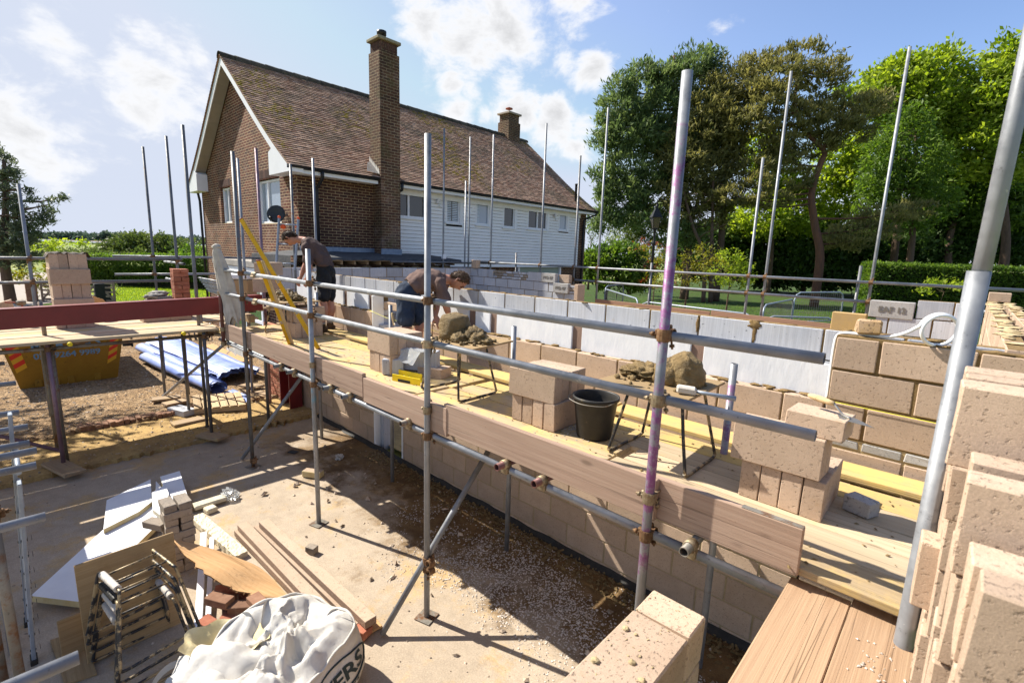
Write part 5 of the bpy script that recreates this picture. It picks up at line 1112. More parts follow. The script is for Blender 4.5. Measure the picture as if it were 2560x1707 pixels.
# coat hung on the dark standard
mb = MB(); P = []; base = V(-7.70,YS,0); rt = V(.73,.68,0); fwd = V(.68,-.73,0)
for i in range(26):
    t = i/25; z = 2.985-1.02*t**1.05; w0 = .045+.035*math.sin(min(1,t*3)*PI/2)+.025*t; sh = .005+.11*max(0,t-.08)+.05*t; row = []
    for k in range(28):
        a = 2*PI*k/28; rr = 1+.55*(abs(math.sin(a*3.5+t*2.5))-.6)*min(1,t*2.5)+.35*mnoise.noise(V(math.cos(a)*1.5,math.sin(a)*1.5,t*4))
        row.append(base+rt*(math.cos(a)*w0*rr*(1 if t > .1 else .5+t*5)+sh)+fwd*(math.sin(a)*(.045+.02*t)*rr)+V(0,0,z+(.05+.16*t)*mnoise.noise(V(math.cos(a)*1.3,math.sin(a)*1.3+t,2))*t*2))
    P.append(row)
mb.grid(P, wrap=True); mb.blob(base+V(.0,0,2.955), (.06,.055,.045), .3, 2, 18, 12); 
for k in range(2): mb.tube(catmull([base+rt*(.13+.05*k)+V(0,0,2.1), base+rt*(.10+.07*k)+V(0,0,1.98), base+rt*(.10+.05*k)+V(0,0,1.86)], 4), [.035]*4+[.03]*4+[.025], 12)
tag(mb.build('coat', MT['cloth_pale']), 'pale dusty hooded coat hung over the short red brown pole', 'coat')
# steel beam across the left platform
bm = thing('steel_beam', 'dark red steel beam lying along the left platform', 'steel beam', (-9.1,1,1.8)); XB = -8.25; zb = on_x(300,820,XB).z; z0 = 1.765; z1 = 2.045
mb = MB(); P = [(XB+.0,z0),(XB+.0,z0+.012),(XB-.065,z0+.012),(XB-.065,z1-.012),(XB,z1-.012),(XB,z1),(XB-.14,z1),(XB-.14,z1-.012),(XB-.075,z1-.012),(XB-.075,z0+.012),(XB-.14,z0+.012),(XB-.14,z0)]
# closed face towards the yard slab: plate welded to the flange tips
mb.obox((XB-.07,.67,2.045), V(.07,0,0), V(0,2.27,.045), V(0,0,.119), .004); mb.build('beam', MT['beam'], bm)
mb = MB(); mb.obox((XB-.07,.67,2.169), V(.08,0,0), V(0,2.27,.045), V(0,0,.005), .002); mb.build('top_flange', MT['beam'], bm)
for y in (-.9, 2.75):
    o = board('packing_timber', (XB-.25,y,DP+.06+.02*y), (XB+.04,y,DP+.06+.02*y), .09, .12, 'sole'); tag(o, 'packing timber under the red beam, %s' % ('at its left end' if y < 0 else 'at its right end by the coat'), 'timber')
o = board('timber_offcut', on_y(610,775,3.2)+V(0,0,.0), on_y(680,768,3.2), .1, .03, 'sole'); tag(o, 'weathered timber offcut lying behind the coat on the deck', 'timber')
# things on the left platform
mb = MB(); P = []
for i in range(16):
    row = []
    for j in range(14): u = i/15; w = j/13; row.append(V(-9.80+.46*w, .53+.48*u, DP+1.058+.035*abs(mnoise.noise(V(u*5,w*5,1)))+.02*mnoise.noise(V(u*14,w*14,5))-.05*max(0,(abs(u-.5)-.47)/.03)))
    P.append(row)
mb.grid(P); mb.grid([[p+V(0,0,-.012) for p in r] for r in P]); tag(mb.build('dark_cloth', MT['cloth_dark']), 'dark crumpled cloth lying on top of the tall block stack', 'cloth')
bs = V(-9.88,2.20,DP)
mb = MB(); 
for k in range(12):
    for j in range(2):
        if k % 2: mb.box(bs.x-.10+.0*j, bs.x+.11, bs.y-.115+.118*j, bs.y-.006+.118*j, bs.z+.069*k, bs.z+.069*k+.066, .004, var=R.random(), jit=.003)
        else: mb.box(bs.x-.115+.112*j+.006, bs.x-.01+.112*j, bs.y-.115, bs.y+.11, bs.z+.069*k, bs.z+.069*k+.066, .004, var=R.random(), jit=.003)
tag(mb.build('brick_stack', MT['redbrick']), 'narrow stack of red clay bricks on the left platform behind the poles', 'brick stack')
mb = MB()
for k in range(7):
    x, y = -10.05+.12*R.random(), 1.67+.29*R.random(); mb.blob((x,y,DP+.26+.025*k), (.12,.13,.04), .5, 2.5, 18, 12, seed=k*3.)
mb.blob((-10.02,1.80,DP+.13), (.14,.18,.14), .3, 2, 18, 12); tag(mb.build('crumpled_sacking', gen('grey_sacking', (.20,.19,.175), (.33,.31,.28), 8, .95, 0, .5, 60)), 'crumpled grey sacking heaped on the left platform before the lawn', 'sacking')
mb = MB(); P = []
for a in np.linspace(0,1,10): P.append([V(-10.3, .72+.0+.22*a*.7+k*.0, DZ+.30+.12*a*(1-a)*2+k) for k in (0,.001)])
pq = on_x(248,762,-10.05); mb.prism([V(-10.05,pq.y+a_,DP+b_) for a_, b_ in ((-.10,0),(.12,0),(.13,.22),(.06,.33),(-.06,.39),(-.09,.35))], (-.03,0,0)); tag(mb.build('plywood_offcut', MT['ply_new']), 'orange edged plywood offcut standing at the back of the left platform', 'plywood')
pq = on_x(15,762,-10.0); mb = MB(); mb.prism([V(-10.0,pq.y-.4,DP), V(-10.0,pq.y+.12,DP), V(-10.0,pq.y+.06,DP+.38), V(-10.0,pq.y-.4,DP+.22)], (-.10,0,0)); tag(mb.build('cut_block', MT['tan']), 'tan block cut at an angle standing at the far left of the platform', 'block')
hm = thing('club_hammer', 'club hammer leaning at the far left behind the red beam', 'hammer', (-10.0,.33,DP)); pq = on_x(52,757,-9.9); m = MB(); m.rbox(pq, .06,.11,.07, (0,.3,.5), .015); m.build('head', MT['steel_old'].copy(), hm); m = MB(); m.tube([pq+V(0,-.16,.02), pq, pq+V(.0,.04,-.18)], .014, 8); m.build('handle', MT['terracotta'], hm)
# tub, tube bundle, ladder near the gable
tb = on_z(520,792,DZ)+V(-.6,.25,0); tb = V(-9.75,2.95,DZ)
mb = MB(); mb.lathe([(0,.0),(.20,.0),(.25,.30),(.265,.32),(.25,.325),(.19,.03),(0,.03)], tb, 26); tag(mb.build('rubble_tub', gen('dark_blue_tub', (.012,.018,.032), (.03,.035,.045), 8, .5, spot=((.2,.19,.17), 4, .6, .75))), 'dark blue plastic tub behind the red beam by the brick stack', 'tub')
tbn = thing('tube_bundle', 'bundle of silver scaffold tubes lying on trestles beside the dark blue tub', 'tube bundle', (-11.6,4.0,2.1))
for i in range(7):
    a = at_d(497+4*i, 694+5.5*i, 10.9); b = at_d(548+3*i, 704+6*i, 9.4); tube_part('tube', a, b, 'alu' if i % 2 else 'steel', tbn, .017)
mb = MB(); mb.box(-12.2,-10.6,3.7,4.3,1.66,1.72); mb.box(-12.2,-10.6,3.7,4.3,1.72,1.75); mb.build('trestle_top', MT['sole'], tbn)
lad = thing('step_ladder', 'silver ladder with orange end caps standing behind the first man', 'ladder', (-9.8,4,2.6)); D = 9.35
st = [(at_d(698,545,D), at_d(690,674,D)), (at_d(746,548,D), at_d(737,675,D))]
for a, b in st:
    m = MB(); m.beam(b, a, .028, .06, (.7,-.7,0), .004); m.build('stile', MT['alu'], lad)
    m = MB(); e = (a-b).normalized(); m.beam(a-e*.01, a+e*.04, .036, .07, (.7,-.7,0), .008); m.build('end_cap', MT['orange'], lad)
for f in (.12,.5,.88):
    m = MB(); m.tube([st[0][1].lerp(st[0][0], f), st[1][1].lerp(st[1][0], f)], .014, 8); m.build('rung', MT['alu'], lad)
m = MB(); m.lathe([(0,-.02),(.045,-.02),(.045,.02),(0,.02)], at_d(708,567,D), 14, axis=FW); m.rbox(at_d(741,567,D), .06,.03,.03); m.build('clip', MT['orange'], lad)
cb = MB(); p0 = at_d(603,722,8.9); cb.rbox(p0, .40,.34,.34, (0,0,.8), .01); tag(cb.build('cardboard_box', gen('brown_cardboard', (.42,.27,.13), (.47,.31,.16), 4, .85, bump=.05)), 'brown cardboard box standing beneath the porch beside the hung coat', 'box')
cb = MB(); cb.rbox(p0+V(0,0,.23), .42,.36,.10, (0,0,.8), .02); cb.lathe([(0,.0),(.07,.0),(.07,.03),(0,.035)], p0+V(0,0,.285), 16); tag(cb.build('plastic_crate', MT['uwhite']), 'white plastic container resting on the brown cardboard box', 'container')
for i, (sx, sy, D, rz, l) in enumerate(((672,672,8.2,.5,'tan block on the inner wall left of the first man, upper one'),(668,712,8.0,.6,'tan block below the upper one left of the first man'))): blk(at_d(sx,sy,D), .20,.44,.215, rz, l, None)
# ---------- skip ----------
sk = thing('skip', 'worn yellow skip with red striped corner markings on the gravel yard', 'skip', (-15, .9, 0)); gz = .03
yb0, yb1 = .14, 1.66; yt0, yt1 = -.10, 1.86; xb0, xb1 = -13.42, -15.9; xt0, xt1 = -13.30, -16.9; zt = 1.22
def skx(t): return xb0+(xt0-xb0)*t
mb = MB(); B8 = [V(xb0,yb0,gz),V(xb0,yb1,gz),V(xb1,yb1,gz),V(xb1,yb0,gz),V(xt0,yt0,zt),V(xt0,yt1,zt),V(xt1,yt1,zt),V(xt1,yt0,zt)]
mb.add(B8, [(0,1,5,4),(1,2,6,5),(2,3,7,6),(3,0,4,7),(0,3,2,1)]); I8 = [p+V(-.05 if i in (4,5) else .05,0,0) for i, p in enumerate(B8)]
mb.add([p+(V(-.04,.04 if p.y < 1 else -.04,0)) for p in B8], [(4,5,1,0),(5,6,2,1),(6,7,3,2),(7,4,0,3)]); mb.build('body', MT['skip'], sk)
mb = MB()
for a, b in ((4,5),(5,6),(6,7),(7,4)): mb.beam(B8[a]+V(0,0,-.01), B8[b]+V(0,0,-.01), .07, .07, ch=.008)
mb.build('rim', MT['skip'], sk)
mb = MB()
for y in (.36,.62,.85,1.28): mb.box(skx(0)-.1, skx(0)+.03, y, y+.11, gz, gz+.15, .01)
mb.build('foot_block', MT['skip'], sk)
mb = MB()
for z in (.92,.75): mb.tube([(-13.36,1.80,z),(-13.36,1.97,z)], .035, 10); mb.lathe([(.0,0),(.06,0),(.06,.03),(0,.03)], (-13.36,1.95,z), 12, axis=(0,1,0))
mb.tube([(-13.36,-.02,.82),(-13.36,-.16,.82)], .035, 10); mb.build('lifting_lug', MT['iron'], sk)
def sface(y, z, d=.006):  # point on the end face, y measured at that height
    t = (z-gz)/(zt-gz); return V(skx(t)+d, y, z)
mb = MB()
for side in (0, 1):
    for k in range(8):
        za = 1.12-.088*k; zb = za-.088
        def ed(z): 
            t = (z-gz)/(zt-gz); l = yb0+(yt0-yb0)*t; r = yb1+(yt1-yb1)*t
            return (l+.06, l+.22) if side == 0 else (r-.22, r-.06)
        sl = .05
        a0, a1 = ed(za); b0, b1 = ed(zb); q = [sface(a0,za+(-sl if side == 0 else -sl)), sface(b0,zb-sl), sface(b1,zb+sl), sface(a1,za+sl)]
        mb.add(q, [(0,1,2,3)], k % 2)
mb.build('reflective_chevron', [MT['redp'], MT['yelp']], sk)
text_obj('lettering', "MARTIN'S", .25, sface(.90,.87,.005), (0,1,0), (0,0,1), MT['bluep'], sk, .001, True); text_obj('lettering', '023 9264 9989', .17, sface(.90,.665,.005), (0,1,0), (0,0,1), MT['bluep'], sk, .001, True)
mb = MB()
for k in range(9): mb.blob((-15+1.4*R.uniform(-1,1),.9+.6*R.uniform(-1,1),.95), (.5,.35,.25), .5, 2, 16, 10, seed=k)
mb.build('rubble', MT['soil'], sk)
# ---------- blue rolled plastic sheeting ----------
def roll(a, b, r, label, spiral=True, flatten=.8):
    a = Vector(a); b = Vector(b); d = (b-a).normalized(); s = d.cross(V(0,0,1)).normalized(); mb = MB(); P = []; n = 44
    for i in range(14):
        c = a.lerp(b, i/13); row = []
        for k in range(n):
            t = k/(n-1); an = 2*PI*2.1*t; rr = r*(1-.42*t)*(1+.05*math.sin(i*1.3+an))+.006*math.sin(an*16)*(1-t*.4)
            row.append(c+s*math.cos(an+2.4)*rr*1.12+V(0,0,1)*(math.sin(an+2.4)*rr*flatten+r*.82)+d*(.03*math.sin(k*2.)*(i in (0,13))))
        P.append(row)
    mb.grid(P, smooth=True); return tag(mb.build('sheet_roll', MT['blue'], None, frm(a, d)), label, 'sheet roll', 'blue plastic sheeting on the gravel')
roll(on_z(357,880,.04), on_z(528,962,.04), .17, 'roll of blue corrugated sheeting lying in the middle of the heap')
roll(on_z(368,905,.04), on_z(546,985,.04), .17, 'roll of blue corrugated sheeting lying nearest the pallet')
a = on_z(395,868,.04); b = on_z(585,955,.04); d = (b-a).normalized(); s = V(-d.y,d.x,0); mb = MB(); P = []
for i in range(16):
    c = a.lerp(b, i/15); row = []
    for k in range(30):
        t = k/29; w = -.34+.95*t; z = .13+.16*math.sin(PI*min(1,t*1.1))**.7*(1+.06*math.sin(i)) + .008*math.sin(t*110)
        if t > .85: z = .13+.16*.4+(.3-t*.3)
        row.append(c+s*w*(1+.05*math.sin(i*.9))+V(0,0,z)+d*(.06*math.sin(k*1.1)*(i in (0,15))))
    P.append(row)
mb.grid(P); mb.grid([[p+V(0,0,-.05)+s*.03 for p in r] for r in P]); mb.grid([[p+V(0,0,-.10)-s*.02 for p in r] for r in P])
tag(mb.build('plastic_sheet', MT['blue'], None, frm(a, d)), 'wide bowed pile of blue corrugated sheets behind the two rolls', 'plastic sheet', 'blue plastic sheeting on the gravel')
q = [on_z(*p,.05) for p in ((540,985),(585,972),(640,996),(585,1018))]; mb = MB(); mb.grid([[q[0].lerp(q[1],k/19)+V(0,0,.008*math.sin(k*1.9)) for k in range(20)],[q[3].lerp(q[2],k/19)+V(0,0,.008*math.sin(k*1.9)) for k in range(20)]])
tag(mb.build('plastic_sheet', MT['blue']), 'small flat piece of blue sheeting lying at the right end of the rolls', 'plastic sheet')
# ---------- pallet ----------
pc = [on_z(*p,.16) for p in ((485,988),(486,1023),(619,1011),(600,980))]; pal = thing('pallet', 'wooden pallet lying on bricks between the thin dark poles', 'pallet', sum(pc, V(0,0,0))/4)
ex = ((pc[2]-pc[1])+(pc[3]-pc[0]))/2; ey = ((pc[0]-pc[1])+(pc[3]-pc[2]))/2; o = pc[1]
for k in range(6):
    f = .07+.172*k; a = o+ex*f; board('top_slat', a, a+ey, .115, .02, 'pallet', pal)
for f in (.06,.5,.94):
    a = o+ey*f+V(0,0,-.055); board('bearer', a, a+ex, .09, .08, 'pallet', pal)
for f in (.06,.5,.94): a = o+ex*f+V(0,0,-.11); board('bottom_slat', a, a+ey, .10, .02, 'pallet', pal)
blk(pc[1]+ex*.25+ey*.2+V(0,0,-.2+.03), .44,.215,.10, .2, 'tan block under the front edge of the pallet', None); blk(on_z(455,1035,.05)+V(0,0,.06), .44,.215,.10, .35, 'blue grey block lying beside the pallet at the brick edging', None, 'air')
# brick edging along the sand strip
mb = MB()
for i in range(40):
    y = .7+.115*i*.62+R.uniform(-.01,.01); x = -9.80+.03*mnoise.noise(V(y*2,0,0))
    if y > 2.3: break
    mb.rbox((x,y,.075+R.uniform(-.01,.01)), .215,.068,.10, (R.uniform(-.06,.06),R.uniform(-.06,.06),R.uniform(-.1,.1)), .008, 0, R.random(), .006)
tag(mb.build('brick_edging', MT['oldbrick']), 'row of dusty old bricks edging the gravel before the left platform', 'brick edging')
for i in range(26):
    pass
mb = MB()
for i in range(60):
    y = R.uniform(-1.5, 3.9); mb.blob((-9.72+R.uniform(-.1,.08), y, .05), (R.uniform(.03,.09),R.uniform(.03,.08),R.uniform(.03,.06)), .5, 2, 10, 7, seed=i)
o = mb.build('broken_hardcore', MT['soil']); o['kind'] = 'stuff'
# timbers and cardboard beyond the sheeting
for i, ((p, q), w, m, lab) in enumerate((((on_z(520,862,.1), on_z(612,905,.1)), .28, 'ply_new', 'long orange board lying on the gravel beyond the blue sheeting'),((on_z(585,905,.06), on_z(655,880,.06)), .12, 'sole', 'short timber lying under the ledger beyond the blue sheeting'),((on_z(640,925,.06), on_z(672,935,.06)), .12, 'sole', 'timber offcut lying by the short brown brick pier'),((on_z(640,980,.05), on_z(680,996,.05)), .2, 'sole', 'sole board near the short brown brick pier'),((on_z(520,1060,.02), on_z(560,1030,.02)), .2, 'sole', 'weathered board lying in the soil beside the pallet'))):
    tag(board('timber', p, q, w, .04, m), lab, 'timber')
tr = thing('trestle_pile', 'pile of folded metal trestles on the gravel beneath the left platform end', 'trestles', on_z(500,845,.1))
for i in range(5):
    a = on_z(470+14*i,852,.03); 
    for k in (-1, 1): m = MB(); m.tube([a+V(.0,.05*k,.0), a+V(-.35,.12*k,.55)], .018, 8); m.build('leg', MT['steel_dark'], tr)
mb = MB(); P = [[on_z(x,y,.1+.05*math.sin(x*.3+y*.2)) for x in (566,576,588,598,608)] for y in (868,876,884,892)]; mb.grid(P); tag(mb.build('polythene_sheet', MT['clearpoly']), 'scrap of clear polythene lying on the orange board', 'plastic sheet')
# ---------- foreground on the slab ----------
def slab_board(name, pts, z, th, m, edge=None):
    mb = MB(); P = [V(p.x,p.y,z) for p in pts]; a = sum(((P[i].x*P[(i+1)%len(P)].y-P[(i+1)%len(P)].x*P[i].y) for i in range(len(P))))
    if a < 0: P.reverse()
    mb.prism(P, (0,0,th)); 
    if edge:
        mb.m = [0 if i < 2 else 1 for i in range(len(mb.m))]
        return mb.build(name, [MT[m], MT[edge]])
    return mb.build(name, MT[m])
F = lambda *p: S(2.476, 0, 1100, *p)
def fz(z, *p): return [on_z(*q, z) for q in F(*p)]
# white foil faced insulation boards in a low pile
tag(slab_board('insulation_board', fz(.11,(190,962),(500,1000),(800,690),(1015,480),(1008,300),(965,252),(960,378),(640,552),), .055, .055, 'foil', 'foam'), 'largest white faced insulation board with a pointed end lying on the slab', 'insulation board', 'white insulation boards on the slab')
tag(slab_board('insulation_board', fz(.165,(640,550),(660,370),(932,240),(940,378),(860,440)), .113, .05, 'foil', 'foam'), 'upper white insulation board leaning its striped shadow at the back left of the pile', 'insulation board', 'white insulation boards on the slab')
tag(slab_board('insulation_board', fz(.21,(940,325),(1022,278),(1045,330),(1012,480),(945,430)), .165, .05, 'foil', 'foam_crumb'), 'small broken white insulation board at the middle of the pile', 'insulation board', 'white insulation boards on the slab')
q = fz(.16,(990,225),(1112,190),(1172,380),(1040,380)); tag(slab_board('insulation_board', q, .02, .14, 'foil', 'foam'), 'upright cut white insulation board at the back of the grey brick pile', 'insulation board', 'white insulation boards on the slab')
# stack of grey bricks
G7 = 'grey bricks piled beside the insulation boards'
bx, by = -5.02, .93
nb = 0
for k in range(10):
    z = .002+.068*k
    for j in range(2):
        rz = R.uniform(-.08,.08)+(.0); c = (bx+.0+R.uniform(-.012,.012), by-.055+.112*j+R.uniform(-.01,.01), z+.033)
        if k % 3 == 2: c = (bx-.055+.112*j, by+R.uniform(-.01,.01), z+.033); rz += PI/2
        blk(c, .215, .10, .065, rz, 'grey brick in the %s layer of the leaning pile, %s one' % (['bottom','second','third','fourth','fifth','sixth','seventh','eighth','ninth','top'][k], 'left' if j == 0 else 'right'), G7, 'greybrick', .005, 'brick', 'brick')
blk((bx-.10,by-.14,.45), .215,.10,.065, .5, 'grey brick poking out of the pile behind the plywood', G7, 'greybrick', .005, 'brick', 'brick')
# upright plywood spot boards and nest of stands
for i, (x, y0, y1, h, lean, lab) in enumerate(((-4.20,.17,.75,.79,.03,'plywood board standing upright behind the nest of black stands'),(-4.36,.05,.62,.33,.10,'second plywood board low behind the nest of stands'))):
    o = board('spot_board', (x,y0,h/2+.004), (x-.02,y1,h/2+.004), .016, h, 'ply', None); tag(o, lab, 'mortar board')
tag(slab_board('spot_board', fz(.02,(310,1235),(500,1170),(600,1440),(400,1510)), .004, .016, 'ply'), 'mortar board lying flat on the slab beside the near ladder', 'mortar board')
for k in range(4):
    s = ['lowest','second','third','topmost'][k]
    t = stand((-3.93+.015*k,.46+.008*(k % 2),.02+.088*k), .10+.03*k, '%s black mortar stand of the nested pile' % s, 'nested mortar stands')
    zt_ = .02+.088*k+.5; c, sn = math.cos(.10+.03*k), math.sin(.10+.03*k); cx_, cy_ = -3.93+.015*k, .46+.008*(k % 2)
    for yy in ((-.155,) if k else (-.155,.155)):
        L = lambda x, y, z: V(cx_+x*c-y*sn, cy_+x*sn+y*c, z); pts = [L(-.125+.25*i/24, yy, zt_) for i in range(25)]; m = MB(); m.tube(pts, [.021+.0025*math.sin(i*2.4) for i in range(25)], 12); m.build('taped_grip', MT['tape'] if k != 2 else MT['iron'], t)
# torn plywood panel on a heap of old bricks
mb = MB(); a0 = [on_z(*p, .40) for p in F((1060,612))][0]; b0 = [on_z(*p, .33) for p in F((1380,690))][0]; c0 = [on_z(*p, .14) for p in F((1800,975))][0]; d0 = [on_z(*p, .20) for p in F((1530,945))][0]
top = catmull([a0, b0, on_z(*F((1620,800))[0], .22), c0], 8); bot = catmull([on_z(*F((1130,690))[0], .37), on_z(*F((1300,845))[0], .29), d0, on_z(*F((1700,985))[0], .15)], 8); P = []
n = len(top)
for i in range(n):
    row = []
    for k in range(12):
        t = k/11; p = top[i].lerp(bot[i], t); e = .02*mnoise.fractal(V(i*.9,3,1),1,2,3) if k == 11 else 0; row.append(p+V(e,e*1.6,.008*math.sin(i*.5+k*.4)))
    P.append(row)
P2 = [[p+V(0,0,-.010-.006*R.random()) for p in r] for r in P]; mb.grid(P, smooth=False); mb.grid([list(reversed(r)) for r in P2], smooth=False)
for i in range(n-1):
    for k in (0, 11): mb.add([P[i][k],P[i+1][k],P2[i+1][k],P2[i][k]], [(0,1,2,3),(3,2,1,0)])
for k in range(11):
    for i in (0, n-1): mb.add([P[i][k],P[i][k+1],P2[i][k+1],P2[i][k]], [(0,1,2,3),(3,2,1,0)])
for i in range(60):
    j = R.randrange(n); p = P[j][11]; d = (p-P[j][8]).normalized(); mb.add([p-d*.02+V(0,0,-.004), p+d*R.uniform(.005,.03)+V(R.uniform(-.02,.02),0,-.006), p-d*.02+V(.014,0,-.004)], [(0,1,2),(2,1,0)])
tag(mb.build('splintered_plywood', MT['ply_new'], None, frm(a0, c0-a0)), 'splintered orange plywood panel propped over the heap of old bricks', 'plywood')
G8 = 'old bricks heaped below the splintered plywood'
for i, (sx, sy, z, rz, m, lab) in enumerate(((1300,1150,.04,.25,'redbrick','red brick lying nearest the white sack, in front of the heap'),(1360,990,.15,.5,'oldbrick','dusty brown brick on top at the left of the heap'),(1420,1030,.05,-.3,'oldbrick','dusty brown brick under the left of the heap'),(1510,1030,.11,.9,'oldbrick','dusty brown brick at the middle of the heap'),(1560,985,.05,.2,'redbrick','red brick at the back of the heap under the panel'),(1450,1110,.05,.8,'redbrick','red brick at the foot of the heap beside the white sack'),(1600,1010,.16,.1,'oldbrick','brown brick on top at the right of the heap'),(1420,920,.05,1.2,'redbrick','red brick in the shade at the far left of the heap'),(1500,900,.14,.6,'redbrick','red brick in the deep shade supporting the panel'))):
    p = on_z(*F((sx,sy))[0], z); blk(p, .215,.102,.066, rz, lab, G8, m, .006, 'brick', 'brick')
# foil strips, foam offcuts, concrete lintels
a = on_z(*F((1262,572))[0], .10); b = on_z(*F((1222,1225))[0], .05); tag(board('foil_strip', a, b, .055, .02, 'foil'), 'long dirty white metal strip lying across to the red brick', 'strip')
a = on_z(*F((1312,600))[0], .10); b = on_z(*F((1290,1082))[0], .05); tag(board('foil_strip', a, b, .04, .015, 'foil'), 'shorter white perforated strip lying right of the long one', 'strip')
a = on_z(*F((1215,462))[0], .08); b = on_z(*F((1495,700))[0], .06)
mb = MB(); d = (b-a); s = d.cross(V(0,0,1)).normalized(); P = []
for i in range(40):
    c = a+d*(i/39); row = []
    for k in range(8):
        w = -.06+.12*k/7; row.append(c+s*w*(1+.15*mnoise.noise(V(i*.4,k,0)))+V(0,0,.012*mnoise.fractal(V(i*.7,k*.9,2),1,2,3)))
    row = [row[0]+V(0,0,-.06)]+row+[row[-1]+V(0,0,-.06)]; P.append(row)
mb.grid(P, smooth=False); mb.add([p for p in P[-1]], [tuple(range(10))]); mb.add([p for p in P[0]], [tuple(reversed(range(10)))]); tag(mb.build('foam_offcut', MT['foam_crumb']), 'long crumbly cream foam offcut lying beside the grey bricks', 'foam offcut')
a = on_z(*F((1195,415))[0], .05); b = on_z(*F((1395,352))[0], .05); mb = MB(); mb.beam(a, b, .13, .05, ch=.012); mb.beam(on_z(*F((1270,440))[0], .03), on_z(*F((1335,415))[0], .03), .12, .06, ch=.012); tag(mb.build('foam_offcut', MT['foam_crumb']), 'short broken cream foam offcut by the crumpled plastic', 'foam offcut')
mb = MB(); mb.blob(on_z(*F((1420,335))[0], .05), (.10,.08,.06), .7, 3.5, 20, 14, smooth=False); tag(mb.build('plastic_wrap', MT['clearpoly']), 'crumpled clear plastic lying at the end of the short foam offcut', 'plastic wrap')
def lintel(p0, p1, w, h, z, label):
    a = on_z(*F(p0)[0], z+h); b = on_z(*F(p1)[0], z+h); d = (b-a).normalized(); mb = MB(); mb.beam(a+V(0,0,-h/2), b+V(0,0,-h/2), w, h, ch=.004)
    mb.m = [1 if abs((Vector(mb.v[f[1]])-Vector(mb.v[f[0]])).cross(Vector(mb.v[f[2]])-Vector(mb.v[f[1]])).normalized().z) < .5 else 0 for f in mb.f]
    return tag(mb.build('concrete_lintel', [MT['lintel'], MT['lintel_edge']], None, None), label, 'lintel', 'concrete lintels on the slab')
lintel((1632,492),(2297,1105), .10,.065, .09, 'pink concrete lintel furthest right, ending beside the white sack'); lintel((1600,520),(2235,1120), .10,.065, .02, 'pink concrete lintel under the furthest right one'); lintel((1500,510),(2120,1150), .10,.065, .085, 'pink concrete lintel at the left of the lintels'); lintel((1480,545),(2080,1160), .10,.065, .015, 'pink concrete lintel beneath the left one')
a = on_z(*F((2130,1250))[0], .01); b = on_z(*F((2350,1130))[0], .02); tag(board('timber_strip', a, b, .10, .02, 'ply_new'), 'thin orange timber under the lintel ends beside the white sack', 'timber'); blk(on_z(*F((2215,1165))[0], .05), .215,.10,.065, .3, 'red brick under the lintel ends beside the white sack', None, 'redbrick', .006, 'brick', 'brick')
# bits on the slab
for i, (sx, sy, s, m, lab) in enumerate(((1930,675,.075,'greybrick','small grey cut brick on the slab right of the lintels'),(1722,858,.035,'chip','tiny white chip lying beside the left lintel'),(1945,205,.0,'foam','')) ):
    if s: p = on_z(*F((sx,sy))[0], s*.5); blk(p, s*1.4, s, s, .4, lab, None, m, .008, 'rubble', 'broken_brick')
p = on_z(*F((1938,205))[0], .05); mb = MB(); mb.rbox(p, .26,.11,.085, (0,0,.55), .006); mb.m = [0 if k % 26 in (5,) else 1 for k in range(len(mb.f))]; tag(mb.build('insulation_offcut', [MT['lintel'], MT['foam']]), 'small layered foam offcut on the slab by the tall blue marked pole', 'offcut')
mb = MB(); mb.blob(on_z(*F((2100,105))[0], .03), (.06,.05,.04), .9, 4, 16, 12, smooth=False); tag(mb.build('paper_scrap', MT['bag']), 'crumpled white paper scrap on the damp floor', 'paper')
mb = MB(); p = on_z(1440,300,0); p = on_z(*F((1815,72))[0], .01); mb.rbox(p, .13,.09,.012, (0,0,.4), .003); tag(mb.build('slate_piece', MT['felt']), 'flat grey slate piece lying on the damp floor', 'slate')
# ---------- white bulk sack ----------
bag = thing('bulk_sack', 'white builders bulk sack slumped open at the bottom of the picture', 'sack', (-3.0, 1.02, 0)); C0 = V(-2.98,1.04,0)
e1 = V(.73,.68,0); e2 = V(-.68,.73,0)  # towards right, towards back
def bag_r(a, t):
    r = .44+.05*math.sin(2*a+.6)+.02*math.sin(5*a); r *= (.90+.16*math.sin(PI*min(1,t*.9+.12)))
    return r*(1+.05*mnoise.fractal(V(math.cos(a)*1.6,math.sin(a)*1.6,t*2.2),1,2,4))
def bag_pt(a, t, off=0.):
    """side surface t 0 (floor) .. 1 (shoulder)"""
    h = .42+.07*math.sin(a-.2)+.03*math.sin(3*a+1); r = bag_r(a, t)+off; z = h*t
    return C0+e1*(math.cos(a)*r)+e2*(math.sin(a)*r)+V(0,0,z+.012*mnoise.noise(V(a*3,t*5,1))*t)
mb = MB(); P = []
NA = 150
for i in range(30): P.append([bag_pt(2*PI*k/NA, i/29) for k in range(NA)])
sh = P[-1]; CR = []
RB = random.Random(4)
for i in range(34):
    an = RB.uniform(0,2*PI); r = RB.uniform(.05,.36); x0_, y0_ = r*math.cos(an), r*math.sin(an); d_ = RB.uniform(0,PI); CR.append((x0_, y0_, math.cos(d_), math.sin(d_), RB.uniform(.10,.30), RB.choice((-1,1,1))*RB.uniform(.025,.075), RB.uniform(.015,.05)))
def crease(x, y):
    z = 0
    for (x0_, y0_, dx_, dy_, L_, h_, s_) in CR:
        u = (x-x0_)*dx_+(y-y0_)*dy_; w_ = abs(-(x-x0_)*dy_+(y-y0_)*dx_+.03*math.sin(u*14)); z += h_*math.exp(-w_/s_)*max(0,1-(u/L_)**2)
    return z
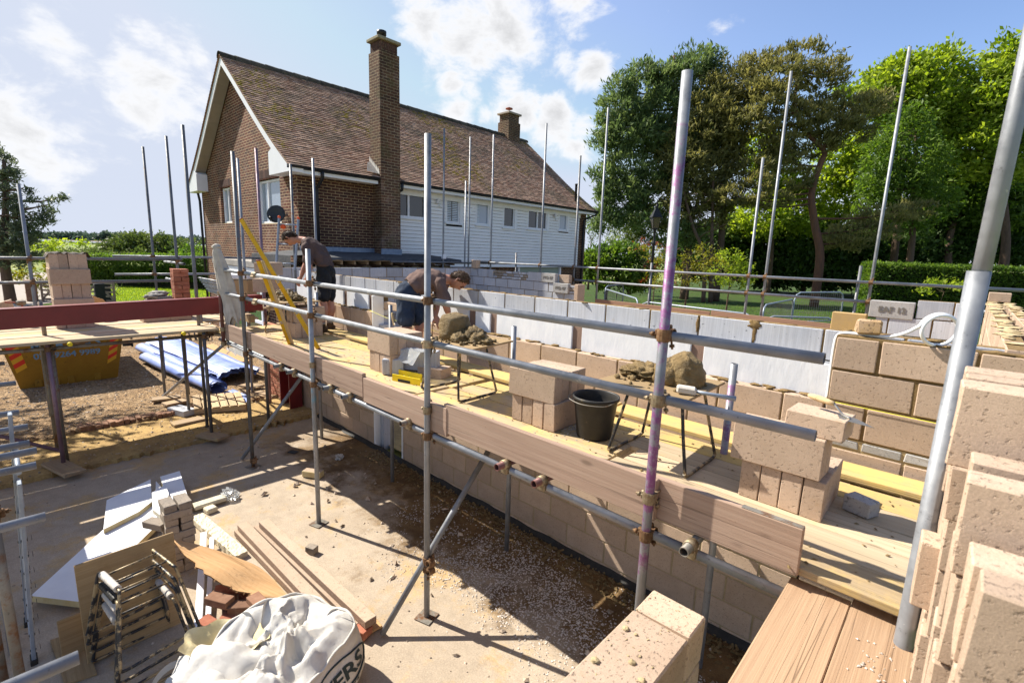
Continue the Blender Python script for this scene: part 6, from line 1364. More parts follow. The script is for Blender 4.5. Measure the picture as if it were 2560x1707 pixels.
for i in range(1, 31):
    t = i/30; row = []
    for k in range(NA):
        p = sh[k]; c = C0+e1*.03+e2*.05+V(0,0,.40); q = p.lerp(c, t); rel = q-C0; x, y = rel.dot(e1), rel.dot(e2); g = min(1,t*4)
        z = p.z*(1-t)+t*.36+.03*math.sin(PI*min(1,t*2.4))*(t < .42)+g*(crease(x,y)+.035*mnoise.fractal(V(x*3.2,y*3.2,3.),1,2.2,3)+.010*mnoise.fractal(V(x*14,y*14,6.),1,2.2,3))-.05*math.exp(-((x+.12)**2+(y-.05)**2)/.02)*g
        row.append(V(q.x,q.y,z))
    P.append(row)
mb.grid(P, wrap=True); mb.build('body', MT['bag'], bag)
# hem round the shoulder, loops
mb = MB(); pts = [bag_pt(2*PI*k/80, 1, .004)+V(0,0,.012*math.sin(k*.9)) for k in range(80)]; mb.tube(pts, .010, 6, closed=True); mb.build('hem', MT['bag'], bag)
for a0 in (.35, 2.2):
    p = bag_pt(a0,.97,.0); q = bag_pt(a0+.45,.97,.0); m = p.lerp(q,.5)+(C0-p)*.35+V(0,0,.09); L = catmull([p, p.lerp(m,.5)+V(0,0,.06), m, q.lerp(m,.5)+V(0,0,.05), q], 6); mb = MB(); mb.grid([[x+V(0,0,.022), x-V(0,0,.022)] for x in L]); mb.build('lifting_loop', MT['bag'], bag)
# open front flap with yellowed lining, hanging towards the viewer
mb = MB(); P = []; org = C0+e1*(-.30)+e2*(-.16)+V(0,0,.36)
for i in range(30):
    row = []
    for k in range(30):
        u = i/29; w = k/29; x = -.34+.72*u; y = .12-.50*w; z = .10*math.sin(PI*u)*(1-w*.3)+.05*mnoise.fractal(V(u*4,w*4,2),1,2,4)-.34*w**1.6-.10*(u-.5)**2
        row.append(org+e1*(x*(1-.15*w))+e2*y+V(0,0,z))
    P.append(row)
mb.grid(P); mb.build('front_flap', MT['bag'], bag)
mb = MB(); P = []; org = C0+e1*(-.36)+e2*(.00)+V(0,0,.36)
for i in range(28):
    row = []
    a = PI*(-.1)+1.3*PI*i/27
    for k in range(12):
        w = k/11; r = .20*(1-.55*w)+.015*math.sin(a*7); row.append(org+e1*(math.cos(a)*r*1.35)+e2*(math.sin(a)*r*.9)+V(0,0,.16*(1-w)**.7-.08+.02*mnoise.noise(V(a*2,w*3,1))))
    P.append(row)
mb.grid(P); mb.build('lining', MT['bag_in'], bag)
mb = MB(); P = []; org = C0+e1*(-.62)+e2*(-.14)+V(0,0,.10)
for i in range(20):
    a = -.4+3.3*i/19; P.append([org+e1*(math.cos(a)*.17)+e2*(math.sin(a)*.10)+V(0,0,.16*math.sin(a)+.05*w) for w in (0,1)])
mb.grid(P); mb.build('lifting_loop', MT['bag'], bag)
def bag_text(txt, size, a_c, t_c, m, bold=True, flip=False, hh=.5):
    """lettering wrapped on the side of the sack"""
    o = text_obj('lettering', txt, size, (0,0,0), (1,0,0), (0,1,0), m, None, 0., bold)
    me = o.data; o.matrix_world = Matrix.Identity(4)
    import bmesh
    bmx = bmesh.new(); bmx.from_mesh(me); bmesh.ops.subdivide_edges(bmx, edges=bmx.edges[:], cuts=1); bmesh.ops.triangulate(bmx, faces=bmx.faces[:]); bmx.to_mesh(me); bmx.free()
    for v in me.vertices:
        x, y = v.co.x, v.co.y; a = a_c+x/.46; t = t_c+y/hh; v.co = bag_pt(a, max(.01,min(1,t)), .005)
    o.parent = bag; o.matrix_parent_inverse = Matrix.Translation(-bag.location); return o
ac = -.42
bag_text('COVERS', .155, ac, .60, MT['ink']); bag_text('Timber & Builders', .062, ac+.02, .33, MT['ink']); bag_text('Merchants', .055, ac+.05, .20, MT['ink'])
mb = MB()
for k in range(60):
    pass
L = []
for k in range(64):
    an = 2*PI*k/64; L.append(bag_pt(ac+.74*math.cos(an), .61+.245*math.sin(an), .006))
mb.tube(L, .006, 5, closed=True); mb.build('oval_border', MT['ink'], bag)
mb = MB()
for j in range(4): mb.tube([bag_pt(ac-1.02+.13*math.cos(x)*(1-.2*j), .35+.26*math.sin(x)*(1-.2*j), .006) for x in np.linspace(-.6,2.6,20)], .007, 5)
mb.build('emblem', MT['ink'], bag); bag_text('Glee', .05, 2.15, .80, MT['ink'], True)
# ---------- ladder in the left foreground ----------
ld = thing('ladder', 'aluminium ladder standing edge on in the left foreground', 'ladder', (-4.7, -.09, 0))
f1 = on_z(69,1556,.012); f2 = on_z(90,1668,.012); tp = at_d(33,1140,3.9+1.3)
top1 = V(f1.x-.55, f1.y-.04, 1.58); top1 = at_d(34,1143,3.55); d = (top1-f1).normalized(); 
for f, dx in ((f1, V(0,0,0)), (f1+V(.52,.012,0), V(0,0,0))):
    L = 1.75 if f is f1 else 1.4; m = MB(); m.beam(f+d*.03, f+d*L, .024, .072, V(0,1,0).cross(d), .004); m.build('stile', MT['alu'], ld)
    m = MB(); m.beam(f-d*.02, f+d*.035, .04, .088, V(0,1,0).cross(d), .006); m.build('rubber_foot', MT['blackrub'], ld)
for i in range(6): p = f1+d*(.22+.25*i); m = MB(); m.tube([p+V(0,.0365,0)*0+V(-.01,.012,0), p+V(.53,.012,0)], .016, 10); m.build('rung', MT['alu'], ld)
m = MB()
for f_ in (f1, f1+V(.52,.012,0)):
    for i in range(12 if f_ is f1 else 9): p = f_+d*(.10+.125*i); m.lathe([(.0,0),(.017,0),(.019,-.002)], p+V(0,.0375,0), 14, axis=(0,1,0)); m.lathe([(.017,0),(.0,0)], p+V(0,.0378,0), 14, axis=(0,1,0)); m.lathe([(.0,0),(.017,0)], p+V(.013,0,0), 14, axis=(1,0,0)); m.lathe([(.017,0),(.0,0)], p+V(.0132,0,0), 14, axis=(1,0,0))
m.build('rung_hole_shade', MT['blackrub'], ld)  # black discs stand in for the shade inside the hollow rung holes
# ---------- near wall end and planks ----------
nw = thing('block_pier', 'tan block pier end in the bottom foreground with mortar crumbs on top', 'wall', (-.74, 1.0, 0))
mb = MB(); zt2 = 1.50
for k in range(7):
    z1 = zt2-.226*k; x0, x1 = -.862, -.618
    if k % 2 == 0: mb.box(x0, x1, 1.775, 1.94, z1-.216, z1, .007, var=R.random(), jit=.003); mb.box(x0, x1, 1.20, 1.762, z1-.216, z1, .007, var=R.random(), jit=.003); mb.box(x0, x1, .5, 1.19, z1-.216, z1, .007)
    else: mb.box(x0, x1, 1.48, 1.94, z1-.216, z1, .007, var=R.random(), jit=.003); mb.box(x0, x1, .5, 1.47, z1-.216, z1, .007)
mb.box(-.855, -.625, .52, 1.932, 0, 1.48, 0, 1); mb.build('blocks', [MT['tan'], MT['mortar_dry']], nw)
mb = MB()
for i in range(60): mb.blob((R.uniform(-.85,-.63), R.uniform(1.0,1.93), 1.502), (R.uniform(.001,.006),R.uniform(.001,.006),R.uniform(.001,.003)), .6, 3, 8, 6, seed=i)
for sx, sy, s in ((1565,1570,.014),(1580,1655,.013),(1488,1650,.017),(1605,1700,.013),(1590,1585,.007),(1600,1640,.006)): p = on_z(sx,sy,1.503); mb.blob(p, (s,s*.9,s*.55), .6, 3, 14, 9, seed=sx)
mb.build('mortar_crumbs', MT['mortar_dry'], nw)
o = board('timber_plank', (-.287,-.6,1.585), (-.285,2.335,1.585), .228, .05, 'plank'); tag(o, 'thick cracked pine plank in the bottom foreground, the left one of two', 'plank')
o = board('timber_plank', (-.052,-.6,1.585), (-.055,2.365,1.585), .228, .05, 'plank'); tag(o, 'thick pine plank with sawdust crumbs in the bottom foreground, the right one of two', 'plank')
chips('sawdust_crumbs', lambda: (-.05+R.gauss(0,.04), 2.0+R.gauss(0,.12), 1.611), 46, .003, .010, 'chip', 'sawdust crumbs on the right hand foreground plank')
# groups of small deck debris near the wall are mortar; puddle on the boards
# ---------- people ----------
def realize(o, voxel, smooth=4, disp=None, dstr=.0, fac=.5):
    m = o.modifiers.new('r', 'REMESH'); m.mode = 'VOXEL'; m.voxel_size = voxel; m.use_smooth_shade = True
    if smooth: s = o.modifiers.new('s', 'SMOOTH'); s.iterations = smooth; s.factor = fac
    bpy.context.view_layer.update(); me = bpy.data.meshes.new_from_object(o.evaluated_get(bpy.context.evaluated_depsgraph_get()))
    o.modifiers.clear(); o.data = me
    if disp:
        nr = [v.normal.copy() for v in me.vertices]
        for v, n in zip(me.vertices, nr): v.co = v.co+n*disp(v.co)*dstr
    me.polygons.foreach_set('use_smooth', [True]*len(me.polygons)); me.update(); return o
def limb(mb, pts, rs, n=16, sub=5):
    P = catmull([Vector(p) for p in pts], sub); k = len(pts)-1; rr = []
    for i in range(len(P)): t = i/sub; a = min(int(t), k-1); f = t-a; f = f*f*(3-2*f); rr.append(rs[a]*(1-f)+rs[min(a+1,k)]*f)
    mb.tube(P, rr, n); mb.blob(P[0], rr[0], 0, nu=14, nv=8); mb.blob(P[-1], rr[-1], 0, nu=14, nv=8)
def loft(mb, pts, lat, ws, ds, n=26, sub=5):
    P = catmull([Vector(p) for p in pts], sub); k = len(pts)-1; R_ = []; lat = Vector(lat).normalized()
    for i, p in enumerate(P):
        t = i/sub; a = min(int(t), k-1); f = t-a; f = f*f*(3-2*f); w_ = ws[a]*(1-f)+ws[min(a+1,k)]*f; d_ = ds[a]*(1-f)+ds[min(a+1,k)]*f
        tg = (P[min(i+1,len(P)-1)]-P[max(i-1,0)]).normalized(); l = (lat-tg*lat.dot(tg)).normalized(); fo = tg.cross(l)
        R_.append([p+l*math.cos(2*PI*j/n)*w_+fo*math.sin(2*PI*j/n)*d_ for j in range(n)])
    mb.grid(R_, wrap=True); o = len(mb.v)
    for row, rev in ((R_[0], True), (R_[-1], False)): mb.add(row, [tuple(reversed(range(n))) if rev else tuple(range(n))])
def head(mb, c, f, u, s=1.):
    """skull, jaw, nose, brow, lips, ears; f = face direction, u = crown direction"""
    f = Vector(f).normalized(); u = (Vector(u)-f*Vector(u).dot(f)).normalized(); sd = f.cross(u); c = Vector(c); nu, nv = 44, 30; vs = []; fs = []
    for i in range(nv+1):
        th = PI*i/nv
        for j in range(nu):
            ph = 2*PI*j/nu; x = math.sin(th)*math.cos(ph); y = math.sin(th)*math.sin(ph); z = math.cos(th)   # x face, y side, z up
            X = x*.098; Y = y*.076; Z = z*.118
            if z < 0: Y *= 1-.30*(-z)**1.3; X *= 1-.10*(-z) if x > 0 else 1-.35*(-z)
            if x > 0:
                X += .010*math.exp(-((z-.20)/.12)**2)*(1-abs(y))                       # brow
                X -= .014*math.exp(-(((z-.02)/.10)**2+((abs(y)-.42)/.16)**2))            # eye sockets
                X += .026*math.exp(-((y/.13)**2))*max(0,1-abs((z+.20)/.26))*(.6 if z > -.2 else 1.)  # nose
                X += .006*math.exp(-(((z+.52)/.05)**2+(y/.3)**2)); X -= .005*math.exp(-(((z+.56)/.025)**2+(y/.3)**2))  # lips
                X += .012*math.exp(-(((z+.85)/.14)**2+(y/.4)**2))                         # chin
            vs.append(c+(f*X+sd*Y+u*Z)*s)
    for i in range(nv):
        for j in range(nu): fs.append((i*nu+j, (i+1)*nu+j, (i+1)*nu+(j+1) % nu, i*nu+(j+1) % nu))
    mb.add(vs, fs, 0, .5, True)
    for q in (-1, 1):
        e = c+(f*-.008+sd*q*.078+u*-.004)*s
        mb.tube([e+(f*.012-u*.034+sd*q*.0)*s, e+(f*-.006-u*.012+sd*q*.010)*s, e+(f*-.012+u*.016+sd*q*.014)*s, e+(f*.004+u*.032+sd*q*.008)*s, e+(f*.014+u*.016)*s], [.009*s,.010*s,.009*s,.008*s,.006*s], 8)
    return f, u, sd
def hair(c, f, u, m, parent, s=1., seed=1, n=2600):
    f = Vector(f).normalized(); u = (Vector(u)-f*Vector(u).dot(f)).normalized(); sd = f.cross(u); c = Vector(c); mb = MB(); nu, nv = 48, 30; P = []
    def cover(x, y, z): return z*.85-x*.95+.05+.10*abs(y)*(1 if z > -.2 else -1)
    for i in range(nv+1):
        th = PI*i/nv; row = []
        for j in range(nu):
            ph = 2*PI*j/nu; x = math.sin(th)*math.cos(ph); y = math.sin(th)*math.sin(ph); z = math.cos(th); k = cover(x,y,z); q = min(1,max(0,k*6))
            rr = (.86+.25*q+.10*q*mnoise.fractal(V(x*3,y*3,z*3+seed),1,2,4)); Y = y*.076; X = x*.098; Z = z*.118
            if z < 0: Y *= 1-.30*(-z)**1.3; X *= 1-.35*(-z)*(x < 0)
            row.append(c+(f*X+sd*Y+u*Z)*s*rr)
        P.append(row)
    mb.grid(P, wrap=True)
    for i in range(n):
        x, y, z = NR.normal(size=3); l = math.sqrt(x*x+y*y+z*z); x/=l; y/=l; z/=l
        if cover(x,y,z) < .07: continue
        d = f*x+sd*y+u*z; p = c+(f*x*.098+sd*y*.076*(1-.3*max(0,-z))+u*z*.118)*s*1.09; t = (d*.5+u*R.uniform(-.9,.9)+f*R.uniform(-.2,1)+sd*R.uniform(-.8,.8)).normalized(); L = R.uniform(.012,.030)*s; w = t.cross(d).normalized()*.0032
        mb.add([p-w-d*.004, p+w-d*.004, p+t*L*.6+d*.004, p+t*L+d*.000], [(0,1,2),(0,2,3),(2,1,3)], 0, R.random())
    return mb.build('hair', MT[m], parent)
def hand(mb, wrist, d, palm_n, s=1., curl=.5):
    """palm, four bent fingers of different length, thumb from the side of the palm"""
    d = Vector(d).normalized(); n = Vector(palm_n); n = (n-d*n.dot(d)).normalized(); sd = d.cross(n); w = Vector(wrist)
    loft(mb, [w, w+d*.03*s, w+d*.07*s, w+d*.098*s], sd, [.027*s,.036*s,.041*s,.040*s], [.019*s,.017*s,.015*s,.012*s], 16, 3)
    for k, (off, L) in enumerate(((-.031,.070),(-.0105,.082),(.0105,.078),(.031,.060))):
        p = w+d*.092*s+sd*off*s; pts = [p]; a = .15
        for seg in (.45,.32,.25): dd = d*math.cos(a)+n*math.sin(a)+sd*off*2; p = p+dd*L*seg*s; pts.append(p); a += curl*1.1
        limb(mb, pts, [.0095*s,.0088*s,.0082*s,.0072*s], 9, 3)
    p = w+d*.028*s-sd*.034*s; limb(mb, [p, p-sd*.026*s+d*.024*s+n*.012*s, p-sd*.032*s+d*.054*s+n*.022*s, p-sd*.026*s+d*.076*s+n*.028*s], [.0125*s,.0112*s,.0098*s,.0082*s], 9, 3)
def folds(sc=9., seed=0.):
    return lambda p: mnoise.fractal(V(p.x*sc,p.y*sc,p.z*sc*.7+seed), 1., 2.1, 3)+.8*(abs(mnoise.noise(V(p.x*sc*.8+4,p.y*sc*.8,p.z*sc*.6+seed)))-.25)
def person(name_label, D, K, J, heads, mats, foot_z, hairseed):
    """J: joints as (px, py, depth offset) in the survey window K"""
    def q(a): x, y = K(a[0], a[1]); return at_d(x, y, D+a[2])
    j = {k: q(v) for k, v in J.items()}
    for s in ('n', 'f'):
        for kk, hz in (('ank', .095), ('toe', .035), ('heel', .04)):
            if kk+s in j: j[kk+s].z = foot_z+hz
    base = (j['ankn']+j['ankf'])/2; base.z = foot_z
    t = thing('person', name_label, 'person', base); lat = (j['shf']-j['shn']).normalized()
    mb = MB(); loft(mb, [j['pel'], j['waist'], j['chest'], j['uch'], j['neckb']], lat, [.155,.145,.165,.165,.06], [.105,.10,.115,.10,.06])
    limb(mb, [j['neckb'], j['neckt']], [.060,.054]); f, u, sd = head(mb, j['head'], heads[0], heads[1], heads[2])
    for s in ('n', 'f'):
        limb(mb, [j['sh'+s], j['el'+s], j['wr'+s]], [.056,.043,.028]); limb(mb, [j['sh'+s].lerp(j['el'+s],.1), j['sh'+s].lerp(j['el'+s],.5)], [.055,.050]); limb(mb, [j['el'+s], j['el'+s].lerp(j['wr'+s],.35), j['wr'+s]], [.042,.043,.027])
        hand(mb, j['wr'+s], j['ha'+s]-j['wr'+s], mats['palm'], 1.0, .45)
        kn = j['kn'+s]; limb(mb, [j['hip'+s], j['hip'+s].lerp(kn,.5), kn], [.092,.080,.056]); bk = kn.lerp(j['ank'+s],.36)+mats['calf']*.018; limb(mb, [kn, bk, kn.lerp(j['ank'+s],.75), j['ank'+s]], [.056,.062,.042,.037])
    body = mb.build('body', MT['skin'], t); realize(body, .0075, 3)
    # eyes and brows
    mb = MB()
    c = j['head']; s_ = heads[2]
    for qd in (-1, 1): mb.blob(c+(f*.082+sd*qd*.031+u*.004)*s_, .0125*s_, 0, nu=12, nv=8); mb.tube([c+(f*.096+sd*qd*.014+u*.024)*s_, c+(f*.097+sd*qd*.032+u*.030)*s_, c+(f*.085+sd*qd*.052+u*.022)*s_], .0045*s_, 6)
    mb.build('eyes_and_brows', MT['hair1'], t)
    hair(j['head'], heads[0], heads[1], mats['hair'], t, heads[2], hairseed)
    # shirt
    mb = MB(); loft(mb, [j['hem'], j['waist'], j['chest'], j['uch'], j['uch'].lerp(j['neckb'],.62), j['uch'].lerp(j['neckb'],.86)], lat, [.185,.180,.190,.192,.105,.078], [.135,.130,.140,.125,.085,.072], sub=6)
    for s in ('n', 'f'): limb(mb, [j['uch'].lerp(j['sh'+s],.55), j['sh'+s], j['sh'+s].lerp(j['el'+s],.45), j['sh'+s].lerp(j['el'+s],.80)], [.080,.082,.075,.072])
    sh_ = mb.build('t_shirt', MT[mats['shirt']], t); realize(sh_, .011, 4, folds(8, 3), .022)
    mb = MB(); pc_ = j['pel']; loft(mb, [pc_.lerp(j['waist'],.75), pc_, pc_.lerp(j['kn'+'n'].lerp(j['knf'],.5),.18)], lat, [.168,.182,.170], [.125,.140,.125])
    for s in ('n', 'f'): limb(mb, [j['hip'+s], j['hip'+s].lerp(j['kn'+s],.45), j['hip'+s].lerp(j['kn'+s],mats['short'])], [.115,.108,.104])
    so_ = mb.build('shorts', MT[mats['shorts']], t); realize(so_, .011, 4, folds(9, 8), .020)
    for s in ('n', 'f'):
        a = j['ank'+s]; h = a.copy(); tz = j['toe'+s]; d = V(tz.x-a.x, tz.y-a.y, 0); d = d.normalized() if d.length > .02 else V(-.7,-.7,0); g = V(a.x,a.y,foot_z)
        mb = MB(); loft(mb, [g-d*.075+V(0,0,.045), g-d*.02+V(0,0,.052), g+d*.06+V(0,0,.045), g+d*.14+V(0,0,.036), g+d*.185+V(0,0,.03)], d.cross(V(0,0,1)), [.036,.044,.046,.047,.030], [.044,.050,.043,.034,.024]); limb(mb, [a+V(0,0,.03), g+V(0,0,.06)], [.052,.055])
        b = mb.build('boot', MT['boot'], t); realize(b, .009, 2, folds(22, 1), .003)
        mb = MB(); mb.lathe([(.047,0),(.050,.03),(.046,.045)], a+V(0,0,.03), 16); mb.build('sock', MT['sock'], b)
    return t
K = lambda x, y: (500+x/2.613, 550+y/2.613)
scr = lambda a, b, c=0.: RT*a+UP*b+FW*c
J1 = dict(pel=(824,338,0), waist=(812,285,0), hem=(818,312,0), chest=(768,212,0), uch=(718,160,0), neckb=(676,134,0), neckt=(640,128,0), head=(590,120,0),
          shn=(694,186,-.17), eln=(716,296,-.20), wrn=(702,372,-.22), han=(694,400,-.22), shf=(716,172,.17), elf=(690,290,.20), wrf=(660,372,.18), haf=(648,400,.18),
          hipn=(812,352,-.085), knn=(806,540,-.10), ankn=(800,700,-.10), toen=(782,728,-.12), hipf=(836,350,.085), knf=(850,530,.10), ankf=(850,690,.10), toef=(832,712,.08))
person('man in brown t-shirt and black shorts bending over beside the yellow levels', 7.62, K, J1, (scr(-.40,-.88,.25), scr(-.92,.36,.05), 1.0), dict(shirt='shirt', shorts='shorts_b', hair='hair1', palm=scr(.3,0,1), calf=scr(1,0,0), short=.80), DZ, 1.3)
J2 = dict(pel=(1352,478,0), waist=(1400,428,.03), hem=(1372,446,.01), chest=(1480,396,.08), uch=(1556,392,.13), neckb=(1612,388,.15), neckt=(1645,392,.15), head=(1688,396,.15),
          shn=(1570,424,-.04), eln=(1604,548,-.06), wrn=(1628,628,.02), han=(1640,656,.05), shf=(1590,400,.30), elf=(1548,540,.20), wrf=(1538,628,.10), haf=(1556,664,.10),
          hipn=(1345,496,-.085), knn=(1350,690,-.10), ankn=(1350,850,-.05), toen=(1385,860,-.03), hipf=(1385,490,.085), knf=(1436,685,.10), ankf=(1425,850,.12), toef=(1465,860,.14))
person('stooping man in faded brown t-shirt and navy shorts leaning over the wall', 5.72, K, J2, (scr(.34,-.90,.10), scr(.93,.36,.02), 1.02), dict(shirt='shirt2', shorts='shorts_n', hair='hair2', palm=scr(-.3,0,1), calf=scr(-1,0,0), short=.78), DZ, 7.7)
# ---------- vegetation ----------
def cards(C, size, aspect, nrm=None, jitter=1., var=None, name='leaves', m='lf_mid', parent=None, extra=None):
    """leaf-sized faces (two triangles folded along the midrib) at points C"""
    n = len(C); C = np.asarray(C, float); L = size*NR.uniform(.6, 1.35, n)[:, None]; W = L*aspect
    a = NR.normal(size=(n,3)) if nrm is None else np.asarray(nrm)+NR.normal(size=(n,3))*jitter
    a /= np.linalg.norm(a, axis=1)[:, None]; b = np.cross(a, NR.normal(size=(n,3))); b /= np.linalg.norm(b, axis=1)[:, None]; c = np.cross(a, b)
    v = np.stack([C-a*L*.5, C+b*W*.5+c*W*.15, C+a*L*.5, C-b*W*.5+c*W*.15], 1).reshape(-1, 3)
    me = bpy.data.meshes.new(name); me.vertices.add(4*n); me.vertices.foreach_set('co', v.ravel()); me.loops.add(4*n); me.polygons.add(n)
    me.loops.foreach_set('vertex_index', np.arange(4*n, dtype=np.int32)); me.polygons.foreach_set('loop_start', np.arange(0, 4*n, 4, dtype=np.int32)); me.polygons.foreach_set('loop_total', np.full(n, 4, dtype=np.int32))
    if var is None: var = NR.random(n)
    at = me.attributes.new('var', 'FLOAT', 'FACE'); at.data.foreach_set('value', np.clip(var, 0, 1).astype(np.float32)); me.materials.append(MT[m]); me.update(calc_edges=True)
    o = bpy.data.objects.new(name, me); COL.objects.link(o)
    if parent is not None: o.parent = parent; o.matrix_parent_inverse = Matrix.Translation(-parent.location)
    return o
def cloud(blobs, per, clump, cs, shell=.55, flatz=.7, holes=.0):
    """clumped points through a set of ellipsoids (centre, rx, ry, rz); var is per clump"""
    P = []; W = []; G = []
    for (c, r) in blobs:
        c = np.array(c); r = np.array(r if hasattr(r, '__len__') else (r,)*3); n = max(3, int(per*(r[0]*r[2]+r[1]*r[2])*.5))
        d = NR.normal(size=(n,3)); d /= np.linalg.norm(d, axis=1)[:, None]; rad = shell+(1-shell)*NR.random(n)**.6
        rad *= 1+.22*np.array([mnoise.fractal(V(*(q*2.4+c*.3)), 1, 2, 3) for q in d])
        cen = c+d*r*rad[:, None]
        k = NR.poisson(clump, n)+1; idx = np.repeat(np.arange(n), k); off = NR.normal(size=(len(idx),3))*np.array([cs,cs,cs*flatz])
        P.append(cen[idx]+off); v = NR.random(n)*.7; W.append(v[idx]+NR.random(len(idx))*.3); o = d[idx]+np.array([0,0,.35]); G.append(o)
    return np.concatenate(P), np.concatenate(W), np.concatenate(G)
def pb(px_, py_, rx, ry, D, dd=0., deep=.8):
    c = at_d(px_, py_, D+dd); s = (D+dd)/FPX; return (tuple(c), (rx*s, rx*s*deep if True else 0, ry*s))
def branch(mb, pts, r0, r1, n=8): P = catmull([Vector(p) for p in pts], 5); mb.tube(P, [r0+(r1-r0)*i/(len(P)-1) for i in range(len(P))], n)
def foot(px_, D, z=0.): p = at_d(px_, 640, D); p.z = z; return p
def tree(label, px_, D, trunk_px, blobs, m, per, clump, cs, size, aspect, r0=.25, bark='bark', name='tree', cat='tree', group=None, boughs=18, shell=.5, flatz=.7, lowz=0., up=.0):
    base = foot(px_, D, lowz); t = thing(name, label, cat, base, group); B = [pb(*b[:4], D, *(b[4:] or ())) for b in blobs]
    P, W, G = cloud(B, per, clump, cs, shell, flatz); cards(P, size, aspect, G+np.array([0,0,up]), .9, W, 'crown', m, t)
    mb = MB(); tp = [base]+[at_d(x, y, D) for x, y in trunk_px]; branch(mb, tp, r0, r0*.3, 10); mb.build('trunk', MT[bark], t)
    if boughs:
        mb = MB(); TP = catmull(tp, 6)
        for i in range(boughs):
            c, r = B[i % len(B)]; e = V(*c)+V(R.uniform(-1,1)*r[0]*.7, R.uniform(-1,1)*r[1]*.7, R.uniform(-.6,.5)*r[2]); cand = [q for q in TP[3:] if q.z < e.z+.5] or TP[3:]
            s = min(cand, key=lambda q: (q-e).length); mid = s.lerp(e, .5)+V(R.uniform(-.3,.3),R.uniform(-.3,.3),-.06*(s-e).length); branch(mb, [s, mid, e], r0*.30, r0*.06, 6)
        mb.build('boughs', MT[bark], t)
    return t
Z4 = lambda L: [(1450+b[0]/1.96, 50+b[1]/1.96, b[2]/1.96, b[3]/1.96)+tuple(b[4:]) for b in L]
T4 = lambda L: [(1450+x/1.96, 50+y/1.96) for x, y in L]
GP = 'pine trees behind the far scaffold'
tree('dark green pointed pine nearest the house, left of the group', 1720, 37, [(1722,560),(1700,400),(1690,250),(1685,140)], Z4([(330,330,120,110),(190,330,70,60),(180,440,110,80),(300,250,70,50),(90,610,60,35),(120,520,70,50),(230,560,150,100),(120,760,70,50),(110,870,60,60),(230,720,120,90),(560,210,110,75),(480,300,110,100),(420,430,130,110),(480,560,110,90),(150,960,70,50),(640,260,60,60),(340,780,110,80),(420,600,120,100),(560,420,110,90),(330,560,120,100),(260,860,100,70),(420,300,90,80),(640,200,50,70),(160,560,80,60),(450,760,110,80),(200,860,120,90),(120,980,90,70),(300,960,130,70),(480,1040,150,70),(240,460,110,80),(600,620,140,100)]), 'lf_pine', 26, 26, .24, .42, .26, .34, name='pine_tree', group=GP, flatz=.8, up=.6)
tree('broad brownish pine with bare lower stems behind the purple marked pole', 1800, 36, [(1806,560),(1812,380),(1800,260)], Z4([(760,300,150,90),(640,400,140,100),(560,560,150,110),(700,560,150,100),(500,700,140,90),(650,720,130,90),(420,860,120,70),(560,880,130,80),(730,420,110,90),(760,700,70,80),(470,640,100,80),(860,240,110,80),(650,520,150,110),(560,760,150,90),(700,860,110,80),(440,960,110,60),(620,960,120,60),(720,600,120,90)]), 'lf_pineb', 25, 24, .26, .42, .26, .30, name='pine_tree', group=GP, flatz=.7, up=.4)
tree('tall pine with a bare crooked red trunk in the middle of the garden', 2052, 34, T4([(1176,1160),(1150,1000),(1135,850),(1180,700),(1195,640),(1110,550),(1050,400),(1090,260)]), Z4([(1080,190,170,60),(980,260,150,60),(880,330,110,45),(920,430,140,60),(850,530,110,45),(1000,540,110,45),(1230,230,60,50),(1180,420,130,60),(1330,450,130,70),(1430,410,90,60),(1220,520,170,60),(1000,680,90,80),(880,800,110,55),(760,860,130,50),(920,880,120,50),(1480,960,150,50),(1640,920,90,40),(1380,1040,150,50),(1290,1090,110,45),(1080,780,60,60),(1180,300,110,60),(960,350,150,60),(1060,470,170,60),(1300,560,130,60),(800,470,100,40),(950,620,120,60),(1150,620,110,50),(860,720,90,50)]), 'lf_pineb', 32, 26, .22, .36, .26, .30, 'bark_red', 'pine_tree', group=GP, flatz=.45, up=.8, boughs=24)
m_ = MB(); t_ = COL.objects.get('x')
for lab, px_, lean in (('thin bare pine stem leaning left behind the street lamp', 1760, -60),('straight bare pine stem behind the red leaved shrub', 1778, 5)):
    t = thing('bare_pine', lab, 'tree', foot(px_+10, 35)); mb = MB(); branch(mb, [foot(px_+10, 35), at_d(px_, 640, 35), at_d(px_+lean*.5, 560, 35), at_d(px_+lean, 440, 35)], .17, .08, 8); mb.build('trunk', MT['bark'], t)
    mb = MB()
    for i in range(7): s = at_d(px_+lean*(.1+.1*i), 620-24*i, 35); branch(mb, [s, s+V(R.uniform(-.8,.8),R.uniform(-.5,.5),.4), s+V(R.uniform(-1.6,1.6),R.uniform(-1,1),R.uniform(.3,1.1))], .045, .015, 5)
    mb.build('twigs', MT['bark'], t)
GD = 'fresh green trees at the right'
tree('bright green broadleaf tree just left of the tall thin pole at right', 2240, 42, [(2240,600),(2250,450),(2260,300)], Z4([(1560,280,140,90),(1480,320,80,50),(1650,400,170,120),(1500,420,100,80),(1760,240,120,100),(1620,200,60,40),(1700,520,120,100),(1340,370,90,45),(1850,420,120,120)]), 'lf_bright', 24, 26, .36, .40, .55, .35, group=GD)
tree('tallest bright green broadleaf tree at the right edge', 2520, 40, [(2515,600),(2500,400),(2520,250)], Z4([(2110,190,110,110),(2160,330,120,130),(2000,330,120,110),(1950,450,120,110),(2080,500,150,130),(1920,600,120,90),(2140,660,120,120),(2230,220,120,150),(1990,720,110,80),(2250,500,130,180)]), 'lf_bright', 24, 26, .36, .40, .55, .40, group=GD)
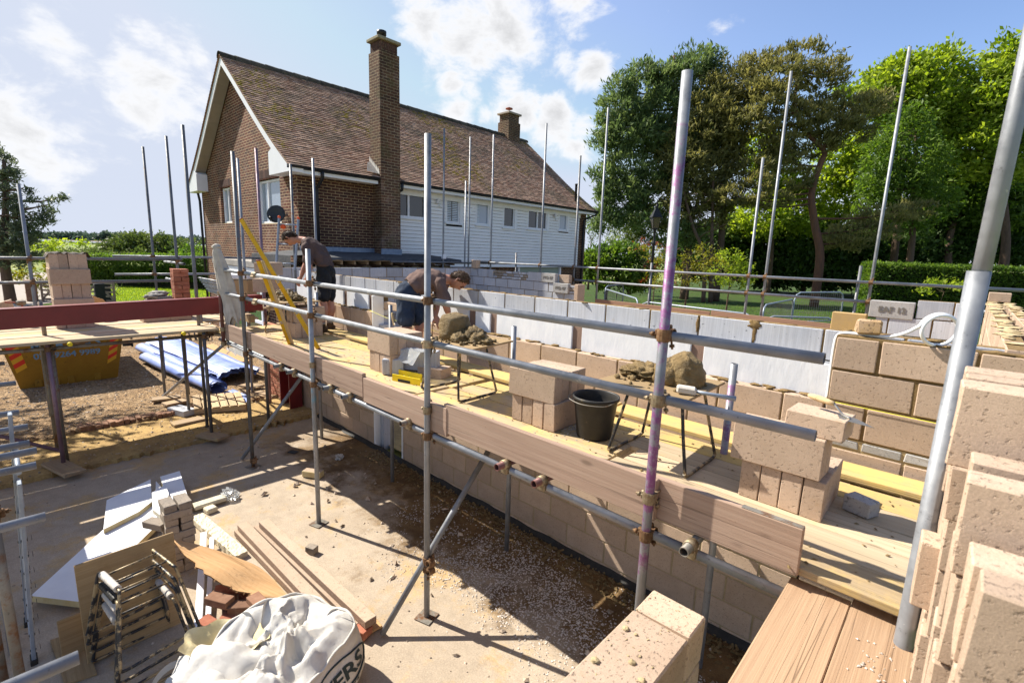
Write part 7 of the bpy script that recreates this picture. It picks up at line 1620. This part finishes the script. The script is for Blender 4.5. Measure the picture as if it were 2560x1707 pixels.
tree('mid green broadleaf tree with dark shaded middle right of the tall thin pole', 2400, 46, [(2370,620),(2400,500),(2420,400)], Z4([(1900,800,180,120),(2080,860,150,130),(1820,900,140,110),(1980,950,160,90),(1750,760,110,110),(2200,900,120,120),(1830,620,110,100)]), 'lf_mid', 20, 26, .42, .42, .55, .40, group=GD)
tree('drooping yellow green cypress behind the tall thin pole', 2280, 38, [(2280,600),(2285,450),(2290,330)], Z4([(1600,560,120,140),(1650,720,140,140),(1560,820,140,120),(1700,880,130,90),(1480,700,100,140),(1600,980,140,70),(1430,880,90,110)]), 'lf_mid', 24, 26, .30, .34, .35, .30, name='cypress_tree', group=GD, flatz=1.1, up=-.8)
tree('leafy green tree glimpsed between the two pines', 1930, 45, [(1930,620),(1930,480)], Z4([(890,640,110,90),(960,740,110,90),(1260,660,110,80),(1330,760,110,80),(1230,800,100,80),(880,960,150,110),(1060,950,120,110),(1300,900,100,90),(1020,840,90,80),(1420,620,120,110)]), 'lf_bright', 18, 24, .40, .40, .55, .25, group=GD)
tree('dark broadleaf thicket behind the crooked pine trunk', 2020, 49, [(2020,640)], Z4([(900,1120,220,130),(1120,1100,180,150),(1330,1150,200,140),(1540,1120,200,120),(700,1060,150,100),(1740,1080,180,120),(1950,1080,180,110),(2130,1080,160,120),(560,1100,120,80),(1650,990,170,80),(560,1170,140,90),(760,1180,160,90),(960,1220,180,90),(1180,1230,180,90),(1400,1240,160,80),(1600,1230,160,70)]), 'lf_dark', 30, 26, .45, .46, .55, .25, name='thicket', cat='thicket', boughs=10)
tree('pale green willow behind the street lamp', 1580, 40, [(1580,600)], [(1570,570,45,38),(1600,560,35,30),(1545,600,35,22),(1620,590,30,25)], 'lf_willow', 26, 24, .28, .36, .25, .18, name='willow_tree', flatz=1.3, up=-1.2, boughs=6)
tree('rounded dark green bush beside the far end of the house', 1520, 25, [(1520,700)], [(1500,655,50,40),(1550,640,50,42),(1600,665,45,40),(1470,680,35,35),(1530,690,70,35),(1600,700,50,28)], 'lf_mid', 80, 26, .16, .20, .55, .10, name='bush', cat='bush', boughs=6)
tree('small conifer behind the end wall of the house', 1475, 44, [(1478,600)], [(1478,590,16,20),(1490,566,14,12),(1470,560,10,12)], 'lf_pine', 22, 22, .3, .24, .2, .12, name='conifer', boughs=4)
SHR = [('shrub with yellow and red leaves behind the purple marked pole', 1720, 17.5, [(1720,690),(1700,620)], [(1735,650,45,28),(1770,625,28,16),(1650,640,40,22),(1605,625,28,14),(1720,690,60,28),(1660,690,45,28),(1790,660,30,24)], 'lf_gold', 110, 10, .10, .11, .42, .04),
       ('red leaved shrub beside the black street lamp', 1640, 18.5, [(1640,680)], [(1620,605,30,16),(1600,618,22,12),(1660,612,24,14),(1650,705,60,18),(1625,655,24,14)], 'lf_red', 70, 8, .10, .10, .40, .035),
       ('vivid green shrub right of the red and yellow shrubs', 1830, 19.5, [(1825,700)], [(1825,650,35,30),(1850,670,30,30),(1800,680,35,28),(1840,700,40,26),(1865,695,20,22)], 'lf_bright', 110, 14, .10, .12, .40, .05)]
for a in SHR: tree(*a[:4], a[4], a[5], a[6], a[7], a[8], a[9], a[10], a[11], name='shrub', cat='shrub', boughs=16)
tree('small yellow green bush on the lawn far beyond the mesh fence', 1545, 26, [(1545,715)], [(1545,698,16,12)], 'lf_gold', 120, 20, .10, .10, .5, .03, name='bush', cat='bush', boughs=3)
tree('low leafy green plant growing in front of the clipped hedge', 2360, 24, [(2360,730)], [(2350,715,40,16),(2390,708,30,14),(2320,722,25,12)], 'lf_bright', 60, 16, .14, .20, .35, .03, name='bush', cat='bush', boughs=5)
def hedge(label, a, b, w, z0, z1, m, n, size, cat='hedge'):
    a = Vector(a); b = Vector(b); d = (b-a); L = d.length; d.normalize(); s = V(-d.y, d.x, 0); C = []; G = []; Wv = []
    for i in range(n):
        k = R.random(); u = R.random()*L; bump = .12*mnoise.fractal(V(u*.9, k*3, z1), 1, 2, 3)
        if k < .34: p = a+d*u+s*R.uniform(-w/2,w/2)+V(0,0,z1+bump); g = V(0,0,1)
        elif k < .85: p = a+d*u-s*(w/2+bump)+V(0,0,R.uniform(z0,z1)); g = -s
        else: p = a+d*(0 if R.random() < .5 else L)+s*R.uniform(-w/2,w/2)+V(0,0,R.uniform(z0,z1)); g = d
        p += V(R.gauss(0,.07),R.gauss(0,.07),R.gauss(0,.06)); C.append(tuple(p)); G.append(tuple(g)); Wv.append(.5+.5*mnoise.noise(p*1.3)+R.uniform(-.25,.25))
    t = thing('hedge', label, cat, ((a.x+b.x)/2,(a.y+b.y)/2,z0)); cards(C, size, .5, G, .8, np.array(Wv), 'foliage', m, t)
    mb = MB(); c = (a+b)/2; mb.obox(V(c.x,c.y,(z0+z1)/2-.1), d*(L/2-.15), s*(w/2-.18), V(0,0,(z1-z0)/2-.12)); mb.build('inner_shade_box', MT['hedge_in'], t); return t
MT['hedge_in'] = gen('hedge_shade', (.012,.020,.006), (.03,.03,.012), 6, .95)  # near-black box colour stands in for the shade inside the hedges
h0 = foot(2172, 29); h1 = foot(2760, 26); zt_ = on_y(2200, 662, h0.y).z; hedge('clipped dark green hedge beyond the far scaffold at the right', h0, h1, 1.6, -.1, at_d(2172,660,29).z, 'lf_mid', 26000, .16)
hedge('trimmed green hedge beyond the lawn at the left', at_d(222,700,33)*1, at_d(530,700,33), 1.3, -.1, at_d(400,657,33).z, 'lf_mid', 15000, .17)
tree('large grey green conifer with spreading arms at the left edge', 10, 22, [(10,640),(14,520),(10,400)], [(10,470,38,40),(28,440,18,20),(-10,420,50,60),(70,474,26,9),(50,500,30,16),(110,525,26,16),(135,505,22,10),(95,545,28,20),(60,545,28,30),(120,552,16,8),(20,540,50,45),(20,590,55,40),(60,600,40,30),(-20,620,60,50),(70,645,30,20),(160,492,7,4),(30,640,45,30),(85,575,20,18)], 'lf_blue', 60, 24, .11, .22, .26, .22, 'bark', 'conifer', 'tree', boughs=20, up=.3)
tree('round yellow green bush right of the large conifer', 118, 36, [(118,640)], [(118,605,30,18),(140,615,25,14),(95,620,25,16)], 'lf_bright', 26, 24, .22, .22, .5, .1, name='bush', cat='bush', boughs=4)
tree('young leafy tree standing in the rough scrub', 205, 52, [(205,615)], [(203,606,10,7),(210,600,8,5),(198,613,12,6)], 'lf_bright', 20, 14, .25, .3, .5, .06, boughs=3)
tree('bright green climbing shrub beside the timber gates', 130, 24, [(130,720)], [(115,690,28,28),(70,680,30,20),(105,720,20,24),(50,700,20,16),(140,665,22,14)], 'lf_gold', 60, 18, .14, .15, .5, .06, name='shrub', cat='shrub', boughs=6)
tree('spiky pale plant at the right end of the timber gates', 285, 27, [(285,725)], [(285,722,16,9)], 'lf_willow', 60, 14, .2, .42, .1, .03, name='plant', cat='plant', boughs=0)
# rough scrub between garden and water
def scrub(name, label, blobs, D, m, per, clump, cs, size):
    P, W, G = cloud([pb(*b[:4], D+(b[4] if len(b) > 4 else 0)) for b in blobs], per, clump, cs, .5, .6); o = cards(P, size, .5, G, .9, W, name, m); return o
o = scrub('scrub_mound', '', [(350,607,60,22),(312,615,40,18),(285,625,30,14),(400,612,50,22),(440,622,40,18),(370,632,90,18),(330,640,60,12)], 78, 'lf_far', 18, 26, .55, .55); tag(o, 'rounded mound of green scrub in the rough field before the water', 'scrub')
o = scrub('scrub', '', [(250,640,60,10),(180,643,60,10),(110,648,50,10),(60,645,50,12),(300,645,60,9),(230,628,40,6,30),(150,630,40,6,30)], 62, 'lf_far', 16, 24, .5, .45); tag(o, 'low dark scrub along the field edge behind the tall block stack', 'scrub')
o = scrub('scrub', '', [(485,622,24,9),(505,630,24,9),(460,638,50,9),(420,646,50,7),(500,645,30,9)], 66, 'lf_mid', 16, 22, .4, .4); tag(o, 'low bright scrub in front of the mound beside the house corner', 'scrub')
B = []
for i in range(70):
    x = 40+i*8+R.uniform(-3,3); h = 7.+5*abs(mnoise.noise(V(x*.013,1,2)))*1.6+(2.5 if 130 < x < 300 else 0); B.append(pb(x, hor(x)+2-h*.75, 9, h, 1500+R.uniform(-60,60), 0, 3.))
P, W, G = cloud(B, .035, 14, 4.5, .2, .6); o = cards(P, 9, .6, G, .9, W, 'far_wood', 'lf_fard'); o['kind'] = 'stuff'; o['label'] = 'low wooded shore beyond the water'
B = [pb(x, 604+(x-560)*.02, 22, 3.2, 420+R.uniform(-20,60), 0, 1.5) for x in range(470, 560, 14)]+[pb(x, 611, 16, 1.6, 330, 0, 2) for x in range(40, 240, 22)]
P, W, G = cloud(B, .3, 12, 1.5, .4, .6); o = cards(P, 2., .6, G, .9, W, 'far_scrub', 'lf_far'); o['kind'] = 'stuff'; o['label'] = 'far scrub along the field edges'
# lawn blades near the mesh fence catch light: short grass as one mass
C = []; 
for i in range(16000): p = foot(R.uniform(200, 520), R.uniform(24, 33)); C.append((p.x, p.y, .01))
o = cards(C, .10, .22, np.tile([0,0,1.],(len(C),1)), .45, None, 'grass', 'lf_bright'); o['kind'] = 'stuff'
C = []
for i in range(9000): p = foot(R.uniform(1500, 2180), R.uniform(14, 34)); C.append((p.x, p.y, .02))
o = cards(C, .12, .2, np.tile([0,0,1.],(len(C),1)), .45, None, 'garden_grass', 'lf_mid'); o['kind'] = 'stuff'
# ---------- street lamp, mesh fences, gates ----------
lp = foot(1632, 15); lx, ly = lp.x, lp.y; zc = lambda py_: at_d(1645, py_, 15).z
lamp = thing('street_lamp', 'black street lamp with four sided lantern before the pine trees', 'street lamp', lp)
mb = MB(); zb_, zt_ = 0, zc(574); mb.lathe([(.11,0),(.11,.5),(.085,.55),(.06,.7),(.05,1.6),(.062,1.63),(.062,1.70),(.045,1.73),(.04,zt_-.5),(.055,zt_-.47),(.055,zt_-.40),(.035,zt_-.36),(.03,zt_-.05),(.05,zt_-.03),(.05,zt_),(.0,zt_+.02)], (lx,ly,0), 16); zb2 = zc(609); mb.tube([(lx-.25*RT.x,ly-.25*RT.y,zb2),(lx+.03,ly+.03,zb2)], .016, 8); mb.build('post', MT['iron'], lamp)
z0 = zc(572); z1 = zc(546); z2 = zc(533); mb = MB(); mb.lathe([(.105,z0),(.175,z1+.0)], (lx,ly,0), 4, smooth=False); mb.build('lantern_glass', MT['lampglass'], lamp)
mb = MB()
for k in range(4): a = PI/2*k; mb.tube([(lx+.108*math.cos(a),ly+.108*math.sin(a),z0),(lx+.178*math.cos(a),ly+.178*math.sin(a),z1)], .010, 6)
mb.lathe([(0,z0-.02),(.115,z0-.02),(.115,z0+.01),(.03,z0+.012)], (lx,ly,0), 4, smooth=False); mb.build('lantern_frame', MT['iron'], lamp)
mb = MB(); mb.lathe([(.215,z1-.01),(.225,z1+.01),(.06,z2+.11),(.05,z2+.14),(.0,z2+.14)], (lx,ly,0), 4, smooth=False); mb.lathe([(.03,z2+.13),(.06,z2+.17),(.03,z2+.21),(.015,z2+.25),(.03,z2+.28),(.0,z2+.36)], (lx,ly,0), 12); mb.build('lantern_roof', MT['iron'], lamp)
def fence_panel(label, pa, pb_, H, dip=0.):
    pa = Vector(pa); pb_ = Vector(pb_); d = pb_-pa; u = d.normalized(); t = thing('mesh_fence_panel', label, 'fence panel', pa, 'temporary mesh fence panels in the garden'); r = .22
    fr = [pa, pa+V(0,0,H-r), pa+u*(r*.3)+V(0,0,H-r*.3), pa+u*r+V(0,0,H), pb_-u*r+V(0,0,H), pb_-u*(r*.3)+V(0,0,H-r*.3), pb_+V(0,0,H-r), pb_]; mb = MB(); mb.tube(fr, .021, 8); mb.tube([pa+V(0,0,H*.62),pb_+V(0,0,H*.62)], .016, 6) if H > 1.5 else None; mb.tube([pa+V(0,0,.15),pb_+V(0,0,.15)], .016, 6); mb.build('frame', MT['alu'], t)
    mb = MB(); L = d.length; n = int(L/.10)
    for i in range(1, n): q = pa+u*(L*i/n); mb.tube([q+V(0,0,.15), q+V(0,0,H-.02)], .0035, 4, caps=False)
    for i in range(1, 8): mb.tube([pa+V(0,0,H*i/8), pb_+V(0,0,H*i/8)], .003, 4, caps=False)
    mb.build('mesh', MT['steel_dark'], t)
fp = lambda x, y, H: (lambda D: foot(x, D))( (CAMH-H)*FPX/ (y-(616+.0337*(x-1280))) )
def at_h(x, y, H): p = on_z(x, y, H); return V(p.x, p.y, 0)
fence_panel('mesh fence panel nearest the house end, seen edge on', at_d(1512,735,17)*1-V(0,0,at_d(1512,735,17).z), V(*at_d(1597,735,13.2).xy,0), 1.90)
fence_panel('mesh fence panel behind the left of the yellow leaved shrub', V(*at_d(1558,735,18.5).xy,0), V(*at_d(1512,735,17).xy,0), 2.0)
fence_panel('long mesh fence panel in front of the red and yellow shrubs', V(*at_d(1604,735,13.0).xy,0), V(*at_d(1893,760,10.6).xy,0), 1.86)
fence_panel('mesh fence panel right of the crooked pine trunk', V(*at_d(1910,760,11.3).xy,0), V(*at_d(1983,760,13.6).xy,0), 2.02); fence_panel('mesh fence panel before the clipped hedge behind the stained block', V(*at_d(1985,760,13.6).xy,0), V(*at_d(2106,760,14.6).xy,0), 2.20); fence_panel('low mesh fence panel behind the stained block', V(*at_d(1915,760,11.2).xy,0), V(*at_d(2098,770,11.2).xy,0), 1.78)
def gate(label, pa, pb_, H):
    pa = Vector(pa); pb_ = Vector(pb_); t = thing('field_gate', label, 'gate', pa, 'timber field gates by the drive'); d = pb_-pa
    for f in (0, 1): board('gate_stile', pa+d*f, pa+d*f+V(0,0,H), .09, .07, 'toe', t, up=(1,0,0))
    for k in range(5): z = H*(.12+.20*k); board('rail', pa+V(0,0,z), pb_+V(0,0,z), .03, .085, 'toe', t)
    board('brace', pa+V(0,0,.12), pa+d*.5+V(0,0,H*.92), .03, .085, 'toe', t); board('brace', pb_+V(0,0,.12), pb_-d*.5+V(0,0,H*.92), .03, .085, 'toe', t)
g = lambda x: V(*foot(x, 23).xy, 0)
gate('timber field gate left of the tall block stack', g(92), g(186), 1.05); gate('timber field gate right of the tall block stack', g(190), g(275), 1.05)
mb = MB(); p = g(66); mb.box(p.x-.2,p.x+.2,p.y-.2,p.y+.2,0,1.0,.01); tag(mb.build('gate_pillar', MT['oldbrick']), 'dark slatted pillar at the left of the timber gates', 'pillar')
mb = MB(); p = g(247); mb.box(p.x-.35,p.x+.1,p.y-.3,p.y+.3,0,.95,.02); tag(mb.build('wheelie_bin', MT['black']), 'black bin standing behind the right hand gate', 'bin')
bench = thing('garden_furniture', 'white garden table set on the far lawn behind the lower guard rail', 'garden furniture', foot(1606, 42)); mb = MB(); c = foot(1606, 42); z = 0
for dx in (-.5,-.1,.4):
    p = c+RT*dx; p.z = 0; mb.lathe([(0,.70),(.36,.70),(.36,.74),(0,.75)], p, 14) if dx in (-.1,) else mb.box(p.x-.2,p.x+.2,p.y-.2,p.y+.2,.42,.47,.02); mb.tube([(p.x,p.y,0),(p.x,p.y,.7)], .03, 6)
    if dx != -.1: mb.box(p.x-.2,p.x+.2,p.y+.15,p.y+.2,.47,.95,.02)
mb.build('table_and_chairs', MT['uwhite'], bench)

# the tree left of the picture whose crown dapples the gravel with shade
b_ = V(-17.5, -3.6, 0); t = thing('tree', 'leafy tree at the left whose dappled shade falls across the sand and gravel', 'tree', b_)
P, W, G = cloud([((-15.8,-2.2,5.6),(1.7,1.6,1.1)),((-17.6,-3.3,6.4),(1.8,1.6,1.3)),((-14.6,-1.3,5.0),(1.1,1.0,.6)),((-16.4,-2.9,4.6),(1.6,1.4,.8)),((-14.2,-2.6,4.2),(1.3,1.2,.6)),((-15.4,-.9,5.9),(1.2,1.,.6)),((-13.2,-1.6,4.4),(1.,.9,.5))], 16, 16, .22, .3, .7); cards(P, .2, .5, G, .9, W, 'crown', 'lf_mid', t)
mb = MB(); branch(mb, [b_, b_+V(.2,.2,2.5), b_+V(.9,.7,4.5), b_+V(1.7,1.4,5.8)], .16, .05); branch(mb, [b_+V(.4,.3,3.), b_+V(-.2,.2,4.6), b_+V(-.2,.3,6.2)], .09, .03); mb.build('trunk', MT['bark'], t)
# ---------- light, sky, camera ----------
SUND = V(-.95, -.31, 1.0).normalized()
su = bpy.data.lights.new('Sun', 'SUN'); su.energy = 5.0; su.angle = math.radians(.53); su.color = (1, .94, .83)
so = bpy.data.objects.new('sun', su); COL.objects.link(so); so.rotation_euler = SUND.to_track_quat('Z', 'Y').to_euler(); so.location = (0,0,30)
w = bpy.data.worlds.new('World'); scene.world = w; w.use_nodes = True; nt = w.node_tree; nt.nodes.clear()
def N(t, **k):
    x = nt.nodes.new(t)
    for a, v in k.items(): setattr(x, a, v)
    return x
lk = nt.links.new
def wm(op, a, b=None, c=None):
    x = N('ShaderNodeMath', operation=op)
    for i, q in enumerate((a, b, c)):
        if q is None: continue
        if isinstance(q, (int, float)): x.inputs[i].default_value = q
        else: lk(q, x.inputs[i])
    return x.outputs[0]
sky = N('ShaderNodeTexSky', sky_type='NISHITA'); sky.sun_disc = False; sky.sun_elevation = math.asin(SUND.z); sky.sun_rotation = math.atan2(SUND.x, SUND.y); sky.air_density = 1.0; sky.dust_density = .5; sky.ozone_density = 2.2; sky.altitude = 0
tc = N('ShaderNodeTexCoord'); gen_ = tc.outputs['Generated']
def blobs(lst):
    acc = None
    for (px_, py_, r, s) in lst:
        d = ray(px_, py_).normalized(); dp = N('ShaderNodeVectorMath', operation='DISTANCE'); lk(gen_, dp.inputs[0]); dp.inputs[1].default_value = d
        m = N('ShaderNodeMapRange', interpolation_type='SMOOTHSTEP'); lk(dp.outputs['Value'], m.inputs[0]); m.inputs[1].default_value = r; m.inputs[2].default_value = 0.; m.inputs[3].default_value = 0; m.inputs[4].default_value = s
        acc = m.outputs[0] if acc is None else wm('MAXIMUM', acc, m.outputs[0])
    return acc
def k_(px_): return px_/1212.6*.95
CL = [(1060,20,k_(150),1),(1160,60,k_(190),1),(1290,50,k_(210),1),(1420,30,k_(160),1),(1210,130,k_(120),.9),(1480,170,k_(110),1),(1420,150,k_(90),.8),(1500,40,k_(80),.7),
      (1130,205,k_(60),.75),(1270,205,k_(100),.85),(1180,230,k_(60),.6),(1300,270,k_(110),1),(1390,300,k_(120),.9),(1460,320,k_(80),.8),(1150,280,k_(70),.8),(1210,290,k_(45),.6),(1440,370,k_(60),.7),(1320,250,k_(70),.9),
      (110,110,k_(130),.8),(60,160,k_(120),.6),(400,110,k_(120),.72),(480,140,k_(80),.6),(400,220,k_(170),.9),(480,260,k_(130),.9),(310,240,k_(90),.7),(140,230,k_(140),.55),(90,340,k_(190),.75),(0,300,k_(120),.75),(190,380,k_(90),.5),(320,345,k_(60),.4),(1790,60,k_(50),.3)]
cov = blobs(CL)
mp = N('ShaderNodeMapping'); lk(gen_, mp.inputs[0]); mp.inputs['Scale'].default_value = (1,1,1.6)
n1 = N('ShaderNodeTexNoise'); n1.inputs['Scale'].default_value = 9; n1.inputs['Detail'].default_value = 10; n1.inputs['Roughness'].default_value = .62; n1.inputs['Distortion'].default_value = .25; lk(mp.outputs[0], n1.inputs['Vector'])
n2 = N('ShaderNodeTexNoise'); n2.inputs['Scale'].default_value = 2.2; n2.inputs['Detail'].default_value = 6; lk(mp.outputs[0], n2.inputs['Vector'])
den = wm('ADD', wm('MULTIPLY', cov, .60), wm('MULTIPLY', wm('SUBTRACT', n1.outputs['Fac'], .5), 1.5))
m = N('ShaderNodeMapRange', interpolation_type='SMOOTHSTEP'); lk(den, m.inputs[0]); m.inputs[1].default_value = .20; m.inputs[2].default_value = .54; alpha = m.outputs[0]
# thin high veil, thicker towards the left (sun side) and the horizon
sd = N('ShaderNodeVectorMath', operation='DOT_PRODUCT'); lk(gen_, sd.inputs[0]); sd.inputs[1].default_value = V(-.9,-.3,.25).normalized()
m2 = N('ShaderNodeMapRange', interpolation_type='SMOOTHSTEP'); lk(sd.outputs['Value'], m2.inputs[0]); m2.inputs[1].default_value = -.2; m2.inputs[2].default_value = .85; m2.inputs[3].default_value = .0; m2.inputs[4].default_value = .42
sz = N('ShaderNodeSeparateXYZ'); lk(gen_, sz.inputs[0]); hz = N('ShaderNodeMapRange', interpolation_type='SMOOTHSTEP'); lk(sz.outputs[2], hz.inputs[0]); hz.inputs[1].default_value = .0; hz.inputs[2].default_value = .28; hz.inputs[3].default_value = .55; hz.inputs[4].default_value = 0
veil = wm('MULTIPLY', wm('MAXIMUM', m2.outputs[0], hz.outputs[0]), wm('ADD', .55, wm('MULTIPLY', n2.outputs['Fac'], .6)))
bl = N('ShaderNodeMix', data_type='RGBA', blend_type='MULTIPLY'); bl.inputs[0].default_value = 1; lk(sky.outputs[0], bl.inputs[6]); bl.inputs[7].default_value = (2.45, 2.4, 2.6, 1)
mx0 = N('ShaderNodeMix', data_type='RGBA'); lk(veil, mx0.inputs[0]); dk_ = N('ShaderNodeMix', data_type='RGBA', blend_type='DARKEN'); dk_.inputs[0].default_value = 1; lk(bl.outputs[2], dk_.inputs[6]); dk_.inputs[7].default_value = (7.9, 8.9, 11.0, 1); lk(dk_.outputs[2], mx0.inputs[6]); mx0.inputs[7].default_value = (9.2, 9.7, 11.0, 1)
sh_ = N('ShaderNodeMapRange', interpolation_type='SMOOTHSTEP'); lk(den, sh_.inputs[0]); sh_.inputs[1].default_value = .38; sh_.inputs[2].default_value = .9; sh_.inputs[3].default_value = 1.; sh_.inputs[4].default_value = .66
vs = N('ShaderNodeVectorMath', operation='SCALE'); vs.inputs[0].default_value = (12.2, 12.3, 12.6); lk(sh_.outputs[0], vs.inputs['Scale'])
mx = N('ShaderNodeMix', data_type='RGBA'); lk(alpha, mx.inputs[0]); lk(mx0.outputs[2], mx.inputs[6]); lk(vs.outputs[0], mx.inputs[7])
bg = N('ShaderNodeBackground'); bg.inputs['Strength'].default_value = .042; lk(mx.outputs[2], bg.inputs[0]); wo = N('ShaderNodeOutputWorld'); lk(bg.outputs[0], wo.inputs[0])
cam = bpy.data.cameras.new('Camera'); co = bpy.data.objects.new('camera', cam); COL.objects.link(co); scene.camera = co
cam.sensor_fit = 'HORIZONTAL'; cam.sensor_width = 36; cam.lens = FPX/2560*36; cam.clip_end = 6000; cam.clip_start = .05
M4 = Matrix((RT, UP, -FW)).transposed().to_4x4(); M4.translation = CAM; co.matrix_world = M4
cam.dof.use_dof = True; cam.dof.focus_distance = 5.5; cam.dof.aperture_fstop = 4.0
vs_ = scene.view_settings; vs_.view_transform = 'Standard'; vs_.look = 'None'; vs_.gamma = 1; vs_.exposure = .98
scene.render.engine = 'CYCLES'
